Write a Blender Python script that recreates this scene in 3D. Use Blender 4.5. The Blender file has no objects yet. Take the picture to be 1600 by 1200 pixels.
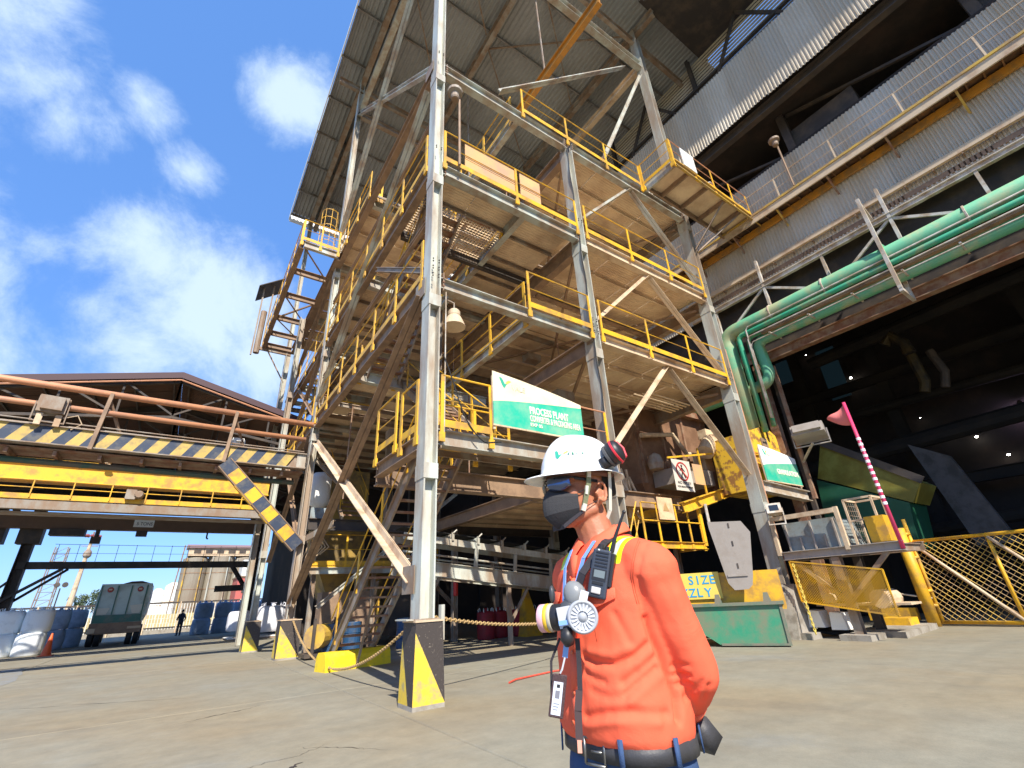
import bpy, bmesh, math, random
from mathutils import Vector, Matrix, noise
random.seed(7)
R = math.radians
SC = bpy.context.scene
COL = SC.collection
# ------------------------------------------------------------------ camera
cam = bpy.data.objects.new('camera', bpy.data.cameras.new('camera'))
COL.objects.link(cam); SC.camera = cam
cam.data.sensor_width = 36; cam.data.lens = 718.194 / 1600 * 36
cam.data.clip_start = 0.05; cam.data.clip_end = 3000
Mw = ((0.82590486, 0.1994739, 0.52734365), (-0.56162906, 0.37325162, 0.73841453), (-0.04953745, -0.90603167, 0.42030067))
cm = Matrix(((Mw[0][0], -Mw[0][1], -Mw[0][2], 0), (Mw[1][0], -Mw[1][1], -Mw[1][2], 0), (Mw[2][0], -Mw[2][1], -Mw[2][2], 1.4), (0, 0, 0, 1)))
cam.matrix_world = cm
# ------------------------------------------------------------------ light
SUN_T = Vector((0.33, 1.0, -1.02)).normalized()          # direction the light travels
sun_el = math.asin(-SUN_T.z); sun_az = math.atan2(-SUN_T.x, -SUN_T.y)
sl = bpy.data.lights.new('sun', 'SUN'); sl.energy = 4.9; sl.angle = R(0.55); sl.color = (1.0, 0.93, 0.82)
sun = bpy.data.objects.new('sun', sl); COL.objects.link(sun)
sun.rotation_euler = SUN_T.to_track_quat('-Z', 'Y').to_euler(); sun.location = (-10, -30, 40)
SC.view_settings.view_transform = 'Standard'; SC.view_settings.look = 'None'
SC.view_settings.exposure = 0.66; SC.view_settings.gamma = 1.0; SC.view_settings.use_curve_mapping = False

try:
    SC.cycles.max_bounces = 14; SC.cycles.diffuse_bounces = 8
except Exception: pass
W = bpy.data.worlds.new('World'); SC.world = W; W.use_nodes = True
def world():
    nt = W.node_tree; N = nt.nodes; L = nt.links; N.clear()
    out = N.new('ShaderNodeOutputWorld'); bg = N.new('ShaderNodeBackground'); bg.inputs[1].default_value = 0.115
    sky = N.new('ShaderNodeTexSky'); sky.sky_type = 'NISHITA'; sky.sun_disc = False
    sky.sun_elevation = sun_el; sky.sun_rotation = sun_az; sky.air_density = 1.0; sky.dust_density = 0.3; sky.ozone_density = 2.5
    tc = N.new('ShaderNodeTexCoord')
    gam = N.new('ShaderNodeMixRGB'); gam.blend_type = 'MULTIPLY'; gam.inputs[0].default_value = 1; gam.inputs[2].default_value = (0.82, 1.02, 1.40, 1)
    L.new(sky.outputs[0], gam.inputs[1])
    fl = N.new('ShaderNodeMixRGB'); fl.inputs[0].default_value = .55; fl.inputs[2].default_value = (1.05, 2.6, 6.2, 1); L.new(gam.outputs[0], fl.inputs[1]); gam = fl
    def vm(op, a, b=None):
        n = N.new('ShaderNodeVectorMath'); n.operation = op; L.new(a, n.inputs[0])
        if b is not None: n.inputs[1].default_value = b
        return n
    def mth(op, a, b, clamp=False):
        n = N.new('ShaderNodeMath'); n.operation = op; n.use_clamp = clamp
        for i, v in enumerate((a, b)):
            if isinstance(v, (int, float)): n.inputs[i].default_value = v
            else: L.new(v, n.inputs[i])
        return n.outputs[0]
    nz = N.new('ShaderNodeTexNoise'); nz.inputs['Scale'].default_value = 5.5; nz.inputs['Detail'].default_value = 12; nz.inputs['Roughness'].default_value = 0.66; nz.inputs['Distortion'].default_value = 0.25
    L.new(tc.outputs['Generated'], nz.inputs['Vector'])
    nz2 = N.new('ShaderNodeTexNoise'); nz2.inputs['Scale'].default_value = 2.3; nz2.inputs['Detail'].default_value = 4
    L.new(tc.outputs['Generated'], nz2.inputs['Vector'])
    def mv(p):
        v = Vector(Mw[0]) * 0
        d = Vector(((p[0] - 800) / 718.2, (p[1] - 600) / 718.2, 1))
        return Vector([sum(Mw[i][j] * d[j] for j in range(3)) for i in range(3)]).normalized()
    tot = None
    # cloud masses: direction in the sky, angular radius, weight
    for (px, rad, w) in (((240, 410), .17, .75), ((330, 500), .21, .85), ((230, 540), .18, .62), ((400, 560), .18, .75), ((150, 480), .14, .5), ((450, 150), .115, 1.0), ((430, 110), .07, .5),
                         ((30, 100), .13, .72), ((100, 185), .11, .62), ((-20, 20), .16, .8), ((225, 160), .075, .55), ((300, 268), .07, .5), ((60, 390), .10, .45), ((150, 640), .2, .5), ((-250, 500), .3, .9), ((-500, 200), .35, .8)):
        d = mv(px)
        n = vm('DISTANCE', tc.outputs['Generated'], tuple(d))
        f = mth('SUBTRACT', 1.0, mth('DIVIDE', n.outputs['Value'], rad))
        f = mth('MULTIPLY', mth('MAXIMUM', f, 0.0), w)
        tot = f if tot is None else mth('MAXIMUM', tot, f)
    # elsewhere in the sky: scattered clouds by noise alone
    far = mth('MULTIPLY', mth('SUBTRACT', nz2.outputs[0], 0.52), 0.9)
    dd = vm('DISTANCE', tc.outputs['Generated'], tuple(mv((240, 330))))
    farm = mth('MULTIPLY', far, mth('MULTIPLY', mth('SUBTRACT', dd.outputs['Value'], 0.7), 2.0, True))
    tot = mth('ADD', tot, mth('MAXIMUM', farm, 0.0))
    a = mth('ADD', mth('MULTIPLY', tot, 1.45), mth('MULTIPLY', mth('SUBTRACT', nz.outputs[0], 0.55), 2.1))
    rp = N.new('ShaderNodeMapRange'); rp.interpolation_type = 'SMOOTHSTEP'
    rp.inputs['From Min'].default_value = 0.10; rp.inputs['From Max'].default_value = 0.95; rp.inputs['To Max'].default_value = 0.74
    L.new(a, rp.inputs[0])
    mx = N.new('ShaderNodeMixRGB'); mx.inputs[2].default_value = (5.2, 6.2, 7.2, 1)
    L.new(rp.outputs[0], mx.inputs[0]); L.new(gam.outputs[0], mx.inputs[1])
    L.new(mx.outputs[0], bg.inputs[0]); L.new(bg.outputs[0], out.inputs[0])
world()

# ------------------------------------------------------------------ helpers
def tagit(o, label=None, cat=None, group=None, kind=None):
    if label: o['label'] = label
    if cat: o['category'] = cat
    if group: o['group'] = group
    if kind: o['kind'] = kind
    return o
def thing(name, label, cat, loc=(0, 0, 0), group=None, rz=0):
    o = bpy.data.objects.new(name, None); COL.objects.link(o); o.location = loc; o.rotation_euler = (0, 0, rz)
    o.empty_display_size = 0.2
    return tagit(o, label, cat, group)
class MB:
    def __init__(s): s.v = []; s.f = []; s.m = []
    def add(s, vs, fs, mi=0):
        b = len(s.v); s.v += [tuple(v) for v in vs]; s.f += [tuple(i + b for i in f) for f in fs]; s.m += [mi] * len(fs); return s
    def box(s, x0, x1, y0, y1, z0, z1, mi=0):
        vs = [(x, y, z) for z in (z0, z1) for y in (y0, y1) for x in (x0, x1)]
        return s.add(vs, [(0, 2, 3, 1), (4, 5, 7, 6), (0, 1, 5, 4), (2, 6, 7, 3), (0, 4, 6, 2), (1, 3, 7, 5)], mi)
    def frame(s, p, q, up=(0, 0, 1)):
        p = Vector(p); q = Vector(q); d = (q - p).normalized(); up = Vector(up)
        if abs(d.dot(up)) > 0.995: up = Vector((1, 0, 0)) if abs(d.x) < .9 else Vector((0, 1, 0))
        a = d.cross(up).normalized(); b = a.cross(d).normalized()
        return p, q, a, b
    def prof(s, p, q, pts, up=(0, 0, 1), mi=0):          # extrude a closed section (a,b coords) from p to q
        p, q, a, b = s.frame(p, q, up); n = len(pts)
        vs = [p + a * u + b * w for u, w in pts] + [q + a * u + b * w for u, w in pts]
        fs = [(i, (i + 1) % n, n + (i + 1) % n, n + i) for i in range(n)]
        fs += [tuple(range(n - 1, -1, -1)), tuple(range(n, 2 * n))]
        return s.add(vs, fs, mi)
    def bar(s, p, q, w, h, up=(0, 0, 1), mi=0):
        return s.prof(p, q, [(-w / 2, -h / 2), (w / 2, -h / 2), (w / 2, h / 2), (-w / 2, h / 2)], up, mi)
    def ibeam(s, p, q, w, h, t=.02, up=(0, 0, 1), mi=0):
        a = w / 2; c = h / 2; k = t / 2
        return s.prof(p, q, [(-a, -c), (a, -c), (a, -c + t), (k, -c + t), (k, c - t), (a, c - t), (a, c), (-a, c), (-a, c - t), (-k, c - t), (-k, -c + t), (-a, -c + t)], up, mi)
    def chan(s, p, q, w, h, t=.015, up=(0, 0, 1), side=1, mi=0):
        a = w * side; c = h / 2
        pts = [(0, -c), (a, -c), (a, -c + t), (t * side, -c + t), (t * side, c - t), (a, c - t), (a, c), (0, c)]
        if side < 0: pts = pts[::-1]
        return s.prof(p, q, pts, up, mi)
    def angle(s, p, q, w=.09, t=.012, up=(0, 0, 1), mi=0):
        return s.prof(p, q, [(0, 0), (w, 0), (w, t), (t, t), (t, w), (0, w)], up, mi)
    def tube(s, pts, r, n=8, mi=0, caps=True):
        pts = [Vector(p) for p in pts]; rr = r if isinstance(r, (list, tuple)) else [r] * len(pts)
        rings = []; prev = None
        for i, p in enumerate(pts):
            d = (pts[min(i + 1, len(pts) - 1)] - pts[max(i - 1, 0)])
            d = d.normalized() if d.length > 1e-9 else Vector((0, 0, 1))
            if prev is None:
                up = Vector((0, 0, 1)) if abs(d.z) < .9 else Vector((1, 0, 0)); a = d.cross(up).normalized()
            else: a = (prev - d * prev.dot(d)).normalized()
            prev = a; b = d.cross(a)
            rings.append([p + (a * math.cos(2 * math.pi * k / n) + b * math.sin(2 * math.pi * k / n)) * rr[i] for k in range(n)])
        vs = [v for r_ in rings for v in r_]; fs = []
        for i in range(len(rings) - 1):
            for k in range(n):
                fs.append((i * n + k, i * n + (k + 1) % n, (i + 1) * n + (k + 1) % n, (i + 1) * n + k))
        if caps: fs += [tuple(range(n - 1, -1, -1)), tuple((len(rings) - 1) * n + k for k in range(n))]
        return s.add(vs, fs, mi)
    def lathe(s, c, prof, n=16, mi=0, ax=(0, 0, 1)):
        c = Vector(c); ax = Vector(ax).normalized(); t = Vector((1, 0, 0)) if abs(ax.x) < .9 else Vector((0, 1, 0))
        a = ax.cross(t).normalized(); b = ax.cross(a)
        vs = [c + ax * z + (a * math.cos(2 * math.pi * k / n) + b * math.sin(2 * math.pi * k / n)) * r for r, z in prof for k in range(n)]
        m = len(prof); fs = [(i * n + k, i * n + (k + 1) % n, (i + 1) * n + (k + 1) % n, (i + 1) * n + k) for i in range(m - 1) for k in range(n)]
        fs += [tuple(range(n - 1, -1, -1)), tuple((m - 1) * n + k for k in range(n))]
        return s.add(vs, fs, mi)
    def poly(s, pts, d, mi=0):                            # planar polygon given in 3D, thickened by vector d
        pts = [Vector(p) for p in pts]; d = Vector(d); n = len(pts)
        vs = pts + [p + d for p in pts]
        return s.add(vs, [tuple(range(n - 1, -1, -1)), tuple(range(n, 2 * n))] + [(i, (i + 1) % n, n + (i + 1) % n, n + i) for i in range(n)], mi)
    def mesh(s, name, mats, smooth=False, fixn=True):
        me = bpy.data.meshes.new(name); me.from_pydata(s.v, [], s.f)
        for m in (mats if isinstance(mats, (list, tuple)) else [mats]): me.materials.append(m)
        if any(s.m): me.polygons.foreach_set('material_index', s.m)
        if fixn:
            bm = bmesh.new(); bm.from_mesh(me); bmesh.ops.recalc_face_normals(bm, faces=bm.faces); bm.to_mesh(me); bm.free()
        if smooth: me.shade_smooth()
        me.update(); return me
def link(o, parent):
    COL.objects.link(o)
    if parent is not None:
        o.parent = parent
        if parent.parent is None and parent.type == 'EMPTY' and not parent.get('_loc'):
            pass
    return o
def part(t, name, mb, mats, smooth=False, label=None, kind=None, local=False):
    """mesh given in world coordinates (or in the thing's own frame when local)"""
    me = mb if isinstance(mb, bpy.types.Mesh) else mb.mesh(name, mats, smooth)
    o = bpy.data.objects.new(name, me); COL.objects.link(o)
    if t is not None:
        o.parent = t
        if not local and t.parent is None: o.location = -Vector(t.location)
    if label: o['label'] = label
    if kind: o['kind'] = kind
    return o
def inst(t, name, me, loc, rz=0, scale=None, rot=None):   # piece sharing mesh data, placed in world coordinates
    o = bpy.data.objects.new(name, me); COL.objects.link(o); o.parent = t
    off = Vector(t.location) if t.parent is None else Vector((0, 0, 0))
    if t.parent is not None:
        off = Vector(t.location) + Vector(t.parent.location)
    o.location = Vector(loc) - off
    o.rotation_euler = rot if rot else (0, 0, rz)
    if scale: o.scale = scale
    return o
def solo(name, mb, mats, label, cat, group=None, kind=None, smooth=False):
    me = mb if isinstance(mb, bpy.types.Mesh) else mb.mesh(name, mats, smooth)
    o = bpy.data.objects.new(name, me); COL.objects.link(o)
    return tagit(o, label, cat, group, kind)
def copy_tree(o, parent=None):
    c = o.copy(); COL.objects.link(c)
    if parent is not None: c.parent = parent
    for ch in list(o.children): copy_tree(ch, c)
    return c

# ------------------------------------------------------------------ materials
def mat(name, col, rough=.55, metal=0., dirt=None, amt=.35, sc=1.5, bump=.15, fine=30, streak=1., emit=None, var=.12, spec=.4, coord='pos', soft=.12):
    m = bpy.data.materials.new(name); m.use_nodes = True; nt = m.node_tree; N = nt.nodes; L = nt.links
    b = N['Principled BSDF']; b.inputs['Roughness'].default_value = rough; b.inputs['Metallic'].default_value = metal
    b.inputs['Specular IOR Level'].default_value = spec
    if emit:
        b.inputs['Emission Color'].default_value = (*col, 1); b.inputs['Emission Strength'].default_value = emit
    if coord == 'pos': g = N.new('ShaderNodeNewGeometry'); vec = g.outputs['Position']
    else: g = N.new('ShaderNodeTexCoord'); vec = g.outputs['Object']
    mp = N.new('ShaderNodeMapping'); mp.inputs['Scale'].default_value = (1, 1, 1 / streak); L.new(vec, mp.inputs['Vector'])
    n1 = N.new('ShaderNodeTexNoise'); n1.inputs['Scale'].default_value = sc; n1.inputs['Detail'].default_value = 7; n1.inputs['Roughness'].default_value = .65
    L.new(mp.outputs[0], n1.inputs['Vector'])
    n2 = N.new('ShaderNodeTexNoise'); n2.inputs['Scale'].default_value = fine; n2.inputs['Detail'].default_value = 3
    L.new(vec, n2.inputs['Vector'])
    cur = None
    # value variation by fine noise and per object
    oi = N.new('ShaderNodeObjectInfo')
    ad = N.new('ShaderNodeMath'); ad.operation = 'ADD'; L.new(n2.outputs[0], ad.inputs[0]); L.new(oi.outputs['Random'], ad.inputs[1])
    mr = N.new('ShaderNodeMapRange'); mr.inputs['From Min'].default_value = .3; mr.inputs['From Max'].default_value = 1.7
    mr.inputs['To Min'].default_value = 1 - var; mr.inputs['To Max'].default_value = 1 + var; L.new(ad.outputs[0], mr.inputs[0])
    mu = N.new('ShaderNodeMixRGB'); mu.blend_type = 'MULTIPLY'; mu.inputs[0].default_value = 1; mu.inputs[1].default_value = (*col, 1); L.new(mr.outputs[0], mu.inputs[2])
    cur = mu.outputs[0]
    if dirt:
        r = N.new('ShaderNodeMapRange'); r.interpolation_type = 'SMOOTHSTEP'
        th = .72 - .44 * amt
        r.inputs['From Min'].default_value = th - soft; r.inputs['From Max'].default_value = th + soft; L.new(n1.outputs[0], r.inputs[0])
        mx = N.new('ShaderNodeMixRGB'); mx.inputs[2].default_value = (*dirt, 1); L.new(r.outputs[0], mx.inputs[0]); L.new(cur, mx.inputs[1]); cur = mx.outputs[0]
    L.new(cur, b.inputs['Base Color'])
    if bump:
        bp = N.new('ShaderNodeBump'); bp.inputs['Strength'].default_value = bump; bp.inputs['Distance'].default_value = .01
        L.new(n2.outputs[0], bp.inputs['Height']); L.new(bp.outputs[0], b.inputs['Normal'])
    return m
DUST = (.36, .27, .18); RUST = (.20, .095, .045)
M = dict(
 steel=mat('pale_grey_green_paint', (.49, .52, .46), .45, dirt=(.33, .245, .17), amt=.52, sc=1.6, streak=4, soft=.16),
 steel2=mat('dusty_grey_steel', (.31, .27, .22), .6, dirt=(.25, .165, .105), amt=.55, sc=2.0, streak=1.5),
 brown=mat('brown_dusty_steel', (.22, .145, .095), .65, dirt=(.32, .21, .13), amt=.5, sc=2.5),
 rustst=mat('rusty_steel', (.22, .10, .055), .75, dirt=(.30, .20, .13), amt=.5, sc=3),
 tan=mat('tan_dusty_deck', (.80, .64, .43), .8, dirt=(.56, .40, .26), amt=.44, sc=1.1, bump=.3, fine=60, soft=.2),
 beige=mat('beige_dust_beam', (.62, .48, .32), .7, dirt=(.42, .28, .17), amt=.35, sc=1.5),
 yel=mat('yellow_paint', (.78, .43, .025), .5, dirt=(.44, .25, .06), amt=.40, sc=2.6),
 yeld=mat('dusty_yellow_paint', (.62, .40, .06), .6, dirt=(.34, .22, .10), amt=.5, sc=1.8),
 black=mat('black_paint', (.03, .03, .03), .55, dirt=(.16, .13, .10), amt=.3, sc=6),
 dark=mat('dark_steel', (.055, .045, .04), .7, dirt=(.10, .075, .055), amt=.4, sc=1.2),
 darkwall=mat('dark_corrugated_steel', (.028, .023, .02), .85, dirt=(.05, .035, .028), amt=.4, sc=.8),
 roof=mat('roof_sheet_underside', (.36, .37, .37), .6, dirt=(.24, .24, .22), amt=.30, sc=.25, soft=.3, var=.18, fine=6),
 purlin=mat('purlin_paint', (.26, .25, .24), .6, dirt=(.2, .15, .11), amt=.4, sc=2),
 corr=mat('galvanised_wall_sheet', (.55, .50, .41), .5, metal=.0, var=.2, dirt=(.52, .41, .27), amt=.5, sc=.5, streak=4, soft=.2),
 corr2=mat('dust_stained_wall_sheet', (.60, .54, .43), .5, metal=.0, var=.2, dirt=(.52, .42, .29), amt=.6, sc=.45, streak=4, soft=.2),
 truss=mat('dusty_white_truss', (.55, .52, .46), .6, dirt=(.38, .29, .2), amt=.5, sc=2.5),
 green=mat('green_pipe_paint', (.12, .40, .23), .62, dirt=(.36, .40, .22), amt=.42, sc=.9),
 green2=mat('bright_green_pipe', (.035, .33, .18), .55, dirt=(.20, .30, .16), amt=.42, sc=2),
 conc=mat('old_concrete', (.34, .31, .26), .85, dirt=(.22, .19, .15), amt=.4, sc=3, bump=.4),
 orange=mat('orange_beam_paint', (.55, .24, .03), .5, dirt=(.30, .17, .06), amt=.4, sc=2),
 opipe=mat('salmon_rail_paint', (.58, .27, .14), .5, dirt=(.44, .22, .13), amt=.4, sc=2),
 stripey=mat('stripe_yellow_faded', (.52, .36, .09), .6, dirt=(.34, .25, .10), amt=.4, sc=4),
 stripeb=mat('stripe_blue_black', (.035, .05, .085), .6, dirt=(.10, .10, .10), amt=.35, sc=4),
 white=mat('white_paint', (.80, .80, .76), .4, dirt=(.6, .56, .48), amt=.25, sc=2),
 plate=mat('orange_dust_plate', (.66, .40, .17), .7, dirt=(.50, .30, .18), amt=.45, sc=1.2),
 chute=mat('grey_chute_plate', (.34, .30, .26), .6, dirt=(.28, .24, .2), amt=.3, sc=3),
 red=mat('red_paint', (.62, .04, .03), .4),
 rubber=mat('black_rubber', (.02, .02, .02), .7),
 glass=mat('dark_glass', (.02, .025, .03), .08, bump=0, spec=.8),
)
# ------------------------------------------------------------------ ground
def ground():
    m = mat('worn_yard_concrete', (.262, .25, .195), .85, dirt=(.25, .215, .15), amt=.42, sc=.35, bump=.25, fine=45, var=.10, soft=.25)
    nt = m.node_tree; N = nt.nodes; L = nt.links; b = N['Principled BSDF']
    src = b.inputs['Base Color'].links[0].from_socket
    g = N.new('ShaderNodeNewGeometry')
    mp = N.new('ShaderNodeMapping'); mp.inputs['Rotation'].default_value = (0, 0, R(35)); mp.inputs['Scale'].default_value = (.25, 2.2, 1); L.new(g.outputs['Position'], mp.inputs[0])
    n = N.new('ShaderNodeTexNoise'); n.inputs['Scale'].default_value = .5; n.inputs['Detail'].default_value = 9; n.inputs['Distortion'].default_value = .6; L.new(mp.outputs[0], n.inputs[0])
    r = N.new('ShaderNodeMapRange'); r.interpolation_type = 'SMOOTHSTEP'; r.inputs['From Min'].default_value = .5; r.inputs['From Max'].default_value = .78; r.inputs['To Max'].default_value = .38; L.new(n.outputs[0], r.inputs[0])
    mx = N.new('ShaderNodeMixRGB'); mx.inputs[2].default_value = (.155, .148, .118, 1); L.new(r.outputs[0], mx.inputs[0]); L.new(src, mx.inputs[1])
    # light scuffs and grey cement patches
    n3 = N.new('ShaderNodeTexNoise'); n3.inputs['Scale'].default_value = .22; n3.inputs['Detail'].default_value = 10; n3.inputs['Roughness'].default_value = .7; L.new(g.outputs['Position'], n3.inputs[0])
    r3 = N.new('ShaderNodeMapRange'); r3.interpolation_type = 'SMOOTHSTEP'; r3.inputs['From Min'].default_value = .54; r3.inputs['From Max'].default_value = .66; r3.inputs['To Max'].default_value = .6; L.new(n3.outputs[0], r3.inputs[0])
    m3 = N.new('ShaderNodeMixRGB'); m3.inputs[2].default_value = (.25, .255, .23, 1); L.new(r3.outputs[0], m3.inputs[0]); L.new(mx.outputs[0], m3.inputs[1])
    n4 = N.new('ShaderNodeTexNoise'); n4.inputs['Scale'].default_value = 2.3; n4.inputs['Detail'].default_value = 12; n4.inputs['Roughness'].default_value = .8; L.new(g.outputs['Position'], n4.inputs[0])
    r4 = N.new('ShaderNodeMapRange'); r4.inputs['From Min'].default_value = .3; r4.inputs['From Max'].default_value = .7; r4.inputs['To Min'].default_value = .80; r4.inputs['To Max'].default_value = 1.16; L.new(n4.outputs[0], r4.inputs[0])
    m4 = N.new('ShaderNodeMixRGB'); m4.blend_type = 'MULTIPLY'; m4.inputs[0].default_value = 1; L.new(m3.outputs[0], m4.inputs[1]); L.new(r4.outputs[0], m4.inputs[2])
    n5 = N.new('ShaderNodeTexNoise'); n5.inputs['Scale'].default_value = .16; n5.inputs['Detail'].default_value = 4; L.new(g.outputs['Position'], n5.inputs[0])
    r5 = N.new('ShaderNodeMapRange'); r5.interpolation_type = 'SMOOTHSTEP'; r5.inputs['From Min'].default_value = .42; r5.inputs['From Max'].default_value = .62; L.new(n5.outputs[0], r5.inputs[0])
    m5 = N.new('ShaderNodeMixRGB'); m5.blend_type = 'MULTIPLY'; m5.inputs[2].default_value = (1.07, .98, .86, 1); L.new(r5.outputs[0], m5.inputs[0]); L.new(m4.outputs[0], m5.inputs[1])
    # small oil spots and curved tyre marks
    n6 = N.new('ShaderNodeTexNoise'); n6.inputs['Scale'].default_value = 1.1; n6.inputs['Detail'].default_value = 6; n6.inputs['Roughness'].default_value = .75; L.new(g.outputs['Position'], n6.inputs[0])
    r6 = N.new('ShaderNodeMapRange'); r6.interpolation_type = 'SMOOTHSTEP'; r6.inputs['From Min'].default_value = .64; r6.inputs['From Max'].default_value = .74; r6.inputs['To Max'].default_value = .28; L.new(n6.outputs[0], r6.inputs[0])
    m6 = N.new('ShaderNodeMixRGB'); m6.inputs[2].default_value = (.10, .09, .075, 1); L.new(r6.outputs[0], m6.inputs[0]); L.new(m5.outputs[0], m6.inputs[1])
    dv = N.new('ShaderNodeVectorMath'); dv.operation = 'DISTANCE'; dv.inputs[1].default_value = (-9.0, -2.0, 0); L.new(g.outputs['Position'], dv.inputs[0])
    wv = N.new('ShaderNodeMath'); wv.operation = 'MULTIPLY'; wv.inputs[1].default_value = 3.1; L.new(dv.outputs['Value'], wv.inputs[0]); sn = N.new('ShaderNodeMath'); sn.operation = 'SINE'; L.new(wv.outputs[0], sn.inputs[0])
    n7 = N.new('ShaderNodeTexNoise'); n7.inputs['Scale'].default_value = .35; n7.inputs['Detail'].default_value = 3; L.new(g.outputs['Position'], n7.inputs[0])
    a7 = N.new('ShaderNodeMath'); a7.operation = 'MULTIPLY'; L.new(sn.outputs[0], a7.inputs[0]); L.new(n7.outputs[0], a7.inputs[1])
    r7 = N.new('ShaderNodeMapRange'); r7.interpolation_type = 'SMOOTHSTEP'; r7.inputs['From Min'].default_value = .36; r7.inputs['From Max'].default_value = .62; r7.inputs['To Max'].default_value = .18; L.new(a7.outputs[0], r7.inputs[0])
    m7 = N.new('ShaderNodeMixRGB'); m7.inputs[2].default_value = (.13, .12, .10, 1); L.new(r7.outputs[0], m7.inputs[0]); L.new(m6.outputs[0], m7.inputs[1])
    L.new(m7.outputs[0], b.inputs['Base Color'])
    M['yard'] = m
    dirtm = mat('distant_ground', (.22, .22, .17), .95, dirt=(.12, .15, .07), amt=.5, sc=.05, bump=0)
    mb = MB(); mb.box(-1500, 1500, -1500, 1500, -.6, -.16); solo('ground', mb, dirtm, None, None, kind='structure')
    # yard slabs with real recessed joints; joint lines as measured
    xs = [-41, -33.5, -26, -18.5, -11, -3.4, 3.0, 10.6, 18.2, 26, 34, 42, 50]
    ys = [-31, -23, -15.2, -7.4, .4, 10.2, 18.6, 26.5, 34.5, 43, 52, 62, 75]
    gnd = thing('concrete_yard', None, None, (0, 0, 0)); gnd['kind'] = 'structure'
    for i in range(len(xs) - 1):
        for j in range(len(ys) - 1):
            x0, x1, y0, y1 = xs[i] + .009, xs[i + 1] - .009, ys[j] + .009, ys[j + 1] - .009
            mb = MB(); bv = .012
            vs = [(x0, y0, -.15), (x1, y0, -.15), (x1, y1, -.15), (x0, y1, -.15), (x0, y0, -bv), (x1, y0, -bv), (x1, y1, -bv), (x0, y1, -bv),
                  (x0 + bv, y0 + bv, 0), (x1 - bv, y0 + bv, 0), (x1 - bv, y1 - bv, 0), (x0 + bv, y1 - bv, 0)]
            mb.add(vs, [(0, 3, 2, 1), (0, 1, 5, 4), (1, 2, 6, 5), (2, 3, 7, 6), (3, 0, 4, 7), (4, 5, 9, 8), (5, 6, 10, 9), (6, 7, 11, 10), (7, 4, 8, 11), (8, 9, 10, 11)])
            part(gnd, 'slab', mb, m)
    mb = MB(); mb.box(-41, 50, -31, 75, -.155, -.10); part(gnd, 'joint_bed', mb, M['dark'])
    # cracks: thin dark irregular fissures lying in the surface
    def crack(p, q, w, seed, n=26, amp=.12):
        rnd = random.Random(seed); mb = MB(); p = Vector((*p, .004)); q = Vector((*q, .004)); d = (q - p).normalized(); s = Vector((-d.y, d.x, 0)); off = 0; pts = []
        for k in range(n + 1):
            off += rnd.uniform(-amp, amp) * .35; off *= .93
            pts.append((p.lerp(q, k / n) + s * off, w * rnd.uniform(.25, 1) * math.sin(math.pi * (k + .4) / (n + .8))))
        for k in range(n):
            a, wa = pts[k]; b_, wb = pts[k + 1]
            mb.add([a - s * wa, b_ - s * wb, b_ + s * wb, a + s * wa], [(0, 1, 2, 3)])
        part(gnd, 'crack', mb, M['dark'])
    for c in (((.62, 6.1), (1.9, 6.5), .006, 1), ((.95, 5.6), (1.5, 5.95), .045, 2), ((.78, 5.35), (.9, 5.45), .03, 21), ((1.25, 5.55), (1.35, 5.7), .03, 22), ((1.55, 6.7), (2.2, 5.7), .007, 3), 
              ((3.9, 9.5), (9.2, 9.0), .010, 5), ((-2.5, 14), (1.2, 11.6), .012, 7), ((.4, 9.3), (1.7, 9.9), .014, 9), ):
        crack(*c)
    # thin cement patches and stains on the slabs
    for sd, (cx, cy, rx, ry, mm) in enumerate(((-3.9, 19, .9, 6, (.26, .27, .265)),)):
        rnd = random.Random(sd); mb = MB(); n = 40; ring = []
        for k in range(n):
            a = 2 * math.pi * k / n; rr = 1 + .22 * noise.noise(Vector((math.cos(a) * 2, math.sin(a) * 2, sd * 7))) + .12 * noise.noise(Vector((math.cos(a) * 6, math.sin(a) * 6, sd)))
            ring.append((cx + rx * rr * math.cos(a), cy + ry * rr * math.sin(a), .004))
        mb.add(ring, [tuple(range(n))]); part(gnd, 'patch', mb, mat('cement_patch_%d' % sd, mm, .85, dirt=(.25, .23, .18), amt=.5, sc=1.2, bump=.3, fine=50))
ground()

# ------------------------------------------------------------------ steel tower
TX, TX2, TX3 = 3.46, 8.29, 14.73
YF, YB, YC, YD = 7.68, 17.9, 22.9, 31.2
T = thing('steel_tower', 'tall open steel process tower with tan decks, yellow railings and a high corrugated canopy', 'tower', (8.5, 12, 0))
def column(x, y, z0, z1, bx=.26, by=.36, m='steel'):
    mb = MB(); mb.ibeam((x, y, z0), (x, y, z1), by, bx, .028, up=(1, 0, 0)); 
    for z in (4.3, 8.0, 11.6, 15.6):
        if z0 < z < z1: mb.box(x - bx / 2 - .012, x + bx / 2 + .012, y - by / 2 - .012, y + by / 2 + .012, z - .9, z - .62)
    c = part(T, 'column', mb, M[m])
    # bolt rows at the splice plates
    bb = MB()
    for z in (8.25, 8.05, 7.85, 11.9, 15.9):
        if z0 < z < z1:
            for dx in (-.07, .07): bb.box(x + dx - .012, x + dx + .012, y - by / 2 - .03, y - by / 2 - .002, z - .012, z + .012); bb.box(x + dx - .012, x + dx + .012, y - by / 2 - .03, y - by / 2 - .002, z + .07 - .012, z + .07 + .012)
    if bb.v: part(c, 'bolts', bb, M['dark'])
    bp = MB(); bp.box(x - .22, x + .22, y - .24, y + .24, z0, z0 + .03); part(c, 'base_plate', bp, M['steel2'])
    return c
column(TX, YF, 1.13, 29.0); column(TX2, YF, .3, 15.2); column(TX3, YF, .5, 28.8, .3, .4)
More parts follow.
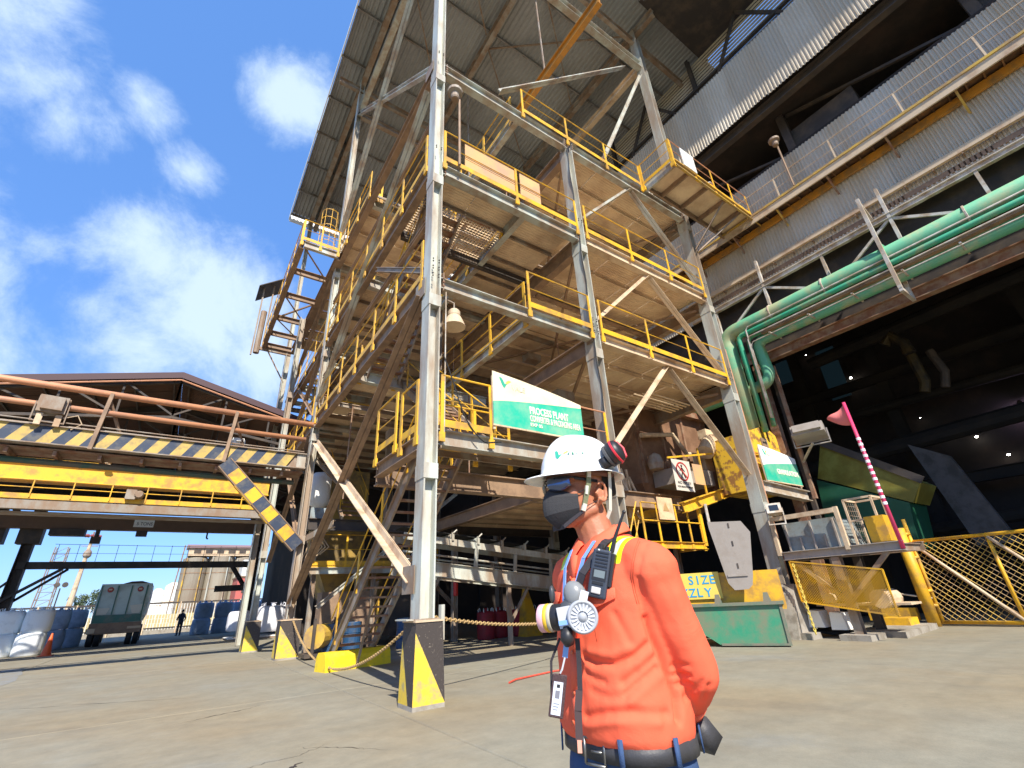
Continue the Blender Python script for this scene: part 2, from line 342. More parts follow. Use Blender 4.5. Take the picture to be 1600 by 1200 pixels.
column(TX - .05, YB, 1.10, 28.8, .24, .34); column(TX2, YB, .2, 15.2); column(TX3, YB, .2, 28.8, .3, .4)
column(3.0, YC, 1.05, 15.3, .24, .34); column(TX2, YC, .2, 15.2, m='steel2'); column(TX3, YC, .2, 28.8, m='steel2')
column(TX, YD - .6, .2, 28.8); column(TX3, YD - .6, .2, 28.8, m='steel2'); column(TX2, YD - .6, .2, 28.8, m='steel2')
def pedestal(x0, x1, y0, y1, h, tp=.03, flip=False):
    # concrete block with painted black and yellow triangles; faces split where the paint meets
    mb = MB(); b = [(x0 - tp, y0 - tp), (x1 + tp, y0 - tp), (x1 + tp, y1 + tp), (x0 - tp, y1 + tp)]; t = [(x0, y0), (x1, y0), (x1, y1), (x0, y1)]
    B = [Vector((*p, 0)) for p in b]; Tp = [Vector((*p, h)) for p in t]
    for k in range(4):
        a, c = B[k], B[(k + 1) % 4]; d, e = Tp[(k + 1) % 4], Tp[k]       # a-c bottom, e-d top
        lo = a.lerp(e, .05), c.lerp(d, .05)
        mb.add([a, c, lo[1], lo[0]], [(0, 1, 2, 3)], 2)
        apex = e.lerp(d, .28) if k == 0 else (e.lerp(d, .72) if k == 3 else e.lerp(d, .5)); apex = apex.lerp((a if k == 0 else c), .10)
        if k == 0:      # front: yellow triangle leaning on the left edge
            tip = e.lerp(a, .12); mb.add([lo[0], lo[1], tip], [(0, 1, 2)], 1); mb.add([lo[1], d, e, tip], [(0, 1, 2, 3)], 0)
        else:
            tip = d.lerp(c, .30).lerp(e.lerp(a, .30), .62 if k == 3 else .5)
            tip = e.lerp(a, .22) if k == 3 else tip
            if k == 3: tip = e.lerp(a, .22); mb.add([lo[0], lo[0].lerp(lo[1], .68), tip], [(0, 1, 2)], 1); mb.add([lo[0].lerp(lo[1], .68), lo[1], d, e, tip], [(0, 1, 2, 3, 4)], 0)
            else: mb.add([lo[0], lo[1], tip], [(0, 1, 2)], 1); mb.add([lo[1], d, e, lo[0], tip], [(0, 1, 2, 4), (2, 3, 4)], 0)
    mb.add(Tp, [(0, 1, 2, 3)], 2)
    me = mb.mesh('pedestal', [M['pedb'], M['pedy'], M['conc']])
    p = part(T, 'pedestal', me, None)
    cp = MB(); cp.box(x0 - .015, x1 + .015, y0 - .015, y1 + .015, h, h + .025); part(p, 'grout_cap', cp, M['beige'])
M['pedb'] = mat('pedestal_black', (.055, .045, .04), .6, dirt=(.26, .22, .17), amt=.16, sc=22, soft=.03, bump=.4)
M['pedy'] = mat('pedestal_yellow', (.72, .50, .05), .5, dirt=(.40, .33, .16), amt=.36, sc=6, bump=.3)
pedestal(3.19, 3.64, 7.30, 7.78, 1.12); pedestal(3.10, 3.70, 17.45, 18.05, 1.08); pedestal(2.72, 3.22, 22.1, 22.75, 1.04)
for (x, y) in ((TX2, YF), (TX2, YB), (TX3, YB), (TX2, YC), (TX3, YC)):
    mb = MB(); mb.box(x - .3, x + .3, y - .3, y + .3, 0, .45 if y > 8 else .3, 0); part(T, 'pedestal', mb, M['conc'])
mb = MB(); mb.poly([(14.0, 7.2, 0), (15.05, 7.2, 0), (14.95, 7.2, 1.25), (14.5, 7.2, 1.35), (14.35, 7.2, 1.1)], (0, .75, 0)); part(T, 'pedestal', mb, M['conc'])

def B(kind, p, q, w=.2, h=.3, m='steel', name='beam', t=.02, up=(0, 0, 1), lab=None):
    mb = MB()
    if kind == 'I': mb.ibeam(p, q, w, h, t, up)
    elif kind == 'C': mb.chan(p, q, w, h, t, up)
    elif kind == 'L': mb.angle(p, q, w, t, up)
    elif kind == 'LL': mb.angle(p, q, w, t, up); mb.prof(p, q, [(-.014, 0), (-.014, w), (-.014 - t, w), (-.014 - t, t), (-.014 - w, t), (-.014 - w, 0)], up)
    else: mb.bar(p, q, w, h, up)
    return part(T, name, mb, M[m], label=lab)
# front face beams
xl, x2a, x2b, x3a = 3.60, 8.15, 8.43, 14.57
for (zb, zt) in ((4.05, 4.36), (7.62, 7.90), (11.12, 11.46), (15.20, 15.56)):
    zc = (zb + zt) / 2; h = zt - zb
    B('I', (xl, 7.62, zc), (x2a, 7.62, zc), .22, h)
    if zb > 5: B('I', (x2b, 7.62, zc), (x3a, 7.62, zc), .22, h, 'steel' if zb > 15 else 'beige')
# side beams on the left face, thick brown
for (zb, zt) in ((7.62, 8.05), (11.15, 11.6), (15.2, 15.62)):
    zc = (zb + zt) / 2
    B('I', (3.42, 7.87, zc), (3.42, YB - .18, zc), .2, zt - zb, 'brown'); B('I', (3.42, YB + .18, zc), (3.42, 26.6, zc), .2, zt - zb, 'brown')
    for x in (TX2, TX3):
        B('I', (x, 7.87, zb - .06), (x, YB - .18, zb - .06), .26, .5, 'brown' if x < 10 else 'steel2', t=.03); B('I', (x, YB + .18, zb - .06), (x, YC, zb - .06), .26, .5, 'dark', t=.03)
    for y in (YB, YC, 13.1 if zb != 15.2 else 13.5):
        B('I', (3.55, y, zc), (x2a, y, zc), .2, .34, 'steel'); B('I', (x2b, y, zc), (x3a, y, zc), .2, .34, 'steel2')
    B('I', (6.25, 7.74, zc), (6.25, 13.0, zc), .18, .32, 'steel')                   # edge of the deck beside the stair well
# low level girders
B('I', (-.2 + 3.6, 10.3, 4.1), (14.5, 10.3, 4.1), .24, .5, 'brown', t=.03); B('I', (3.42, 7.87, 4.15), (3.42, 10.2, 4.15), .2, .3, 'brown')
B('I', (3.6, YB, 4.1), (14.5, YB, 4.1), .24, .4, 'dark', t=.03); B('I', (TX2, 7.87, 4.1), (TX2, YB - .2, 4.1), .24, .4, 'brown')
B('C', (3.55, 14.3, 3.6), (3.55, 17.7, 3.6), .08, .2, 'steel')
# knee and cross braces
B('LL', (3.36, 7.95, 7.55), (3.36, 17.7, 1.55), .13, .2, 'brown', 'brace', .015); B('LL', (3.42, 17.3, 6.85), (3.42, 7.95, 1.70), .16, .2, 'beige', 'brace', .018)
B('I', (3.38, 7.9, 8.25), (3.38, 11.6, 10.85), .12, .14, 'steel2', 'brace'); B('LL', (3.34, 8.0, 14.75), (3.34, 17.6, 8.6), .11, .2, 'steel', 'brace', .014)
B('LL', (3.34, 7.9, 25.6), (3.34, 17.65, 17.1), .11, .2, 'steel', 'brace', .014); B('I', (3.42, 7.9, 15.75), (3.42, 17.7, 25.7), .16, .18, 'steel', 'brace')
B('I', (4.2, 17.9, 1.4), (9.5, 17.9, 5.6), .13, .13, 'steel', 'brace'); B('I', (3.5, 18.1, 6.6), (9.5, 18.1, 1.2), .13, .13, 'steel2', 'brace')
for zt, zf in ((15.15, 12.15), (11.08, 8.35), (7.58, 4.65)):
    B('LL', (11.35, 7.66, zt), (8.5, 7.66, zf), .10, .2, 'beige' if zt < 12 else 'steel', 'brace', .014); B('LL', (11.5, 7.66, zt), (14.5, 7.66, zf - .1), .10, .2, 'beige' if zt < 12 else 'steel', 'brace', .014)
    for (a, b_) in (((8.35, 8.0), (14.6, 17.7)), ((14.6, 8.0), (8.35, 17.7))): B('L', (a[0], a[1], zt - .1), (b_[0], b_[1], zt - .1), .08, .1, 'brown', 'brace', .012)
B('LL', (5.6, 7.6, 16.1), (13.0, 7.6, 24.1), .12, .2, 'steel', 'brace', .014); B('LL', (10.1, 7.6, 15.8), (14.3, 7.6, 24.6), .12, .2, 'steel', 'brace', .014)
B('I', (8.9, 7.68, 25.55), (14.56, 7.68, 25.75), .3, .5, 'steel'); B('I', (TX3, 7.9, 25.9), (TX3, YB, 25.9), .28, .4, 'beige'); B('I', (3.6, 7.68, 25.5), (8.9, 7.68, 25.55), .3, .5, 'steel')
B('I', (TX, 7.9, 25.9), (TX, YB, 25.9), .25, .35, 'steel'); B('I', (3.6, YB, 25.9), (x3a, YB, 25.9), .25, .35, 'steel2')
B('I', (8.1, 5.0, 19.7), (8.1, 24, 19.9), .2, .42, 'orange', 'monorail_beam', .03)
for yy in (8, 14, 20): B('b', (8.1, yy, 19.95), (8.1, yy, 28.6), .05, .05, 'steel2', 'hanger')

# decks: plates, joists
PL = MB(); PL.box(-.74, .74, -.555, .555, 0, .012)
for k in range(-5, 6): PL.box(-.74, .74, k * .1 - .006, k * .1 + .006, -.012, -.001)
plate_me = PL.mesh('deck_plate', M['tan'])
def deck(x0, x1, y0, y1, z, name='deck', grat=False):
    nx = max(1, round((x1 - x0) / 1.5)); ny = max(1, round((y1 - y0) / 1.15)); dx = (x1 - x0) / nx; dy = (y1 - y0) / ny
    mb = MB(); mb.bar((x0 + .02, y0 + .03, z - .05), (x1 - .02, y0 + .03, z - .05), .04, .08); d = part(T, name, mb, M['steel2'])
    jb = MB(); jb.chan((x0, 0, .02), (x1, 0, .02), .05, .14, .01); jm = jb.mesh('joist', M['tan'] if x0 > 8 or z > 12 else M['steel2'])
    for j in range(ny + 1):
        y = min(max(y0 + j * dy, y0 + .09), y1 - .04); inst(d, 'joist', jm, (0, y, z - .12))
    for i in range(nx):
        for j in range(ny):
            if random.random() < .012 and not grat: continue
            inst(d, 'deck_plate', plate_me, (x0 + (i + .5) * dx, y0 + (j + .5) * dy, z + random.uniform(0, .006)), scale=(dx / 1.5, dy / 1.15, 1))
    return d
for z, yb in ((7.92, YC), (11.55, 21.5), (15.58, 21.5)):
    yd = 13.15
    deck(x2b + .02, x3a + .2, 7.75, 13.1, z); deck(x2b + .02, x3a + .2, 13.2, yb, z)
    deck(3.55 if z > 15 or z < 8 else 4.5, x2a, yd if z > 15 or z < 8 else 18.2, 26.5 if z > 8 else yb, z)
    if 8 < z < 15: deck(3.55, x2a, yd, 18.1, z); deck(6.3, x2a, 7.75, 13.05, z)
deck(3.55, 8.2, 7.75, 8.75, 4.37); deck(3.55, 6.2, 7.75, 8.75, 11.55)
deck(8.6, 14.4, 10.6, 17.6, 4.35)

# railings
PO = MB(); PO.box(-.035, .035, -.012, .012, -.22, 1.08); PO.box(-.06, .06, -.02, .02, -.3, -.12); post_me = PO.mesh('post', M['yel'])
PO2 = MB(); PO2.box(-.014, .014, -.05, .05, -.22, 1.08); PO2.box(-.025, .025, -.085, .085, -.3, -.12); post_me2 = PO2.mesh('post', M['yel'])
def railing(p, q, sp=1.75, kick=True, m='yel', h=1.07, owner=None, mid=(.55,)):
    p = Vector(p); q = Vector(q); mb = MB()
    mb.tube([p + Vector((0, 0, h)), q + Vector((0, 0, h))], .021, 6)
    for k in mid: mb.tube([p + Vector((0, 0, k)), q + Vector((0, 0, k))], .013, 5)
    o = part(owner or T, 'railing', mb, M[m])
    if kick:
        kb = MB(); kb.bar(p + Vector((0, 0, .07)), q + Vector((0, 0, .07)), .008, .15); part(o, 'toe_board', kb, M['yel'])
    n = max(1, round((q - p).length / sp)); along_x = abs((q - p).x) > abs((q - p).y)
    for k in range(n + 1): inst(o, 'post', post_me if along_x else post_me2, p.lerp(q, k / n))
    return o
yr = 7.46
railing((6.35, yr, 15.6), (12.0, yr, 15.6)); railing((6.0, yr, 7.93), (8.1, yr, 7.93)); railing((8.5, yr, 7.93), (14.5, yr, 7.93)); railing((8.5, yr, 11.57), (14.5, yr, 11.57))
rl = railing((3.62, yr, 11.57), (8.1, yr, 11.57), 2.3)
for (x0, x1) in ((4.22, 5.92), (6.02, 6.75)):                            # orange dusty sheets tied behind the rail
    mb = MB(); mb.box(x0, x1, yr + .03, yr + .045, 11.63, 12.02); mb.box(x0, x1, yr + .025, yr + .040, 12.035, 12.62); part(rl, 'screen_plate', mb, M['plate'])
for z in (7.93, 11.57, 15.6):
    railing((6.18, 7.9 if z != 11.57 else 8.8, z), (6.18, 13.0, z)); railing((3.6, 13.2, z), (3.75 if z != 7.93 else 4.7, 13.2, z)); railing((4.95, 13.2, z), (6.1, 13.2, z)) if z != 7.93 else None
    railing((3.32, 7.95 if z < 15 else 13.3, z + .12), (3.32, 17.7, z + .12)); railing((3.32, 18.2, z + .12), (3.32, 26.5, z + .12)) if z < 15 else None
railing((3.65, yr, 4.4), (4.75, yr, 4.4), 1.0); railing((4.2, 8.8, 4.4), (6.1, 8.8, 4.4), 1.0); railing((7.2, yr, 4.4), (8.1, yr, 4.4), .9, m='opipe'); railing((3.32, 7.9, 4.4), (3.32, 8.7, 4.4), .8); railing((3.32, 18.3, 8.05), (6.5, 18.3, 8.05)); railing((8.6, 17.6, 7.95), (14.4, 17.6, 7.95))
# stairs
TR = MB(); TR.box(-.47, .47, -.12, .12, -.02, .0); TR.box(-.47, .47, -.125, -.115, -.05, .0); tread_me = TR.mesh('tread', M['rustst'])
def stair(x0, x1, ya, za, yb, zb, m='steel2', n=None, rail=True, tm=None):
    n = n or round(abs(zb - za) / .21); s = 1 if yb > ya else -1
    mb = MB(); L = Vector((0, yb - ya, zb - za)).normalized()
    st = MB(); st.bar((x0, ya, za), (x0, yb, zb), .05, .24); st.bar((x1, ya, za), (x1, yb, zb), .05, .24)
    st.bar((x0 - .05, ya, za + .115), (x0 - .05, yb, zb + .115), .06, .015); st.bar((x1 + .05, ya, za + .115), (x1 + .05, yb, zb + .115), .06, .015)
    o = part(T, 'stair', st, M[m])
    for k in range(1, n): inst(o, 'tread', tm or tread_me, ((x0 + x1) / 2, ya + (yb - ya) * k / n, za + (zb - za) * k / n), scale=((x1 - x0 - .05) / .94, 1, 1))
    if rail:
        for x, dx in ((x0 - .03, -1), (x1 + .03, 1)):
            rb = MB(); rb.tube([(x, ya, za + 1.0), (x, yb, zb + 1.0)], .02, 6); rb.tube([(x, ya, za + .55), (x, yb, zb + .55)], .013, 5)
            r_ = part(o, 'handrail', rb, M['yel'])
            k = 3
            for i in range(k + 1):
                f = (i + .35) / (k + .7); pb = MB(); y = ya + (yb - ya) * f; z = za + (zb - za) * f
                pb.box(x - .012, x + .012, y - .045, y + .045, z + .02, z + .98); part(o, 'handrail_post', pb, M['yel'])
    return o
stair(3.75, 4.75, 14.0, .12, 8.75, 4.3); stair(5.0, 5.95, 8.8, 4.35, 13.1, 7.85); stair(3.8, 4.8, 13.1, 7.9, 8.8, 11.5); stair(5.0, 5.95, 8.8, 11.55, 13.4, 15.5)
WT = MB(); WT.box(-.47, .47, -.13, .13, -.03, .0); wtread = WT.mesh('tread', M['steel2'])
for k in range(8): B('C', (3.5, 18.6 + 1.05 * k, 11.3), (4.4, 18.6 + 1.05 * k, 11.3), .1, .24, 'steel')
B('I', (4.4, 18.2, 11.3), (4.4, 26.5, 11.3), .12, .3, 'steel2')
for k in range(7): B('C', (3.5, 18.6 + 1.15 * k, 7.85), (4.6, 18.6 + 1.15 * k, 7.85), .1, .2, 'steel')
# small brace legs under the first stair, from the photograph
B('L', (4.2, 13.0, .1), (4.2, 11.9, 1.9), .06, .1, 'steel2', 'brace'); B('L', (4.5, 14.0, .25), (4.6, 9.9, 2.9), .05, .1, 'steel2', 'brace')

# left outrigger platform
zt = 15.4
for x in (1.75, 3.28): B('I', (x, 17.15, zt), (x, 27.0, zt), .2, .42, 'brown')  # brown on the outrigger members stands in for their shade
B('I', (1.83, 17.15, zt), (3.2, 17.15, zt), .16, .3, 'steel')
for i, y in enumerate((19.2, 21.3, 23.6, 25.4, 26.95)): B('C', (1.82, y, zt), (3.2, y, zt), .12, .3, 'brown')
for (a, b_, y0, y1) in ((1.85, 3.15, 17.3, 19.1), (1.85, 3.15, 21.4, 23.5), (3.15, 1.85, 21.4, 23.5), (1.85, 3.15, 23.7, 25.3)): B('L', (a, y0, zt - .05), (b_, y1, zt - .05), .07, .1, 'brown', 'brace')
PG = MB()
for k in range(26): PG.box(1.85, 3.18, 17.25 + k * .09, 17.25 + k * .09 + .006, zt + .17, zt + .2)
railing((1.68, 17.2, zt + .2), (1.68, 26.9, zt + .2), 1.6); railing((1.72, 17.07, zt + .2), (3.2, 17.07, zt + .2), .8)
B('I', (3.1, 27.0, 0.02), (3.1, 27.0, 15.2), .2, .24, 'steel', 'column'); B('b', (1.3, 27.0, 15.15), (3.2, 27.0, 15.15), .12, .2, 'steel2'); B('b', (2.0, 27.0, 15.05), (3.05, 27.0, 13.3), .06, .06, 'brown', 'brace')
mb = MB(); mb.box(1.12, 1.2, 26.9, 27.0, 14.6, 19.3); mb.box(1.62, 1.7, 26.9, 27.0, 15.3, 19.5); mb.tube([(1.4, 27, 14.8), (1.4, 27, 17.6)], .16, 8); part(T, 'hoist_post', mb, M['steel2'])
mb = MB(); mb.poly([(.85, 26.4, 18.9), (2.1, 26.4, 19.9), (2.1, 28.2, 19.9), (.85, 28.2, 18.9)], (0, 0, .06)); part(T, 'hoist_roof', mb, M['dark'])
# ladder cage beside the outrigger platform
mb = MB()
for k in range(6):
    c = (2.75, 17.6, 15.7 + k * .45); mb.tube([(c[0] + .35 * math.cos(a * math.pi / 6), c[1] - .38 * math.sin(a * math.pi / 6), c[2]) for a in range(0, 7)], .015, 5)
for a in (0, 1.5, 3, 4.5, 6): mb.tube([(2.75 + .35 * math.cos(a * math.pi / 6), 17.6 - .38 * math.sin(a * math.pi / 6), 15.7), (2.75 + .35 * math.cos(a * math.pi / 6), 17.6 - .38 * math.sin(a * math.pi / 6), 18.0)], .013, 5)
part(T, 'ladder_cage', mb, M['yel'])
# link bridge from the tower to the process building
bz = 15.45
B('C', (12.1, 6.05, bz), (17.9, 6.05, bz - .1), .08, .26, 'yeld'); B('C', (12.1, 7.35, bz), (17.9, 7.35, bz - .1), .08, .26, 'brown'); B('C', (12.1, 6.05, bz), (12.1, 7.4, bz), .08, .3, 'steel')
for x in (12.9, 14.1, 15.3, 16.4, 17.4): B('C', (x, 6.05, bz - .03), (x, 7.35, bz - .03), .06, .2, 'brown')
mb = MB(); mb.box(12.15, 17.85, 6.12, 7.3, bz + .1, bz + .115); part(T, 'bridge_deck', mb, M['tan'])
B('L', (14.7, 7.4, 13.6), (15.2, 6.1, bz - .2), .07, .1, 'steel2', 'brace'); B('L', (14.9, 7.4, 13.6), (16.4, 6.2, bz - .2), .07, .1, 'steel2', 'brace')
railing((12.1, 6.02, bz + .12), (17.2, 6.02, bz + .12), 1.25, m='opipe'); railing((12.02, 6.05, bz + .12), (12.02, 7.4, bz + .12), 1.3)
mb = MB(); mb.box(12.7, 13.5, 5.98, 6.01, bz + .25, bz + 1.15); part(T, 'screen_plate', mb, M['white'])

# high canopy roof
def corr_sheet(w, l, pitch=.25, dep=.045, axis='z', th=.006):
    """ribbed sheet, ribs along local Y (length l), width along X, centred"""
    n = max(1, round(w / pitch)); pts = []
    for i in range(n):
        x = -w / 2 + i * w / n; p = w / n
        pts += [(x, 0), (x + .32 * p, 0), (x + .5 * p, dep), (x + .82 * p, dep)]
    pts.append((w / 2, 0)); mb = MB(); k = len(pts)
    vs = [(x, y, z + t) for t in (0, th) for y in (-l / 2, l / 2) for x, z in pts]
    fs = []
    for i in range(k - 1):
        fs += [(i, i + 1, k + i + 1, k + i), (2 * k + i, 3 * k + i, 3 * k + i + 1, 2 * k + i + 1), (i, 2 * k + i, 2 * k + i + 1, i + 1), (k + i, k + i + 1, 3 * k + i + 1, 3 * k + i)]
    mb.add(vs, fs); return mb
ZR = 29.0
rsheet = corr_sheet(2.02, 2.75, .25, .075).mesh('roof_sheet', M['roof'])
mb = MB()
py = [6.4 + 2.7 * k for k in range(10)]
for y in py: mb.chan((2.0, y, ZR - .12), (24.5, y, ZR - .12), .07, .2, .012)
CR = part(T, 'canopy_roof', mb, M['purlin'])
for i in range(11):
    for j in range(9): inst(CR, 'roof_sheet', rsheet, (3.05 + 2.0 * i, py[j] + 1.35, ZR + random.uniform(0, .008)))
for x in (3.42, 3.88, 8.3, TX3, 19.5): B('I', (x, 6.3, ZR - .5), (x, 31, ZR - .5), .26, .5, 'steel2', 'rafter', .03)
for y in (YF, YB): B('I', (2.2, y, ZR - 1.1), (22, y, ZR - 1.1), .2, .4, 'steel2', 'rafter', .025)
mb = MB(); mb.box(1.94, 1.99, 6.2, 31.2, ZR - .3, ZR + .1); mb.box(1.99, 24, 31.0, 31.12, ZR - .5, ZR + .1); part(T, 'fascia', mb, M['white'])
for (a, b_) in (((4, 7.9), (8.1, 12)), ((8.1, 7.9), (4, 12)), ((8.5, 7.9), (14.5, 12.5)), ((14.5, 7.9), (8.5, 12.5)), ((4, 12), (8.1, 17.5)), ((8.5, 12.5), (14.5, 17.5))):
    B('L', (a[0], a[1], ZR - .3), (b_[0], b_[1], ZR - .3), .07, .1, 'steel2', 'brace')
# gusset plates at the joints of the left face
for (y, z) in ((7.95, 7.7), (7.95, 1.75), (17.6, 1.7), (17.5, 6.7), (17.6, 25.7), (7.95, 15.6), (17.6, 8.7)):
    mb = MB(); mb.box(3.30, 3.312, y - .25, y + .25, z - .22, z + .22); part(T, 'gusset_plate', mb, M['steel2'])
# cable runs and conduit on the columns
mb = MB(); pts = [(8.17 - .03 + .02 * math.sin(k * 1.3), 7.47, 15.1 - k * .35) for k in range(30)]; mb.tube(pts, .018, 5); part(T, 'cable', mb, M['rubber'])
for dx in (.02, .10, .2):
    mb = MB(); mb.tube([(14.95 + dx, 7.5 + dx, 9.2 - dx), (14.95 + dx, 7.5 + dx, 1.5)], .02, 6); part(T, 'conduit', mb, M['opipe'])

for i in range(6):
    mb = MB(); y = 9.0 + .16 * i; mb.tube([(12.2 - .25 * i, y, 7.45), (14.3, y, 7.40)], .03, 6); part(T, 'conduit', mb, M['tan'])
for z, x0, x1, y in ((7.35, 8.6, 14.2, 11.2), (11.0, 8.6, 14.2, 10.4), (15.0, 6.6, 14.0, 10.0), (11.0, 6.5, 8.0, 11.4), (7.4, 3.9, 8.0, 15.4), (11.05, 3.9, 8.0, 15.6)):
    mb = MB(); mb.chan((x0, y, z), (x1, y, z), .22, .08, .01); part(T, 'cable_tray', mb, M['brown'])
for (x, y, z0, z1) in ((9.6, 9.0, 11.0, 13.4), (10.9, 12.0, 7.4, 11.4), (6.9, 9.2, 12.2, 15.3), (7.2, 9.8, 13.6, 15.3), (6.8, 12.0, 4.6, 7.6), (12.6, 11.0, 11.2, 15.3), (4.0, 15.2, 4.5, 7.7), (7.6, 14.6, 8.0, 11.2)):
    mb = MB(); mb.tube([(x, y, z0), (x + .02, y, z1)], .022, 6); part(T, 'hanger_rod', mb, M['rustst'])
for (x, y, z) in ((8.9, 10.0, 7.2), (5.6, 15.8, 7.2), (10.8, 13.8, 10.9), (6.9, 14.4, 10.9), (11.6, 12.0, 14.9)):
    mb = MB(); mb.box(x, x + .7, y, y + .45, z - .2, z + .12); part(T, 'junction_box', mb, M['steel2'])
MS = MB()
for k in range(26): MS.box(3.6 + k * .1, 3.615 + k * .1, 8.8, 10.2, 11.40, 11.43)
for k in range(14): MS.box(3.6, 6.2, 8.8 + k * .1, 8.815 + k * .1, 11.37, 11.399)
part(T, 'open_grating', MS, M['tan'], kind='stuff')
B('b', (3.6, 10.25, 11.3), (8.1, 10.25, 11.3), .14, .28, 'dark')
# cable drooping from the first deck to the front column
mb = MB(); pts = [(3.66 + .1 * k + .02 * math.sin(k), 7.44, 5.9 - 1.9 * math.sin(math.pi * min(1, k / 10) / 2) + (.02 * k)) for k in range(14)]; mb.tube(pts, .014, 5); part(T, 'cable', mb, M['rubber'])
mb = MB(); pts = [(3.70, 7.46, 7.5 - .3 * k) for k in range(12)]; mb.tube(pts, .014, 5); part(T, 'cable', mb, M['truss'])

stair(3.8, 4.7, 18.3, 7.95, 22.6, 11.5); stair(5.0, 5.9, 22.6, 11.6, 18.3, 15.5); stair(4.9, 5.8, 18.4, 4.4, 22.4, 7.9)
for z in (9.75, 13.3): B('I', (3.42, 7.87, z), (3.42, YB - .2, z), .1, .14, 'brown')
for (a, b_) in (((3.34, 18.1, 11.2), (3.34, 22.8, 8.2)), ((3.34, 18.1, 8.2), (3.34, 22.8, 11.2)), ((3.34, 18.1, 15.1), (3.34, 26.3, 11.8)), ((3.34, 18.2, 7.4), (3.2, 22.6, 3.2)), ((3.3, 22.6, 7.4), (3.42, 18.2, 3.4))): B('LL', a, b_, .09, .2, 'brown', 'brace', .012)
for (x, y, z0, z1) in ((6.25, 13.1, 4.4, 15.3), (6.25, 17.7, 4.4, 15.3)): B('I', (x, y, z0), (x, y, z1), .14, .16, 'steel2', 'column')
for z in (4.55,): railing((3.32, 9.0, z), (3.32, 10.2, z), 1.2)

for z in (4.05, 7.62, 11.12, 15.2):
    for (x, w) in ((3.66, .02), (8.12, .02), (8.46, .02), (14.54, .02)):
        if z < 5 and x > 8.4: continue
        mb = MB(); mb.box(x - .012, x + .012, 7.50, 7.74, z - .06, z + .42); part(T, 'end_plate', mb, M['steel2'])
        bb = MB()
        for dz in (.06, .16, .26): bb.box(x - .03, x + .03, 7.485, 7.50, z + dz - .012, z + dz + .012)
        part(T, 'bolts', bb, M['rustst'])
# ------------------------------------------------------------------ process building (runs along Y, facade faces -X)
PB = thing('process_building', 'huge dark process building with dusty corrugated walls, walkway and open doorway behind the tower', 'building', (30, 2, 0))
def wall_sheet_mesh(w, h, pitch, dep, m, name='wall_sheet'):
    mb = corr_sheet(w, h, pitch, dep); mb.v = [(-z, -x, y) for x, y, z in mb.v]; return mb.mesh(name, m)
def wall(x, y0, y1, z0, z1, m, pitch=.19, dep=.05, w=1.14, jag=0, hole=()):
    n = round((y1 - y0) / w); w = (y1 - y0) / n; me = wall_sheet_mesh(w + .02, z1 - z0, pitch, dep, m)
    for i in range(n):
        yc = y0 + (i + .5) * w
        if any(a < yc < b for a, b in hole): continue
        inst(PB, 'wall_sheet', me, (x - (i % 2) * .004, yc, (z0 + z1) / 2 + (random.uniform(-jag, jag) if jag else 0)))
wall(16.5, -13, 31, 19.82, 23.2, M['corr2'], .13, .04, 1.2, .05)
wall(18.0, -13, 31, 15.3, 17.8, M['corr'], .125, .04); wall(17.95, -13, 31, 12.55, 15.32, M['corr'], .125, .04)
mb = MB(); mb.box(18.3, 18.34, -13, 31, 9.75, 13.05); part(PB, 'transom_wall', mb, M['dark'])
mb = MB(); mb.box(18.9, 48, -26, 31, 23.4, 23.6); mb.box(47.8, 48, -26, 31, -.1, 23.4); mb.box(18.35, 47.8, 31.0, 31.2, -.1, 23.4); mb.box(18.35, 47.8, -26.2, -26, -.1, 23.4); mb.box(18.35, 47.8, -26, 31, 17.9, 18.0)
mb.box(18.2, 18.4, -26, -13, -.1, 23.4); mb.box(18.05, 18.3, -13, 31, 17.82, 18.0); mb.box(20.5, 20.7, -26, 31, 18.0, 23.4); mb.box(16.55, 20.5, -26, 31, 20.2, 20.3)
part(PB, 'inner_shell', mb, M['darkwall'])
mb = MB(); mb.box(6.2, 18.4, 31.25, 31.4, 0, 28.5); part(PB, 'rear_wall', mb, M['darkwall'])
def PBb(kind, p, q, w, h, m, name='beam', t=.02, up=(0, 0, 1)):
    mb = MB()
    getattr(mb, {'I': 'ibeam', 'C': 'chan'}[kind])(p, q, w, h, t, up) if kind in 'IC' else mb.bar(p, q, w, h, up)
    return part(PB, name, mb, M[m])
# dark recess with girders between the two upper walls
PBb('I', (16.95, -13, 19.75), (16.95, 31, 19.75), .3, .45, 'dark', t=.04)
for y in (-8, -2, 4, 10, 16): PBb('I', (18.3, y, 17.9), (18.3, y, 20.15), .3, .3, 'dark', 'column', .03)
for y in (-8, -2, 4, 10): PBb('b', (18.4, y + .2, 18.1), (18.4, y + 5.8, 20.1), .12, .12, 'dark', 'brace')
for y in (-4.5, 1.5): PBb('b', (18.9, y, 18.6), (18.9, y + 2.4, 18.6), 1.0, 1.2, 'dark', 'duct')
mb = MB(); mb.chan((16.7, -14, 23.1), (16.7, 31, 23.1), .08, .2, .012); part(PB, 'eave_beam', mb, M['dark'])
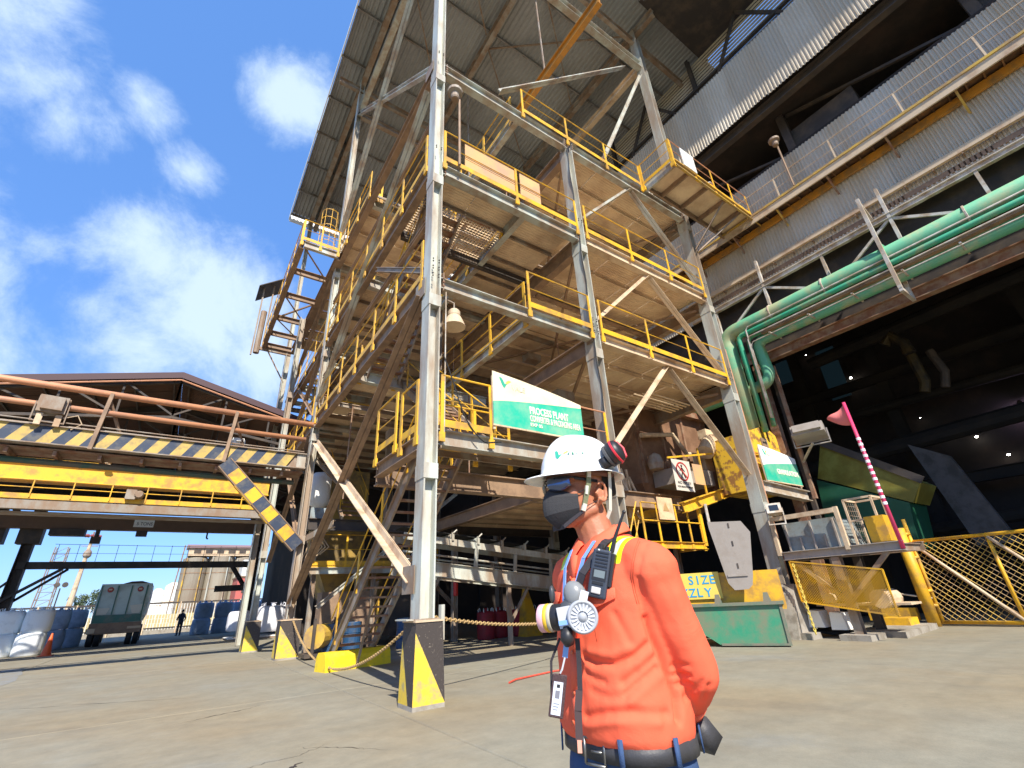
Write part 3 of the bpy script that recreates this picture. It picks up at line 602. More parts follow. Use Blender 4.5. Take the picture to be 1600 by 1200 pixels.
# louvred monitor above the eave
for k in range(34):
    z = 25.5 + k * .1; me = None
LM = MB(); LM.box(0, .025, -3, 3, 0, .14); lou = LM.mesh('louvre_blade', M['corr2'])
LF = MB(); 
for y in (-11, -5, 1, 7, 13, 19): LF.ibeam((18.6, y, 23.4), (18.6, y, 28.9), .2, .2, .02)
for y in (-11, -5, 1, 7, 13): LF.bar((18.5, y, 23.6), (18.5, y + 3, 28.7), .14, .14); LF.bar((18.5, y + 6, 23.6), (18.5, y + 3, 28.7), .14, .14); LF.bar((18.5, y, 26.2), (18.5, y + 6, 26.2), .16, .16)
lf = part(PB, 'monitor_frame', LF, M['dark'])
mb = MB(); mb.box(13.9, 19.4, -26, 6.45, 28.75, 28.9); mb.box(13.9, 14.0, -26, 6.2, 28.4, 28.75); mb.box(19.3, 19.45, 6.2, 31, 28.75, 28.9); part(PB, 'monitor_roof', mb, M['dark'])
for j in range(5):
    for k in range(21): inst(lf, 'louvre_blade', lou, (18.75, -8 + 6 * j, 23.55 + k * .24))
# walkway
DPm = MB(); DPm.box(-.012, .012, -.025, .025, 0, 1.02); dpost = DPm.mesh('post', M['beige'])
PBb('C', (17.12, -13, 15.24), (17.12, 13, 15.24), .06, .36, 'beige', t=.015); PBb('C', (17.08, -13, 15.42), (17.08, 13, 15.42), .04, .09, 'yeld', t=.01)
mb = MB(); mb.box(17.2, 17.97, -13, 13, 15.36, 15.375); 
for k in range(60): mb.box(17.2, 17.9, -12.9 + k * .43, -12.86 + k * .43, 15.22, 15.355)
part(PB, 'walkway_deck', mb, mat('rusty_orange_grating', (.26, .13, .05), .8, dirt=(.10, .06, .04), amt=.55, sc=1.2)); mb = MB(); mb.chan((17.75, -13, 15.1), (17.75, 13, 15.1), .1, .3, .015); part(PB, 'walkway_ledger', mb, M['orange'])
mb = MB(); mb.tube([(17.17, -13, 16.45), (17.17, 12.5, 16.45)], .018, 6); wr = part(PB, 'railing', mb, M['beige']); mb = MB(); mb.tube([(17.17, -13, 15.95), (17.17, 12.5, 15.95)], .012, 5); part(wr, 'mid_rail', mb, M['beige'])
for k in range(12): inst(wr, 'post', dpost, (17.17, -12 + k * 2.1, 15.45))
for k in range(14):
    y = -12 + k * 1.9
    PBb('b', (17.2, y, 15.2), (17.95, y, 14.55), .06, .06, 'yeld' if k % 3 == 0 else 'rustst', 'bracket'); PBb('b', (17.2, y, 15.15), (17.95, y, 15.15), .06, .1, 'rustst', 'bracket')
# rails, truss
for z, x in ((13.38, 17.66), (12.52, 17.6)):
    PBb('C', (x, -13, z), (x, 10, z), .12, .2, 'beige'); 
for k in range(30): PBb('b', (17.66, -12 + k * .75, 13.22), (17.9, -12 + k * .75, 13.22), .04, .05, 'brown', 'rail_clip')
PBb('I', (17.2, -13, 12.2), (17.2, 9.2, 12.2), .16, .2, 'truss', 'truss_chord'); PBb('I', (17.2, -13, 10.55), (17.2, 9.2, 10.55), .16, .18, 'truss', 'truss_chord')
for k in range(11):
    y = 8.6 - k * 2.15
    PBb('b', (17.2, y, 10.6), (17.2, y, 13.4 if k % 2 else 12.15), .09, .12, 'truss', 'truss_web')
    if k % 2: PBb('b', (17.22, y, 12.1), (17.22, y - 2.1, 10.7), .07, .09, 'truss', 'truss_web')
    else: PBb('b', (17.22, y, 10.7), (17.22, y - 2.1, 12.1), .07, .09, 'truss', 'truss_web')
PBb('I', (18.0, -13, 9.6), (18.0, 8.1, 9.6), .3, .38, 'rustst', 'door_header', .03); PBb('I', (18.0, 7.95, 0), (18.0, 7.95, 9.4), .3, .3, 'rustst', 'door_column', .03); PBb('b', (18.3, 7.6, 1), (18.3, 7.6, 9.2), .15, .12, 'dark', 'door_guide')
PBb('C', (17.9, -13, 13.0), (17.9, 13, 13.0), .1, .18, 'brown')
# floor of the building interior and back-wall panes
mb = MB()
for (y0, y1, z0, z1) in ((10.9, 12.1, 12.9, 14.4), (8.7, 9.7, 10.9, 14.1)):
    mb.box(29.9, 29.95, y0, y1, z0, z1)
part(PB, 'window_pane', mb, mat('dim_blue_pane_glow', (.004, .009, .012), .3, emit=.7, bump=0))  # panes emit a faint blue in place of daylight behind them
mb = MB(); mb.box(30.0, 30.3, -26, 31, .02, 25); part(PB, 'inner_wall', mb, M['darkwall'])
lampm = mat('lamp_glow', (1, .95, .85), .3, emit=30, bump=0); lampv = mat('violet_lamp_glow', (.75, .6, 1.0), .3, emit=55, bump=0)
for i, (y, z, r) in enumerate(((2.72, 8.02, .12), (4.57, 7.1, .06), (3.86, 6.05, .055), (8.35, 11.75, .06), (10.1, 14.05, .03), (6.2, 8.6, .03), (5.6, 7.4, .03))):
    lp = thing('high_bay_lamp', ('large violet-white lamp at the right edge of the dark hall' if i == 0 else 'small white lamp, %s, in the dark hall' % ['', 'above right of the flag pole tip', 'lowest right, below the others', 'nearest to the dim blue window', 'highest of all beside the door header', 'faint and left of the violet lamp', 'faint and just above the slab'][i]), 'lamp', (29.6, y, z), 'lamps in the dark hall')
    mb = MB(); mb.lathe((0, 0, r * .6), [(r * .4, r * 1.2), (r * 1.1, 0), (r * 1.15, -.02)], 10); part(lp, 'reflector', mb, M['dark'], local=True)
    mb = MB(); mb.lathe((0, 0, 0), [(.001, -r * .9), (r * .7, -r * .6), (r, 0), (r * .7, r * .6), (.001, r * .9)], 10); part(lp, 'bulb', mb, lampv if i == 0 else lampm, local=True)

# ------------------------------------------------------------------ green pipes along the truss
def arc(c, r, a0, a1, ax1, ax2, n=7):
    c = Vector(c); ax1 = Vector(ax1); ax2 = Vector(ax2)
    return [c + ax1 * r * math.cos(R(a0 + (a1 - a0) * k / n)) + ax2 * r * math.sin(R(a0 + (a1 - a0) * k / n)) for k in range(n + 1)]
def pipe(name, pts, r, m, label, cat='pipe', group='pipes along the building truss', flanges=()):
    t = thing(name, label, cat, pts[0], group)
    mb = MB(); mb.tube(pts, r, 16); part(t, 'pipe_run', mb, M[m], smooth=True)
    for f in flanges:
        mb = MB(); p = Vector(f[0]); d = Vector(f[1]).normalized(); mb.lathe(p, [(r * 1.25, -.04), (r * 1.35, -.03), (r * 1.35, .03), (r * 1.25, .04)], 16, ax=d); part(t, 'flange', mb, M[m])
    return t
Yv = (0, 1, 0); Zv = (0, 0, 1)
pipe('large_green_pipe', [(17.0, -14, 10.78), (17.0, 7.6, 10.78)] + arc((17.0, 7.9, 10.28), .5, 90, 0, Yv, Zv) [0:] + [(17.0, 8.4, 6.2)], .31, 'green', 'thickest pale green pipe, top of the bundle, running under the white truss', flanges=(((17, 2.6, 10.78), Yv), ((17, -4, 10.78), Yv)))
pipe('green_pipe', [(16.8, -14, 10.38), (16.8, 7.4, 10.38)] + arc((16.8, 7.6, 10.18), .2, 90, 0, Yv, Zv) + [(16.8, 7.8, 6.4)], .10, 'green2', 'slim bright green pipe just below the thickest pipe of the bundle')
pipe('green_pipe', [(17.1, -14, 10.3), (17.1, 7.2, 10.3)] + arc((17.1, 7.4, 10.1), .2, 90, 0, Yv, Zv) + [(17.1, 7.6, 6.6)], .08, 'green2', 'second slim green pipe, behind the brown cable tray')
pipe('green_pipe', [(17.35, -14, 10.1), (17.35, 6.9, 10.1)] + arc((17.35, 7.1, 9.8), .3, 90, 10, Yv, Zv) + arc((17.35, 7.75, 8.75), .42, 180, 270, Yv, Zv) + [(17.35, 9.4, 8.33), (17.35, 17.5, 8.33)], .21, 'green', 'lowest dusty green pipe bending down beside the doorway and on behind the tower')
mb = MB(); mb.chan((16.95, -14, 10.22), (16.95, 7.0, 10.22), .5, .10, .012); t = solo('cable_tray', mb, M['brown'], 'brown dusty cable tray among the green pipes', 'cable tray')
for (dx, dz, r) in ((-.14, 10.56, .03), (-.2, 10.12, .025), (-.05, 9.92, .02)):
    pipe('thin_pipe', [(16.85 + dx, -14, dz), (16.85 + dx, 7.3, dz), (16.85 + dx, 7.4, dz - .1), (16.85 + dx, 7.42, 6.8)], r, 'truss', {10.56: 'thin pale pipe between the two uppermost green pipes', 10.12: 'thin pale pipe along the edge of the brown tray', 9.92: 'lowest thin pale pipe under the tray'}[dz])
for k, y in enumerate((2.6, -3.6, -9.6)):
    t = thing('pipe_hanger', ['dusty pipe hanger frame around the green pipes near the flag pole top', 'dusty pipe hanger frame around the pipes at the right edge', 'dusty pipe hanger frame beyond the right edge'][k], 'pipe support', (16.7, y, 9.2), 'pipe hanger frames')
    mb = MB(); mb.bar((16.6, y, 9.35), (16.6, y, 13.0), .1, .12); mb.bar((17.6, y, 9.35), (17.6, y, 10.6), .1, .12); mb.bar((16.55, y, 9.3), (17.65, y, 9.3), .1, .12); mb.bar((16.6, y, 12.9), (17.6, y, 12.3), .08, .08); part(t, 'hanger_frame', mb, M['truss'])

# ------------------------------------------------------------------ lettering helper
def text_mesh(s, size, m, extr=.004, align='LEFT', bold=0.0):
    cu = bpy.data.curves.new('lettering', 'FONT'); cu.body = s; cu.size = size; cu.extrude = extr; cu.align_x = align; cu.offset = bold; cu.resolution_u = 3
    o = bpy.data.objects.new('tmp', cu); COL.objects.link(o); dg = bpy.context.evaluated_depsgraph_get(); me = bpy.data.meshes.new_from_object(o.evaluated_get(dg)); bpy.data.objects.remove(o)
    me.materials.clear(); me.materials.append(m); me.name = 'lettering'; return me
def put_text(t, s, size, m, loc, xdir, ydir, sx=1, bold=0.0, align='LEFT', local=False, name='lettering', fit=None):
    me = text_mesh(s, size, m, align=align, bold=bold)
    if fit: sx = fit / (max(v.co.x for v in me.vertices) - min(v.co.x for v in me.vertices))
    x = Vector(xdir).normalized(); y = Vector(ydir).normalized(); z = x.cross(y)
    mt = Matrix((x * sx, y, z)).transposed().to_4x4(); mt.translation = Vector(loc); me.transform(mt)
    return part(t, name, me, None, local=local)
M['signg'] = mat('sign_green', (.01, .42, .27), .35, dirt=(.25, .50, .33), amt=.38, sc=2.2, bump=0, soft=.25)
M['signc'] = mat('sign_cream', (.86, .76, .52), .4, dirt=(.80, .66, .42), amt=.4, sc=1.5, bump=0)
M['signw'] = mat('sign_white', (.88, .90, .86), .35, bump=0); M['signt'] = mat('sign_lettering', (.85, .85, .62), .4, bump=0)
M['logoy'] = mat('logo_yellow', (.85, .62, .12), .4, bump=0); M['logog'] = mat('logo_green', (.05, .42, .28), .4, bump=0); M['logogrey'] = mat('faded_grey_print', (.55, .54, .42), .5, bump=0)
def logo(t, o, s, ux, uz, off, local=False, gm=None):
    """V-shaped mark: green swoosh and yellow wing"""
    o = Vector(o); ux = Vector(ux); uz = Vector(uz); d = Vector(off)
    P = lambda a, b: o + ux * a * s + uz * b * s
    g = MB(); g.poly([P(0, 1), P(.22, 1.02), P(.42, .8), P(.62, .42), P(.85, .52), P(.52, 0), P(.3, .3)], d); part(t, 'logo_mark', g, gm or M['logog'], local=local)
    y = MB(); y.poly([P(.66, .46), P(.8, .72), P(1.05, .86), P(1.3, .8), P(1.0, .6), P(.88, .5)], d); part(t, 'logo_wing', y, M['logoy'], local=local)
def area_sign(x0, x1, y, z0, zl, zr, label, lines, cream, lx):
    t = thing('area_sign', label, 'sign', ((x0 + x1) / 2, y, z0))
    n = 12; w = x1 - x0
    top = lambda f: zl + (zr - zl) * f + .03 * math.sin(math.pi * f); midl = lambda f: z0 + .50 + .27 * f ** .75
    a = MB(); a.poly([(x0 + w * k / n, y, midl(k / n)) for k in range(n + 1)] + [(x0 + w * k / n, y, top(k / n)) for k in range(n, -1, -1)], (0, .02, 0)); part(t, 'upper_field', a, M[cream])
    b = MB(); b.poly([(x0, y, z0), (x1, y, z0)] + [(x0 + w * k / n, y, midl(k / n) - .003) for k in range(n, -1, -1)], (0, .02, 0)); part(t, 'lower_field', b, M['signg'])
    f = MB(); f.box(x0 - .015, x1 + .015, y - .004, y + .03, z0 - .035, z0 - .002); f.box(x0, x0 + .05, y + .022, y + .06, z0 - .1, zl - .1); f.box(x1 - .1, x1 - .05, y + .022, y + .06, z0 - .1, zr - .1); part(t, 'frame', f, M['beige'])
    logo(t, (x0 + .16, y - .003, zl - .36), .24, (1, 0, 0), (0, 0, 1), (0, -.004, 0))
    for s, size, dx, dz, bold, sx, m in lines: put_text(t, s, size, M[m], (lx + dx, y - .006, z0 + dz), (1, 0, 0), (0, 0, 1), 1, bold, fit=sx)
    return t
area_sign(4.76, 7.22, 7.36, 4.60, 5.80, 5.46, 'curved green and cream sign reading PROCESS PLANT on the first deck rail', [
    ('PROCESS PLANT', .235, 0, .38, .006, 1.10, 'signt'), ('CONVERTER & PACKAGING AREA', .20, 0, .205, .004, 1.45, 'signt'), ('EXP 05', .11, 0, .09, .001, .32, 'signt'), ('VALE', .17, -.45, .84, 0, .36, 'logogrey')], 'signc', 5.68)
area_sign(15.42, 17.75, 7.55, 4.46, 5.66, 5.42, 'green and white sign reading GRANULATION on the beam right of the tower', [('GRANULATION', .24, -.05, .28, .008, 1.42, 'signt'), ('VALE', .11, -.5, .86, 0, .26, 'logogrey')], 'signw', 16.25)
B('I', (15.0, 7.6, 4.22), (18.0, 7.6, 4.1), .24, .34, 'truss', up=(0, 0, 1)); B('b', (18.05, 7.4, 4.0), (18.05, 7.4, 9.2), .12, .12, 'rustst', 'post')

# ------------------------------------------------------------------ lamps
def bell_lamp(loc, label, r=.33, arm=None):
    t = thing('bell_lamp', label, 'lamp', loc); x, y, z = loc
    mb = MB(); mb.lathe(loc, [(r, 0), (r * .99, .02), (r * .82, .13), (r * .62, .24), (r * .52, .27), (r * .55, .29), (r * .55, .38), (r * .4, .43), (.03, .44)], 20); part(t, 'housing', mb, M['beige'], smooth=False)
    mb = MB(); mb.lathe(loc, [(r * .92, .012), (r * .5, .16), (.02, .2)], 20); part(t, 'reflector', mb, M['rustst'])
    mb = MB(); mb.lathe(loc, [(.02, .02), (.09, .06), (.10, .12), (.05, .18)], 12); part(t, 'bulb', mb, M['white'])
    mb = MB(); mb.tube(arm or [(x, y, z + .42), (x, y, z + .62), (x - .25, y + .1, z + .75)], .02, 6); part(t, 'bracket', mb, M['steel2'])
bell_lamp((3.98, 7.62, 6.78), 'dusty bell-shaped industrial lamp hanging below the second deck beam beside the front column', .25)
def pole_lamp(p, h, label):
    x, y, z = p; t = thing('pole_lamp', label, 'lamp', p)
    mb = MB(); mb.tube([p, (x, y, z + h)], .035, 8); mb.tube([(x, y, z + h - .05), (x - .12, y, z + h)], .02, 6); part(t, 'pole', mb, M['brown'])
    mb = MB(); mb.lathe((x - .14, y, z + h - .42), [(.1, 0), (.12, .05), (.12, .2), (.21, .24), (.21, .34), (.05, .42)], 14); part(t, 'lamp_head', mb, M['steel2'])
pole_lamp((3.98, 7.35, 11.5), 2.9, 'lamp on a thin brown pole clamped to the third deck beside the screen plates'); pole_lamp((17.1, 4.2, 15.5), 2.6, 'round lamp on a thin pole on the building walkway')
def flood(loc, label, w=.9, h=.35, d=.5, rz=0, tilt=-20, m='chute'):
    t = thing('floodlight', label, 'floodlight', loc, rz=rz)
    mb = MB(); mb.box(-w / 2, w / 2, -d / 2, d / 2, -h / 2, h / 2); mb.box(-w / 2 + .08, w / 2 - .08, d / 2 - .02, d / 2 + .12, -h / 2 + .06, h / 2 - .04); mb.box(-w / 2 - .03, w / 2 + .03, -d / 2 - .03, -d / 2 + .02, -h / 2 - .03, h / 2 + .03)
    a = part(t, 'housing', mb, M[m], local=True); a.rotation_euler = (R(tilt), 0, 0)
    mb = MB(); mb.box(-w / 2 + .05, w / 2 - .05, -d / 2 - .045, -d / 2 - .032, -h / 2 + .04, h / 2 - .04); g = part(a, 'lens', mb, M['glass'], local=True)
    mb = MB(); mb.box(-w / 2 - .06, -w / 2 - .03, -.04, .04, -h / 2 - .25, .05); mb.box(w / 2 + .03, w / 2 + .06, -.04, .04, -h / 2 - .25, .05); mb.box(-w / 2 - .06, w / 2 + .06, -.04, .04, -h / 2 - .28, -h / 2 - .25); part(t, 'yoke', mb, M[m], local=True)
    return t
flood((17.6, 6.75, 6.15), 'large dusty floodlight on an arm beside the door column', 1.0, .36, .7, R(105), 15)
B('b', (18.0, 7.4, 5.3), (17.5, 6.7, 5.75), .06, .06, 'truss', 'lamp_arm')
flood((14.35, 7.1, 3.35), 'small floodlight with a bright face halfway up the right column', .34, .26, .2, R(-60), -25, 'truss')

# ------------------------------------------------------------------ entrance gate
G = thing('wire_mesh_gate', 'yellow pipe-framed gate with diamond wire mesh in front of the dark hall', 'gate', (19.1, 5.3, 0))
gx = 19.1; gl = 5.5; gr = -.6
def tb(name, pts, r, m='yel', n=10, t=G, **k): 
    mb = MB(); mb.tube(pts, r, n); return part(t, name, mb, M[m], smooth=True, **k)
tb('top_rail', [(gx, gl, 2.36), (gx, gr, 2.36)], .05); tb('bottom_rail', [(gx, gl, .1), (gx, gr, .1)], .05)
tb('hinge_stile', [(gx, gl, .05), (gx, gl, 3.05)], .055)
for y in (3.72, 2.05, .4): tb('stile', [(gx, y, .12), (gx, y, 2.34)], .05)
for (a, b_) in ((gl, 3.72), (3.72, 2.05), (2.05, .4)): tb('diagonal_brace', [(gx - .03, a, 2.3), (gx - .03, b_, .15)], .045, 'beige')
mb = MB(); s = .17; k = -20
while k * s < 9:
    for sg in (1, -1):
        # wires y = gl - (z +- c)
        c = k * s; pts = []
        z0, z1 = .12, 2.34
        ya = gl - c - sg * (z0 if sg > 0 else z0) ; yb = gl - c - sg * z1
        a = Vector((gx + .02 * sg, ya, z0)); b_ = Vector((gx + .02 * sg, yb, z1)); 
        lo, hi = gr, gl
        def clipy(a, b_):
            if max(a.y, b_.y) < lo or min(a.y, b_.y) > hi: return None
            d = b_ - a; ts = [0, 1]
            if d.y:
                t1, t2 = sorted(((lo - a.y) / d.y, (hi - a.y) / d.y)); ts = [max(0, t1), min(1, t2)]
            return (a + d * ts[0], a + d * ts[1]) if ts[1] > ts[0] else None
        r_ = clipy(a, b_)
        if r_: mb.tube([r_[0], r_[1]], .009, 4, caps=False)
    k += 1
part(G, 'wire_mesh', mb, M['yeld'], kind='stuff')
GP = thing('gate_post', 'round yellow steel post that the wire mesh gate hangs on', 'post', (18.9, 5.66, 0))
tb('post_tube', [(18.9, 5.66, 0), (18.9, 5.66, 2.78)], .16, 'yel', 14, GP); 
for z in (.55, 1.9, 2.6, .95): tb('hinge', [(18.95, 5.6, z), (19.08, 5.47, z)], .045, 'yel', 8, GP); 
tb('drop_bolt', [(18.85, 6.8, 1.0), (18.98, 5.5, .75)], .03, 'truss', 6, GP)
mb = MB(); mb.box(18.9, 19.1, 6.0, 7.3, .15, .5); solo('yellow_skid_beam', mb, M['yel'], 'short yellow beam on the ground left of the gate post', 'beam')
mb = MB(); mb.box(17.2, 17.9, 5.7, 6.4, .0, .32); solo('yellow_block', mb, M['yel'], 'small yellow block at the foot of the grey stand', 'block')
mb = MB(); mb.poly([(15.2, 5.2, 0), (18.2, 5.4, 0), (18.1, 6.6, 0), (15.6, 6.4, 0)], (0, 0, .14)); solo('concrete_kerb', mb, M['conc'], 'low worn concrete kerb under the grey stand', 'kerb')

# ------------------------------------------------------------------ grey feeder stand with trough, guard, flag
S = thing('feeder_stand', 'grey steel stand carrying a ribbed trough and a small yellow cage', 'stand', (15.1, 6, 0))
def SB(kind, p, q, w, h, m, name, t=S):
    mb = MB(); getattr(mb, {'I': 'ibeam', 'C': 'chan'}[kind])(p, q, w, h, .018) if kind in 'IC' else mb.bar(p, q, w, h)
    return part(t, name, mb, M[m])
SB('I', (14.55, 7.28, 2.08), (14.55, 4.35, 2.08), .18, .22, 'chute', 'table_beam'); SB('I', (15.9, 7.28, 2.08), (15.9, 4.35, 2.08), .18, .22, 'steel2', 'table_beam')
for y in (7.2, 5.9, 4.45): SB('I', (14.6, y, 2.05), (15.85, y, 2.05), .12, .18, 'steel2', 'cross_beam')
SB('I', (14.6, 5.95, .12), (14.6, 5.95, 1.95), .2, .2, 'steel2', 'leg'); SB('I', (15.9, 5.95, .12), (15.9, 5.95, 1.95), .2, .2, 'dark', 'leg')
SB('b', (14.6, 5.9, .9), (14.6, 4.75, 1.98), .1, .1, 'steel2', 'brace'); SB('b', (14.6, 6.0, .9), (14.6, 7.1, 1.98), .1, .1, 'steel2', 'brace')
mb = MB(); mb.box(14.2, 15.1, 5.6, 6.3, 0, .13); part(S, 'footing', mb, M['conc']); mb = MB(); mb.box(14.1, 14.6, 6.9, 7.6, 0, .15); part(S, 'footing', mb, M['conc'])
mb = MB(); mb.box(14.7, 15.9, 5.55, 7.2, 2.2, 2.215)
mb.poly([(14.75, 7.15, 2.22), (14.75, 5.6, 2.22), (14.75, 5.75, 2.98), (14.75, 7.2, 2.98)], (.012, 0, 0)); mb.poly([(15.85, 7.15, 2.22), (15.85, 5.6, 2.22), (15.85, 5.75, 2.98), (15.85, 7.2, 2.98)], (.012, 0, 0)); mb.box(14.75, 15.85, 7.14, 7.16, 2.22, 2.98)
mb.poly([(14.75, 5.6, 2.22), (15.85, 5.6, 2.22), (15.85, 5.78, 2.95), (14.75, 5.78, 2.95)], (0, .012, 0)); tr = part(S, 'trough', mb, mat('blue_grey_trough', (.25, .29, .29), .5, dirt=(.2, .19, .17), amt=.4, sc=3))
for y in (7.1, 6.75, 6.4, 6.1, 5.8): mb = MB(); mb.box(14.68, 14.745, y - .02, y + .02, 2.2, 2.95 if y in (7.1, 6.4, 5.8) else 2.55); part(tr, 'stiffener', mb, M['chute'])
SB('b', (14.5, 7.35, 3.12), (14.5, 5.6, 3.12), .12, .12, 'beige', 'top_rail'); SB('b', (14.5, 7.35, 2.1), (14.5, 7.35, 3.12), .1, .1, 'beige', 'upright'); SB('b', (14.5, 5.55, 2.1), (14.5, 5.55, 3.2), .1, .1, 'beige', 'upright')
CG = MB()
for y in (5.4, 4.75): CG.bar((14.75, y, 2.2), (14.75, y, 3.35), .05, .05); CG.bar((15.5, y, 2.2), (15.5, y, 3.35), .05, .05)
CG.bar((14.75, 5.4, 3.35), (14.75, 4.75, 3.35), .05, .05); CG.bar((15.5, 5.4, 3.35), (15.5, 4.75, 3.35), .05, .05); CG.bar((14.75, 5.4, 3.35), (15.5, 5.4, 3.35), .05, .05); CG.bar((14.75, 4.75, 3.35), (15.5, 4.75, 3.35), .05, .05); CG.bar((14.75, 5.4, 2.8), (14.75, 4.75, 2.8), .04, .04)
cg = part(S, 'cage_frame', CG, M['beige']); mb = MB(); mb.box(14.7, 15.2, 4.62, 5.05, 2.22, 2.85); part(S, 'control_box', mb, M['yel'])
mb = MB()
for k in range(8): mb.bar((14.9, 5.4 - .0, 2.3 + k * .13), (15.5, 5.4, 2.3 + k * .13), .01, .01); 
for k in range(5): mb.bar((14.9 + k * .14, 5.4, 2.22), (14.9 + k * .14, 5.4, 3.3), .01, .01)
part(S, 'cage_mesh', mb, M['steel2'], kind='stuff')
# inclined expanded-metal guard hanging in front
MG = thing('mesh_guard', 'slanted yellow expanded-metal guard panel under the grey stand', 'guard', (14.4, 6, .6))
A = [Vector((14.38, 7.09, 1.93)), Vector((14.38, 4.93, 1.57)), Vector((14.38, 4.93, .54)), Vector((14.38, 7.05, .90))]
mb = MB()
for k in range(4): mb.bar(A[k], A[(k + 1) % 4], .035, .035, up=(1, 0, 0))
part(MG, 'frame', mb, M['yel'])
mb = MB(); U = A[1] - A[0]; V = A[3] - A[0]
for k in range(-22, 62):
    for sg in (1, -1):
        # diagonal strands in (u,v) of the panel
        c = k / 40.0; 
        def uv(u, v): return A[0] + U * u + V * v
        u0, u1 = (c, c + .5) if sg > 0 else (c + .5, c)
        v0, v1 = 0., 1.
        if max(u0, u1) <= 0 or min(u0, u1) >= 1: continue
        def cl(u0, v0, u1, v1):
            du = u1 - u0; ts = sorted(((0 - u0) / du, (1 - u0) / du)); a = max(0, ts[0]); b_ = min(1, ts[1]); return (u0 + du * a, v0 + (v1 - v0) * a, u0 + du * b_, v0 + (v1 - v0) * b_) if b_ > a else None
        r_ = cl(u0, v0, u1, v1)
        if r_: mb.bar(uv(r_[0], r_[1]), uv(r_[2], r_[3]), .006, .014, up=(1, 0, 0))
for k in range(-22, 62): pass
part(MG, 'expanded_metal', mb, M['yel'], kind='stuff')
# conveyor belt and motor seen through the guard
mb = MB(); mb.box(15.0, 15.7, 4.8, 7.0, .75, .80); mb.tube([(14.9, 5.4, .9), (15.8, 5.4, .9)], .22, 14); mb.tube([(14.9, 6.6, .95), (15.8, 6.6, .95)], .12, 12); solo('belt_tail_pulley', mb, M['beige'], 'dusty belt pulley seen through the yellow mesh guard', 'pulley')
for k, (y, z0, lab) in enumerate(((7.0, .25, 'white sack lump under the left end of the mesh guard'), (6.45, .2, 'white sack lump beside the stand leg'))):
    mb = MB(); mb.poly([(14.7, y - .2, z0), (14.7, y + .2, z0), (14.7, y + .15, z0 + .42), (14.7, y - .14, z0 + .4)], (.5, 0, 0)); solo('sack', mb, M['white'], lab, 'sack')
F = thing('flag_pole', 'pink-red pole with white bands and a small pennant at the gate', 'flag', (14.5, 4.38, 2.1))
mb = MB(); mb.tube([(14.5, 4.38, 2.0), (14.5, 4.47, 5.86)], [.05, .042], 10); part(F, 'pole', mb, mat('pink_red_pole', (.72, .06, .16), .35, bump=0), smooth=True)
wh = mat('band_white', (.85, .82, .85), .4, bump=0)
for k in range(12):
    mb = MB(); z = 3.05 + k * .155; y = 4.38 + (z - 2) * .09 / 3.86; mb.lathe((14.5, y, z), [(.053, 0), (.053, .07)], 10); part(F, 'band', mb, wh)
mb = MB(); n = 8; top = []; bot = []
for k in range(n + 1):
    u = k / n; x = 14.5 - .10 * math.sin(u * 3) * u; y = 4.49 + .50 * u; top.append((x, y, 5.82 - .30 * u - .05 * math.sin(u * 5))); bot.append((x, y, 5.20 + .28 * u - .05 * math.sin(u * 4)))
mb.poly([], (0, 0, 0)) if False else None
mb.add([(*t_,) for t_ in top] + bot + [(a[0] + .008, a[1], a[2]) for a in top + bot], [(i, i + 1, n + 2 + i, n + 1 + i) for i in range(n)] + [(2 * n + 2 + i, 3 * n + 3 + i, 3 * n + 4 + i, 2 * n + 3 + i) for i in range(n)] + [(i, 2 * n + 2 + i, 2 * n + 3 + i, i + 1) for i in range(n)] + [(n + 1 + i, n + 2 + i, 3 * n + 4 + i, 3 * n + 3 + i) for i in range(n)])
part(F, 'pennant', mb, mat('pennant_cloth', (.80, .22, .20), .8, bump=0), smooth=True)

# ------------------------------------------------------------------ green bin, grizzly board, chute
BN = thing('skip_bin', 'weathered green steel skip bin with sloped left end', 'skip', (12.49, 6.65, 0), rz=R(26.8))
mb = MB(); pf = [(.02, .03), (1.55, .03), (2.1, .40), (2.25, .93), (.02, .93)]
gbin = mat('weathered_green_steel', (.03, .26, .14), .5, dirt=(.20, .19, .12), amt=.42, sc=1.6, soft=.2)
mb.poly([(0, y, z) for y, z in pf], (.015, 0, 0)); part(BN, 'front_wall', mb, gbin, local=True); mb = MB(); mb.poly([(1.3, y, z) for y, z in pf], (.015, 0, 0)); part(BN, 'rear_wall', mb, gbin, local=True)
mb = MB(); mb.box(.015, 1.3, .005, .02, .03, .93); part(BN, 'end_wall', mb, gbin, local=True); mb = MB(); mb.poly([(.015, 1.55, .03), (1.3, 1.55, .03), (1.3, 2.1, .40), (.015, 2.1, .40)], (0, -.01, .02)); part(BN, 'end_wall', mb, gbin, local=True); mb = MB(); mb.box(.015, 1.3, .02, 1.54, .03, .045); part(BN, 'floor', mb, gbin, local=True)
rimm = mat('bin_rim_paint', (.11, .18, .12), .55, dirt=(.2, .18, .13), amt=.5, sc=3)
for (a, b_, c, d) in ((-.08, 0, -.06, 2.36), (1.32, 1.4, -.06, 2.36), (.0, 1.32, -.07, .0)): mb = MB(); mb.box(a, b_, c, d, .92, .995); part(BN, 'rim', mb, rimm, local=True)
mb = MB(); mb.box(-.035, -.002, -.02, .05, .03, .92); part(BN, 'corner_strip', mb, rimm, local=True); mb = MB(); mb.box(-.035, -.002, .05, 1.55, .03, .08); part(BN, 'bottom_strip', mb, rimm, local=True)
for y in (.28, 1.42): mb = MB(); mb.poly([(-.04, y - .09, .996), (-.04, y + .09, .996), (-.04, y + .05, 1.2), (-.04, y - .05, 1.2)], (.03, 0, 0)); part(BN, 'lifting_lug', mb, rimm, local=True)
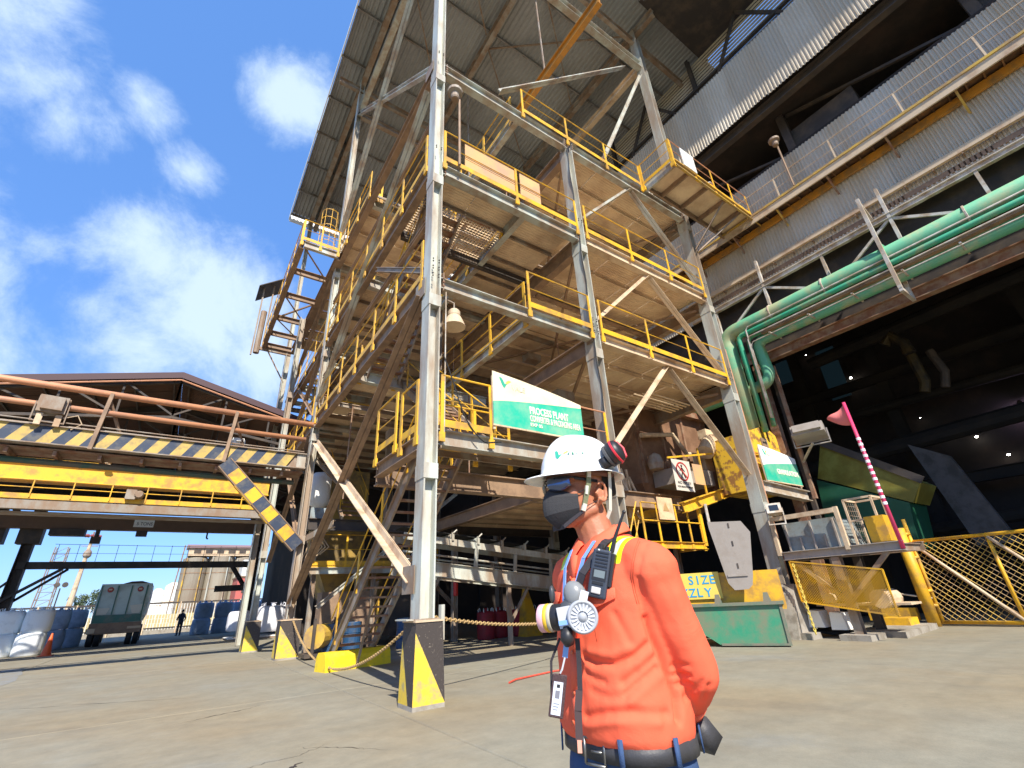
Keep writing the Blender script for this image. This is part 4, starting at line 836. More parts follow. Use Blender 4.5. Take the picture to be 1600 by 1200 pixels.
GB = thing('grizzly_board', 'yellow hopper side panel lettered OVER SIZE GRIZZLY behind the skip', 'hopper', (12.49, 6.65, 0), rz=R(26.8))
for (a, b_, c, d) in ((.25, .28, -.1, 3.6), (1.7, 1.73, -.1, 3.6), (.28, 1.7, -.1, -.07)): mb = MB(); mb.box(a, b_, c, d, .8, 1.72); part(GB, 'panel', mb, M['yel'], local=True)
mb = MB(); mb.box(.19, .215, 1.30, 3.75, 1.10, 1.75); part(GB, 'letter_panel', mb, mat('letter_panel_yellow', (.70, .52, .10), .5, bump=0), local=True)
blu = mat('stencil_blue', (.03, .30, .55), .5, bump=0)
def wide(s, x0, z):
    k = x0
    for ch in s:
        if ch != ' ': put_text(GB, ch, .30, blu, (.185, k, z), (0, -1, 0), (0, 0, 1), .98, .004, local=True)
        k -= .205 if ch != 'I' else .13
wide('OVER SIZE', 3.12, 1.47); wide('GRIZZLY', 2.88, 1.16)
def chain(name, p, q, sag, label, m, r=.016, L=.075, cat='chain', group=None):
    p = Vector(p); q = Vector(q); t = thing(name, label, cat, p, group); dist = (q - p).length; N_ = int((dist * (1 + 2.7 * (sag / dist) ** 2)) / (L * .72)); 
    lk = MB(); ring = [(math.cos(a * math.pi / 4) * L * .5 * (1 if abs(math.cos(a * math.pi / 4)) < .8 else 1), math.sin(a * math.pi / 4) * L * .27, 0) for a in range(9)]; lk.tube(ring, r * .62, 5, caps=False); lme = lk.mesh('link', m)
    pts = [p.lerp(q, k / N_) + Vector((0, 0, -4 * sag * (k / N_) * (1 - k / N_))) for k in range(N_ + 1)]
    for k in range(N_):
        c = (pts[k] + pts[k + 1]) / 2; d = (pts[k + 1] - pts[k]).normalized(); qx = d.to_track_quat('X', 'Z').to_matrix() @ Matrix.Rotation(math.pi / 2 * (k % 2), 3, 'X')
        inst(t, 'link', lme, c, rot=qx.to_euler())
    return t
M['chain'] = mat('tan_plastic_chain', (.45, .30, .13), .5, bump=0); M['chainy'] = mat('yellow_plastic_chain', (.62, .48, .10), .5, bump=0)
chain('chain', (3.66, 7.72, 1.17), (12.6, 11.5, 1.35), .42, 'tan chain strung from the front pedestal into the bay behind the man', M['chain'], .019, .085)
chain('chain', (12.98, 7.35, 1.72), (13.0, 7.2, 1.0), .0, 'short rusty chain hanging on the yellow hopper panel', M['rustst'], .022, .09)
chain('chain', (14.25, 6.95, 1.85), (14.0, 6.75, .15), .0, 'yellow chain hanging down beside the skip bin', M['chainy'], .022, .09)
CH = thing('discharge_chute', 'grey tapered steel chute hanging above the green skip', 'chute', (12.49, 6.65, 0), rz=R(26.8))
cp = [(1.253, 3.0), (.424, 2.94), (.262, 2.644), (.45, 1.6), (.512, 1.38), (.62, 1.29), (.95, 1.28), (1.07, 1.45), (1.25, 2.84)]
mb = MB(); mb.poly([(-.1, y, z) for y, z in cp], (.014, 0, 0)); part(CH, 'front_plate', mb, M['chute'], local=True)
mb = MB(); mb.poly([(-.085, cp[0][0], cp[0][1]), (-.085, cp[8][0], cp[8][1]), (-.085, cp[7][0], cp[7][1]), (.1, cp[7][0], cp[7][1] + .1), (.3, cp[0][0], cp[0][1])], (0, -.012, 0)); part(CH, 'side_plate', mb, M['chute'], local=True)
mb = MB(); mb.box(-.13, -.102, cp[4][0] + .05, cp[7][0] - .03, 1.60, 1.65); part(CH, 'stiffener', mb, M['chute'], local=True)
ym = (cp[0][0] + cp[1][0]) / 2
for z in (2.86, 2.40, 1.85): mb = MB(); mb.box(-.115, -.102, ym - .11, ym - .075, z - .06, z + .06); part(CH, 'slot', mb, M['dark'], local=True)
for y in (cp[0][0] - .03,): mb = MB(); mb.tube([(.02, y, 2.95), (.02, y, 3.5)], .04, 6); part(CH, 'hanger_rod', mb, M['truss'], local=True)

# ------------------------------------------------------------------ access platform, machines and signs between the columns
AP = thing('access_platform', 'yellow access platform with stair and railings beneath the decks', 'platform', (12.5, 9.8, 2.6))
mb = MB(); mb.box(11.2, 14.2, 9.5, 10.8, 2.66, 2.70); part(AP, 'floor', mb, M['yeld']); mb = MB(); mb.chan((11.2, 9.5, 2.6), (14.2, 9.5, 2.6), .08, .2); mb.chan((14.2, 9.5, 2.6), (14.2, 10.8, 2.6), .08, .2); part(AP, 'edge_beam', mb, M['yel'])
def apost(x, y): inst(AP, 'post', post_me, (x, y, 2.75))
for x in (11.3, 12.0, 12.9, 13.5, 14.1): apost(x, 9.47)
for z in (.55, 1.08): mb = MB(); mb.tube([(11.3, 9.45, 2.75 + z), (14.1, 9.45, 2.75 + z)], .022, 6); part(AP, 'guard_rail', mb, M['yel'])
mb = MB(); mb.box(14.08, 14.22, 9.42, 9.5, 2.6, 3.85); part(AP, 'end_plate', mb, M['yel'])
for k in range(9): mb = MB(); mb.box(10.2 + k * .13, 10.5 + k * .13, 9.6, 10.4, .25 + k * .27, .28 + k * .27); part(AP, 'tread', mb, M['yeld'])
for y in (9.55, 10.4):
    mb = MB(); mb.bar((10.1, y, .05), (11.3, y, 2.66), .05, .2); part(AP, 'stringer', mb, M['yel'])
    mb = MB(); mb.tube([(9.9, y, 1.2), (11.2, y, 3.85)], .022, 6); mb.tube([(9.95, y, .75), (11.2, y, 3.3)], .018, 6); 
    for k in range(4): mb.tube([(10.1 + .32 * k, y, .2 + .7 * k), (10.0 + .34 * k, y, 1.25 + .72 * k)], .018, 6)
    part(AP, 'handrail', mb, M['yel'])
for x in (11.4, 14.1): mb = MB(); mb.ibeam((x, 10.6, 0), (x, 10.6, 2.6), .15, .15); part(AP, 'leg', mb, M['steel2'])
mb = MB(); mb.ibeam((13.2, 9.35, 3.75), (17.5, 9.35, 4.85), .22, .34, .03); part(AP, 'inclined_beam', mb, M['yel'])
mb = MB(); mb.ibeam((11.6, 10.9, 3.4), (17.5, 10.9, 4.6), .22, .34, .03); part(AP, 'inclined_beam', mb, M['yeld'])
mb = MB(); mb.bar((14.6, 9.3, 4.3), (14.6, 9.3, 5.9), .05, .05); mb.bar((12.8, 9.3, 5.35), (17.4, 9.3, 6.15), .04, .06); part(AP, 'upper_rail', mb, M['yel'])
def board(name, x0, x1, y, z0, z1, m, label, cat='sign'):
    t = thing(name, label, cat, ((x0 + x1) / 2, y, z0)); mb = MB(); mb.box(x0, x1, y, y + .01, z0, z1); part(t, 'plate', mb, m); return t
t = board('warning_sign', 12.92, 13.88, 9.25, 4.28, 5.32, mat('dusty_sign_plate', (.55, .50, .42), .6, bump=0), 'grey notice with a red crossed-out walking figure on the yellow platform')
redm = mat('sign_red', (.38, .03, .03), .5, bump=0); blk = mat('sign_black', (.03, .03, .03), .5, bump=0)
mb = MB(); c = Vector((13.4, 9.243, 4.93)); pts = [c + Vector((.3 * math.cos(a * math.pi / 12), 0, .3 * math.sin(a * math.pi / 12))) for a in range(25)]
for k in range(24): mb.bar(pts[k], pts[k + 1], .008, .05, up=(0, 0, 1) if abs((pts[k + 1] - pts[k]).z) < .07 else (1, 0, 0))
mb.bar(c + Vector((-.2, -.004, .2)), c + Vector((.2, -.004, -.2)), .008, .05); part(t, 'prohibition_ring', mb, redm)
mb = MB(); mb.lathe(c + Vector((0, 0, .19)), [(.045, -.003), (.045, .003)], 12, ax=(0, 1, 0))
for a, b_, w in (((0, .13), (0, -.02), .08), ((0, 0), (-.1, -.24), .045), ((0, 0), (.11, -.22), .045), ((0, .12), (-.13, .02), .035), ((0, .12), (.12, .0), .035)): mb.bar(c + Vector((a[0], 0, a[1])), c + Vector((b_[0], 0, b_[1])), .006, w)
part(t, 'walking_figure', mb, blk)
put_text(t, 'NO ENTRY', .13, blk, (13.4, 9.244, 4.50), (1, 0, 0), (0, 0, 1), 1.1, 0, 'CENTER'); put_text(t, 'FOR UNAUTHORIZED', .085, blk, (13.4, 9.244, 4.38), (1, 0, 0), (0, 0, 1), .95, 0, 'CENTER')
t = board('warning_sign', 11.98, 12.72, 9.38, 3.34, 4.02, mat('orange_faded_sign', (.72, .50, .30), .6, dirt=(.6, .35, .2), amt=.4, sc=3, bump=0), 'faded orange notice with a triangle on the platform railing')
mb = MB(); mb.poly([(12.2, 9.374, 3.6), (12.5, 9.374, 3.6), (12.35, 9.374, 3.86)], (0, -.004, 0)); part(t, 'triangle', mb, mat('triangle_brown', (.45, .28, .12), .6, bump=0))
t = board('warning_sign', 13.95, 14.5, 9.2, 4.55, 5.25, M['plate'], 'blank orange dusty plate right of the walking-figure notice')
MC = thing('granulator_housing', 'big brown dust-covered granulator housing behind the right column', 'machine', (15.5, 11.5, 5))
mb = MB(); mb.box(13.3, 18.1, 10.9, 13.5, 4.9, 8.2); mb.poly([(13.3, 10.9, 4.9), (18.1, 10.9, 4.9), (17, 11.4, 3.9), (14.2, 11.4, 3.9)], (0, 1.6, 0)); part(MC, 'casing', mb, mat('brown_casing', (.17, .09, .05), .7, dirt=(.25, .14, .08), amt=.5, sc=1.5))
for x in (13.5, 14.9, 16.3, 17.7): mb = MB(); mb.box(x - .05, x + .05, 10.82, 10.9, 4.9, 8.2); part(MC, 'rib', mb, M['rustst'])
mb = MB(); mb.box(13.9, 15.9, 9.7, 10.85, 4.75, 5.3); part(MC, 'belt_cover', mb, M['chute']); mb = MB(); mb.lathe((13.6, 10.4, 5.3), [(.25, 0), (.3, .2), (.2, .5), (.05, .6)], 14); part(MC, 'motor', mb, M['steel2'])
mb = MB(); mb.tube([(15.4, 9.5, 5.9), (15.9, 9.5, 6.4)], .3, 14); mb.tube([(15.9, 9.5, 6.4), (16.4, 9.5, 6.3)], [.3, .12], 12); part(MC, 'inlet_nozzle', mb, M['beige'])
YM = thing('yellow_drive_housing', 'yellow rusty drive housing beside the right column with an arrow plate', 'machine', (17, 8.4, 5))
mb = MB(); mb.poly([(15.6, 8.0, 4.3), (17.9, 8.0, 4.3), (18.1, 8.0, 6.3), (17.2, 8.0, 6.75), (15.7, 8.0, 6.3)], (0, 1.4, 0)); part(YM, 'housing', mb, mat('rust_spotted_yellow', (.72, .46, .04), .55, dirt=(.30, .15, .05), amt=.42, sc=3, soft=.05))
mb = MB(); mb.box(16.6, 17.0, 7.96, 7.99, 5.85, 6.2); ap_ = part(YM, 'arrow_plate', mb, M['steel2']); mb = MB(); mb.poly([(16.65, 7.955, 6.0), (16.85, 7.955, 6.0), (16.85, 7.955, 5.94), (16.95, 7.955, 6.03), (16.85, 7.955, 6.12), (16.85, 7.955, 6.06), (16.65, 7.955, 6.06)], (0, -.004, 0)); part(ap_, 'arrow', mb, blk)
mb = MB(); mb.box(15.6, 18.0, 7.9, 7.95, 4.95, 5.02); mb.box(15.6, 18.0, 7.9, 7.95, 5.5, 5.55); part(YM, 'rail', mb, M['orange'])
# dust-caked screen pump seen under the platform
PS = thing('pump_cluster', 'dusty pumps and pipework between the green skip and the platform', 'machine', (12.3, 11, 0))
for (x, y, h) in ((11.6, 11.2, 1.9), (12.6, 11.0, 2.1), (13.8, 10.9, 1.8)): mb = MB(); mb.lathe((x, y, .2), [(.3, 0), (.3, .5), (.14, .7), (.14, h - .3), (.22, h - .2), (.22, h), (.05, h + .1)], 12); part(PS, 'pump', mb, M['steel2'])
mb = MB(); mb.tube([(11, 11.3, 1.2), (14.3, 11.3, 1.2)], .08, 8); mb.tube([(11, 11.3, 2.1), (14.3, 11.3, 2.2)], .06, 8); part(PS, 'pipe', mb, M['beige']); mb = MB(); mb.box(10.9, 14.4, 10.7, 11.6, 0, .25); part(PS, 'plinth', mb, M['conc'])
mb = MB()
for k in range(9): mb.tube([(12.0 + k * .1, 10.9 + .25 * math.sin(k * 1.9), 3.6), (12.05 + k * .1 + .1 * math.sin(k), 10.9 + .2 * math.cos(k), 4.3), (11.9 + k * .09, 10.9, 5.1 + .2 * math.sin(k * 2))], .05, 6)
part(PS, 'hose_bundle', mb, M['beige'])

# skip hopper and slab inside the doorway
t = thing('tipping_hopper', 'yellow hopper with green base tilted inside the dark doorway', 'hopper', (20, 6.5, 3))
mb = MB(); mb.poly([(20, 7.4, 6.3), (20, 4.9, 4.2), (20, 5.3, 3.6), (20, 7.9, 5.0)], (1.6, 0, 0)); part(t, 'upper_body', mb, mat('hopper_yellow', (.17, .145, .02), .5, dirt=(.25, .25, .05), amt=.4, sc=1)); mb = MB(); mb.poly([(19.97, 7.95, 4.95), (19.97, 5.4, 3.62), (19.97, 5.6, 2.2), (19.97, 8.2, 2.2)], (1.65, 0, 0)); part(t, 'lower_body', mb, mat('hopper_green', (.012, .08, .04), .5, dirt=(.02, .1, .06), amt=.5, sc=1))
mb = MB(); mb.bar((19.95, 7.5, 6.4), (19.95, 4.8, 4.25), .06, .25); part(t, 'rim', mb, M['dark'])
mb = MB(); mb.poly([(22, 5.3, 5.9), (22, 4.3, 5.2), (22, 3.6, 2.2), (22, 4.6, 2.2)], (.3, 0, 0)); solo('concrete_slab', mb, mat('shade_dark_concrete', (.085, .08, .078), .9, dirt=(.05, .047, .043), amt=.4, sc=2), 'tall tilted grey slab standing inside the dark doorway', 'slab')  # grey of the slab darkened to carry the doorway's shade
t = thing('bent_duct', 'yellowish bent duct hanging in the dark hall', 'duct', (23, 4.2, 10)); mb = MB(); mb.tube([(23, 4.9, 10.3), (23, 4.6, 10.6), (23, 4.3, 10.1), (23, 4.25, 9.6)], .22, 10); mb.tube([(23, 4.25, 9.5), (23, 4.2, 8.3), (23, 4.35, 7.9)], .18, 10); part(t, 'duct', mb, mat('shade_dark_ochre_duct', (.06, .042, .014), .7, dirt=(.02, .017, .014), amt=.5, sc=2))  # ochre darkened in the material to carry the hall's shade
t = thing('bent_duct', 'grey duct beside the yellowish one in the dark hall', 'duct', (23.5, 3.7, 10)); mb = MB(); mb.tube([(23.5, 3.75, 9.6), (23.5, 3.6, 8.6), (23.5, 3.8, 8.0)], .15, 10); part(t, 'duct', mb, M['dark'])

# ------------------------------------------------------------------ conveyor and goods in the ground bay
CV = thing('belt_conveyor', 'grey belt conveyor sloping through the ground bay behind the man', 'conveyor', (9, 14, 2.5))
def cz(x): return 3.15 - (x - 6.78) * .105
for y in (13.95, 14.9):
    mb = MB(); mb.bar((5.6, y, cz(5.6)), (13.2, y, cz(13.2)), .06, .2); part(CV, 'rail', mb, M['steel']); mb = MB(); mb.chan((5.6, y, cz(5.6) - .86), (13.2, y, cz(13.2) - .9), .1, .42, .02); part(CV, 'truss_beam', mb, M['steel'])
    mb = MB(); mb.tube([(5.6, y, cz(5.6) - .45), (13.2, y, cz(13.2) - .45)], .03, 6); part(CV, 'guard_rail', mb, M['steel'])
for k in range(5): x = 6.6 + k * 1.55; mb = MB(); mb.bar((x, 13.93, cz(x) - .1), (x - .06, 13.93, cz(x) - .7), .05, .12); part(CV, 'post', mb, M['steel'])
for k in range(7):
    x = 6.3 + k * .95; mb = MB(); mb.tube([(x, 13.98, cz(x) + .2), (x, 14.85, cz(x) + .2)], .07, 8); mb.bar((x, 13.9, cz(x) + .05), (x, 13.9, cz(x) + .3), .05, .08); mb.tube([(x, 13.86, cz(x) + .28), (x + .12, 13.86, cz(x) + .38)], .025, 6); part(CV, 'idler', mb, M['steel'])
mb = MB(); mb.box(5.6, 13.2, 14.05, 14.8, 0, .02); mb.v = [(x, y, z + cz(x) + .27) for x, y, z in mb.v]; part(CV, 'belt', mb, M['rubber'])
for x in (6.0, 9.4, 12.8): mb = MB(); mb.bar((x, 14.0, 0), (x, 14.0, cz(x) - 1.0), .12, .12); mb.bar((x, 14.0, .6), (x + .9, 14.0, cz(x) - 1.05), .08, .08); part(CV, 'leg', mb, M['steel2'])
def bag(loc, r, h, m, label, group, seed=0, m2=None, lift=True):
    t = thing('bulk_bag', label, 'bulk bag', loc, group); rnd = random.Random(seed); n = 18; mb = MB(); prof = [(.90, 0), (1.0, .05), (1.02, .25), (1.03, .5), (1.01, .78), (.97, .93), (.85, .995), (.3, 1.01)]; vs = []
    for j, (a, z) in enumerate(prof):
        for k in range(n):
            th = 2 * math.pi * k / n; sq = 1 / max(abs(math.cos(th)), abs(math.sin(th))) ** .45
            rr = r * a * sq * .93 * (1 + .05 * noise.noise(Vector((math.cos(th) * 2 + seed, math.sin(th) * 2, z * 3))))
            vs.append((rr * math.cos(th), rr * math.sin(th), h * z * (1 + .02 * noise.noise(Vector((th, seed, z))))))
    m_ = len(prof); mb.add(vs, [(i * n + k, i * n + (k + 1) % n, (i + 1) * n + (k + 1) % n, (i + 1) * n + k) for i in range(m_ - 1) for k in range(n)] + [tuple(range(n - 1, -1, -1)), tuple((m_ - 1) * n + k for k in range(n))])
    part(t, 'bag_body', mb, m, smooth=True, local=True)
    if lift:
        for s in ((1, 1), (1, -1), (-1, 1), (-1, -1)):
            lb = MB(); x, y = s[0] * r * .62, s[1] * r * .62; lb.tube([(x, y, h * .9), (x * 1.05, y * 1.05, h * 1.08), (x * .9, y * .7, h * 1.12), (x * .85, y * .55, h * .97)], r * .035, 5); part(t, 'lifting_loop', lb, m2 or m, local=True)
    mb = MB(); mb.lathe((0, 0, h * 1.0), [(r * .2, 0), (r * .12, h * .08), (r * .22, h * .13)], 8); part(t, 'spout', mb, m, local=True)
    return t
redb = mat('red_sack', (.30, .02, .03), .7, dirt=(.2, .03, .03), amt=.4, sc=3)
for k, x in enumerate((10.3, 11.0, 11.8, 12.5)): bag((x, 17.0 + .2 * (k % 2), 0), .33, .95, redb, ['dark red sack nearest the front pedestal in the shaded bay', 'dark red sack second from the left in the shaded bay', 'dark red sack next to the yellow pyramid', 'dark red sack right of the yellow pyramid, behind the man'][k], 'dark red sacks in the bay', 40 + k, M['white'])
mb = MB(); mb.add([(11.6, 16.2, 0), (12.4, 16.2, 0), (12.4, 16.9, 0), (11.6, 16.9, 0), (11.85, 16.5, 2.1)], [(0, 3, 2, 1), (0, 1, 4), (1, 2, 4), (2, 3, 4), (3, 0, 4)]); solo('yellow_guard', mb, M['yel'], 'yellow pointed column guard behind the conveyor', 'guard')
for k, (x0, x1, y, z1, m) in enumerate(((9.0, 9.6, 19.3, 6.0, 'yeld'), )): pass
mb = MB(); mb.lathe((9.15, 17.3, 1.55), [(.08, 0), (.09, .05), (.09, .55), (.03, .65)], 12); solo('fire_extinguisher', mb, M['red'], 'small red extinguisher fixed on a post under the conveyor', 'extinguisher')
mb = MB(); mb.ibeam((9.2, 17.5, 0), (9.2, 17.5, 4), .2, .2, .02); solo('bay_post', mb, M['steel2'], 'grey post carrying the extinguisher', 'post')
MX = thing('packing_machine', 'yellow packing machine with walkway in the ground bay behind the stair', 'machine', (6, 20, 0))
mb = MB(); mb.box(4.4, 6.2, 19.6, 21.5, 3.0, 6.6); mb.poly([(4.4, 19.6, 3.0), (6.2, 19.6, 3.0), (5.6, 19.6, 1.6), (5.0, 19.6, 1.6)], (0, 1.6, 0)); mb.box(6.6, 8.2, 20, 21.8, .3, 3.2); part(MX, 'hopper', mb, mat('grimy_ochre_steel', (.34, .22, .05), .6, dirt=(.14, .10, .05), amt=.5, sc=1.2))
mb = MB(); mb.box(4.0, 9.0, 18.7, 19.5, 2.72, 2.8); part(MX, 'walkway', mb, M['yel']); railing((4.0, 18.68, 2.8), (9.0, 18.68, 2.8), 1.2, owner=MX)
mb = MB(); mb.chan((3.6, 18.6, 2.6), (9.5, 18.6, 2.6), .1, .22); part(MX, 'edge_beam', mb, M['steel']); 
for x in (4.2, 6.4, 8.8): mb = MB(); mb.ibeam((x, 18.8, 0), (x, 18.8, 2.6), .15, .15); part(MX, 'leg', mb, M['steel2'])
mb = MB(); mb.box(7.2, 8.2, 19.0, 20.0, .3, 2.3); part(MX, 'cabinet', mb, M['dark']); mb = MB(); mb.box(4.6, 6.6, 18.9, 19.6, .2, 1.9); part(MX, 'panel', mb, M['brown'])
BX = thing('blue_grey_box', 'blue-grey electrical box fixed beside the second pedestal column', 'box', (3.9, 18.4, 4.2))
mb = MB(); mb.box(3.65, 4.5, 18.25, 18.5, 3.95, 4.75); part(BX, 'cabinet', mb, mat('blue_grey_cabinet', (.30, .36, .38), .5, dirt=(.22, .2, .17), amt=.4, sc=4))
t = thing('white_tank', 'white pressure tank high beside the second column', 'tank', (4.1, 19, 5)); mb = MB(); mb.lathe((4.15, 19.2, 4.95), [(.1, -.1), (.38, .1), (.4, .4), (.4, 1.1), (.3, 1.3), (.1, 1.35)], 16); part(t, 'vessel', mb, M['white'], smooth=True)
mb = MB()
for k in range(7): mb.tube([(3.7 + .1 * k, 18.5, 3.9 - .03 * k), (3.8 + .12 * k, 18.4, 3.4), (3.65 + .1 * k, 18.5, 2.9 + .04 * k)], .025, 6)
solo('hose_tangle', mb, M['beige'], 'tangle of dusty hoses under the blue-grey box', 'hoses')
blued = mat('blue_drum_paint', (.02, .07, .16), .5, dirt=(.1, .1, .1), amt=.3, sc=4)
for k, (x, y, lab) in enumerate(((4.6, 17.0, 'dark blue drum behind the foot of the stair on the left'), (5.3, 17.3, 'dark blue drum second from the left behind the stair'), (7.1, 17.2, 'dark blue drum just left of the front pedestal'), (7.8, 17.6, 'dark blue drum hidden mostly by the front column'))):
    t = thing('steel_drum', lab, 'drum', (x, y, 0), 'blue drums in the bay'); mb = MB(); mb.lathe((0, 0, 0), [(.28, 0), (.29, .02), (.285, .3), (.3, .31), (.285, .32), (.285, .6), (.3, .61), (.285, .62), (.29, .9), (.27, .92), (.27, .9)], 18); part(t, 'drum_body', mb, blued, local=True)
    mb = MB(); mb.lathe((.12, .05, .9), [(.04, 0), (.04, .03)], 8); part(t, 'bung', mb, M['steel2'], local=True)
t = thing('yellow_roller', 'round yellow drum head on a frame behind the second pedestal', 'roller', (4.3, 16.9, .4)); mb = MB(); mb.tube([(3.95, 16.6, .6), (4.5, 17.2, .6)], .34, 18); part(t, 'drum_head', mb, M['yeld']); mb = MB(); mb.box(3.7, 4.8, 16.5, 17.3, .05, .15); mb.bar((3.9, 16.5, .1), (3.9, 16.5, 1.1), .08, .08); mb.bar((4.7, 17.2, .1), (4.7, 17.2, 1.1), .08, .08); part(t, 'frame', mb, M['dark'])
KB = thing('yellow_kerb_block', 'long bright yellow concrete kerb block at the foot of the stair', 'kerb block', (4.3, 13.4, 0))
mb = MB(); mb.prof((3.36, 13.25, 0), (5.1, 13.62, 0), [(-.28, 0), (.28, 0), (.24, .30), (.16, .40), (-.16, .40), (-.24, .30)]); part(KB, 'block', mb, mat('kerb_yellow', (.80, .58, .02), .5, dirt=(.55, .42, .05), amt=.3, sc=4, bump=.3))
chain('chain', (3.45, 17.4, 1.05), (3.5, 12.8, .1), .25, 'rope-like chain drooping from the second pedestal to the ground', M['chain'], .018, .085); chain('chain', (3.5, 12.7, .1), (3.35, 7.82, 1.1), .2, 'rope-like chain rising from the ground to the front pedestal', M['chain'], .018, .085)
mb = MB(); mb.box(3.05, 3.17, 7.35, 7.8, 1.15, 1.17); part(T, 'ledge_plate', mb, M['steel']); mb = MB(); mb.box(3.66, 3.72, 7.4, 7.5, .85, 1.35); part(T, 'chain_post', mb, M['steel'])
mb = MB(); mb.tube([(5.35, 8.08, .02), (5.6, 8.22, .03), (6.0, 8.34, .02), (6.7, 8.46, .02), (7.4, 8.4, .02), (8.2, 8.7, .02)], .016, 6); solo('red_cable', mb, mat('red_cable', (.6, .08, .05), .5, bump=0), 'thin red cable lying on the yard just behind the man', 'cable')

DR = thing('hall_machinery', 'dim ducts, beams and rails of machinery deep inside the dark doorway', 'machine', (26, 2, 0))
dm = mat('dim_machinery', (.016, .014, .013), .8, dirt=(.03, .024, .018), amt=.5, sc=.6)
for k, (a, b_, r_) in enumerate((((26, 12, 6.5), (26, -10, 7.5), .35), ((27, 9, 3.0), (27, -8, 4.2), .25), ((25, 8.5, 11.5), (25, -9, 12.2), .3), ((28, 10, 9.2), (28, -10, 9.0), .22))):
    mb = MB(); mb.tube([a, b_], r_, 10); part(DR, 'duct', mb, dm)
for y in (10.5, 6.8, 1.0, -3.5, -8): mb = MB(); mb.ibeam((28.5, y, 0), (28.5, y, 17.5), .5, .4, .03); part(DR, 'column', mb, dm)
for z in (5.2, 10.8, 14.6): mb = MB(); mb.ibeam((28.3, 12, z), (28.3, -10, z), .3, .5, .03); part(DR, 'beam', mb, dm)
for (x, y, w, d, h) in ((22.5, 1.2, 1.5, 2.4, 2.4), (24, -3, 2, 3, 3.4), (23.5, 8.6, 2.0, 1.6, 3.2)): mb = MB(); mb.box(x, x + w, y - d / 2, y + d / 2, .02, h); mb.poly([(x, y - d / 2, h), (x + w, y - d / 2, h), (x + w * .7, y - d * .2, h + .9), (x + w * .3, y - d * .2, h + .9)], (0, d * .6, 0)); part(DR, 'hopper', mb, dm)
for i in range(5):
    mb = MB(); x0 = 14.9 + .16 * i; mb.tube([(x0, 7.25, .15 + .02 * i), (x0 + .2, 6.8 - .1 * i, .06), (x0 + .6, 6.3, .05), (x0 + 1.2, 6.0 + .1 * i, .07 + .03 * i)], .03, 6); solo('loose_hose', mb, M['rubber'], ['black hose nearest the corner post under the grey stand', 'second black hose under the grey stand', 'middle black hose under the grey stand', 'fourth black hose under the grey stand', 'black hose farthest from the corner post under the grey stand'][i], 'hose', 'hoses under the grey stand')
for (y, z, w, h) in ((9.9, 5.4, .5, .7), (9.6, 6.6, .35, .35)):
    mb = MB(); mb.box(15.9, 16.4, y, y + w, z, z + h); part(MC, 'junction_box', mb, M['beige'])
mb = MB(); mb.tube([(13.3, 10.6, 6.6), (15.2, 10.6, 6.9), (15.9, 10.6, 6.2), (17.5, 10.6, 6.3)], .09, 8); part(MC, 'pipe', mb, M['beige'])
mb = MB(); mb.box(13.6, 18.0, 10.6, 10.85, 7.9, 8.15); part(MC, 'top_flange', mb, M['rustst'])

FX = MB(); FX.lathe((0, 0, 0), [(.33, -.03), (.345, -.02), (.345, .02), (.33, .03)], 20, ax=(0, 1, 0)); fxm = FX.mesh('pipe_band', M['truss'])
lgp = bpy.data.objects['large_green_pipe']
for y in (6.4, 4.5, .6, -1.6): inst(lgp, 'pipe_band', fxm, (17.0, y, 10.78))
for y in (6.6, 5.2, 3.8, 2.4, 1.0, -.4, -1.8): 
    mb = MB(); mb.bar((16.68, y, 9.95), (17.6, y, 9.95), .05, .05); part(PB, 'pipe_support', mb, M['truss'])
for k in range(9):
    mb = MB(); y = 7.5 - 1.9 * k; mb.box(17.9, 17.93, y - .05, y + .05, 12.6, 12.75); part(PB, 'wall_clip', mb, M['rustst'])
# ------------------------------------------------------------------ striped pipe gantry on the left
GA = thing('striped_gantry', 'gantry beam with blue and yellow warning stripes leading left from the second column', 'gantry', (-5, 17.8, 6))
mb = MB(); mb.ibeam((-16, 17.8, 6.27), (3.2, 17.8, 6.27), .3, .56, .03); part(GA, 'beam', mb, M['steel2'])
x = 2.55; k = 0
while x > -16:
    w = .31; mb = MB(); s = .30; mb.add([(x, 17.72, 6.015), (x - w, 17.72, 6.015), (x - w + s, 17.72, 6.525), (x + s, 17.72, 6.525), (x, 17.784, 6.015), (x - w, 17.784, 6.015), (x - w + s, 17.784, 6.525), (x + s, 17.784, 6.525)], [(0, 1, 2, 3), (4, 7, 6, 5), (0, 3, 7, 4), (1, 5, 6, 2), (2, 6, 7, 3), (0, 4, 5, 1)])
    part(GA, 'stripe_panel', mb, M['stripey' if k % 2 == 0 else 'stripeb']); x -= w; k += 1
mb = MB(); mb.box(2.9, 3.2, 17.73, 17.78, 6.02, 6.52); part(GA, 'end_panel', mb, M['steel'])
for z, r in ((7.73, .10), (7.12, .085)): mb = MB(); mb.tube([(-16, 17.75, z + .12), (3.4 if r > .09 else 3.1, 17.75, z - .02)], r, 10); part(GA, 'handrail_pipe', mb, M['opipe'], smooth=True)
mb = MB(); mb.tube([(-16, 17.7, 6.75), (3.1, 17.7, 6.62)], .02, 6); mb.tube([(-16, 17.85, 6.62), (3.1, 17.85, 6.58)], .03, 6); part(GA, 'conduit', mb, M['steel2'])
mb = MB(); mb.tube([(3.3, 17.75, 7.70), (6.5, 17.75, 7.66)], .1, 10); part(GA, 'handrail_pipe', mb, M['steel2'], smooth=True)
for xp in (.65, -2.75, -6.2, -9.6, -13): mb = MB(); mb.bar((xp, 17.66, 5.95), (xp + .1, 17.66, 7.75), .12, .1); mb.bar((xp + .1, 17.7, 7.5), (xp + .55, 18.1, 6.55), .08, .06); part(GA, 'upright', mb, M['brown'])
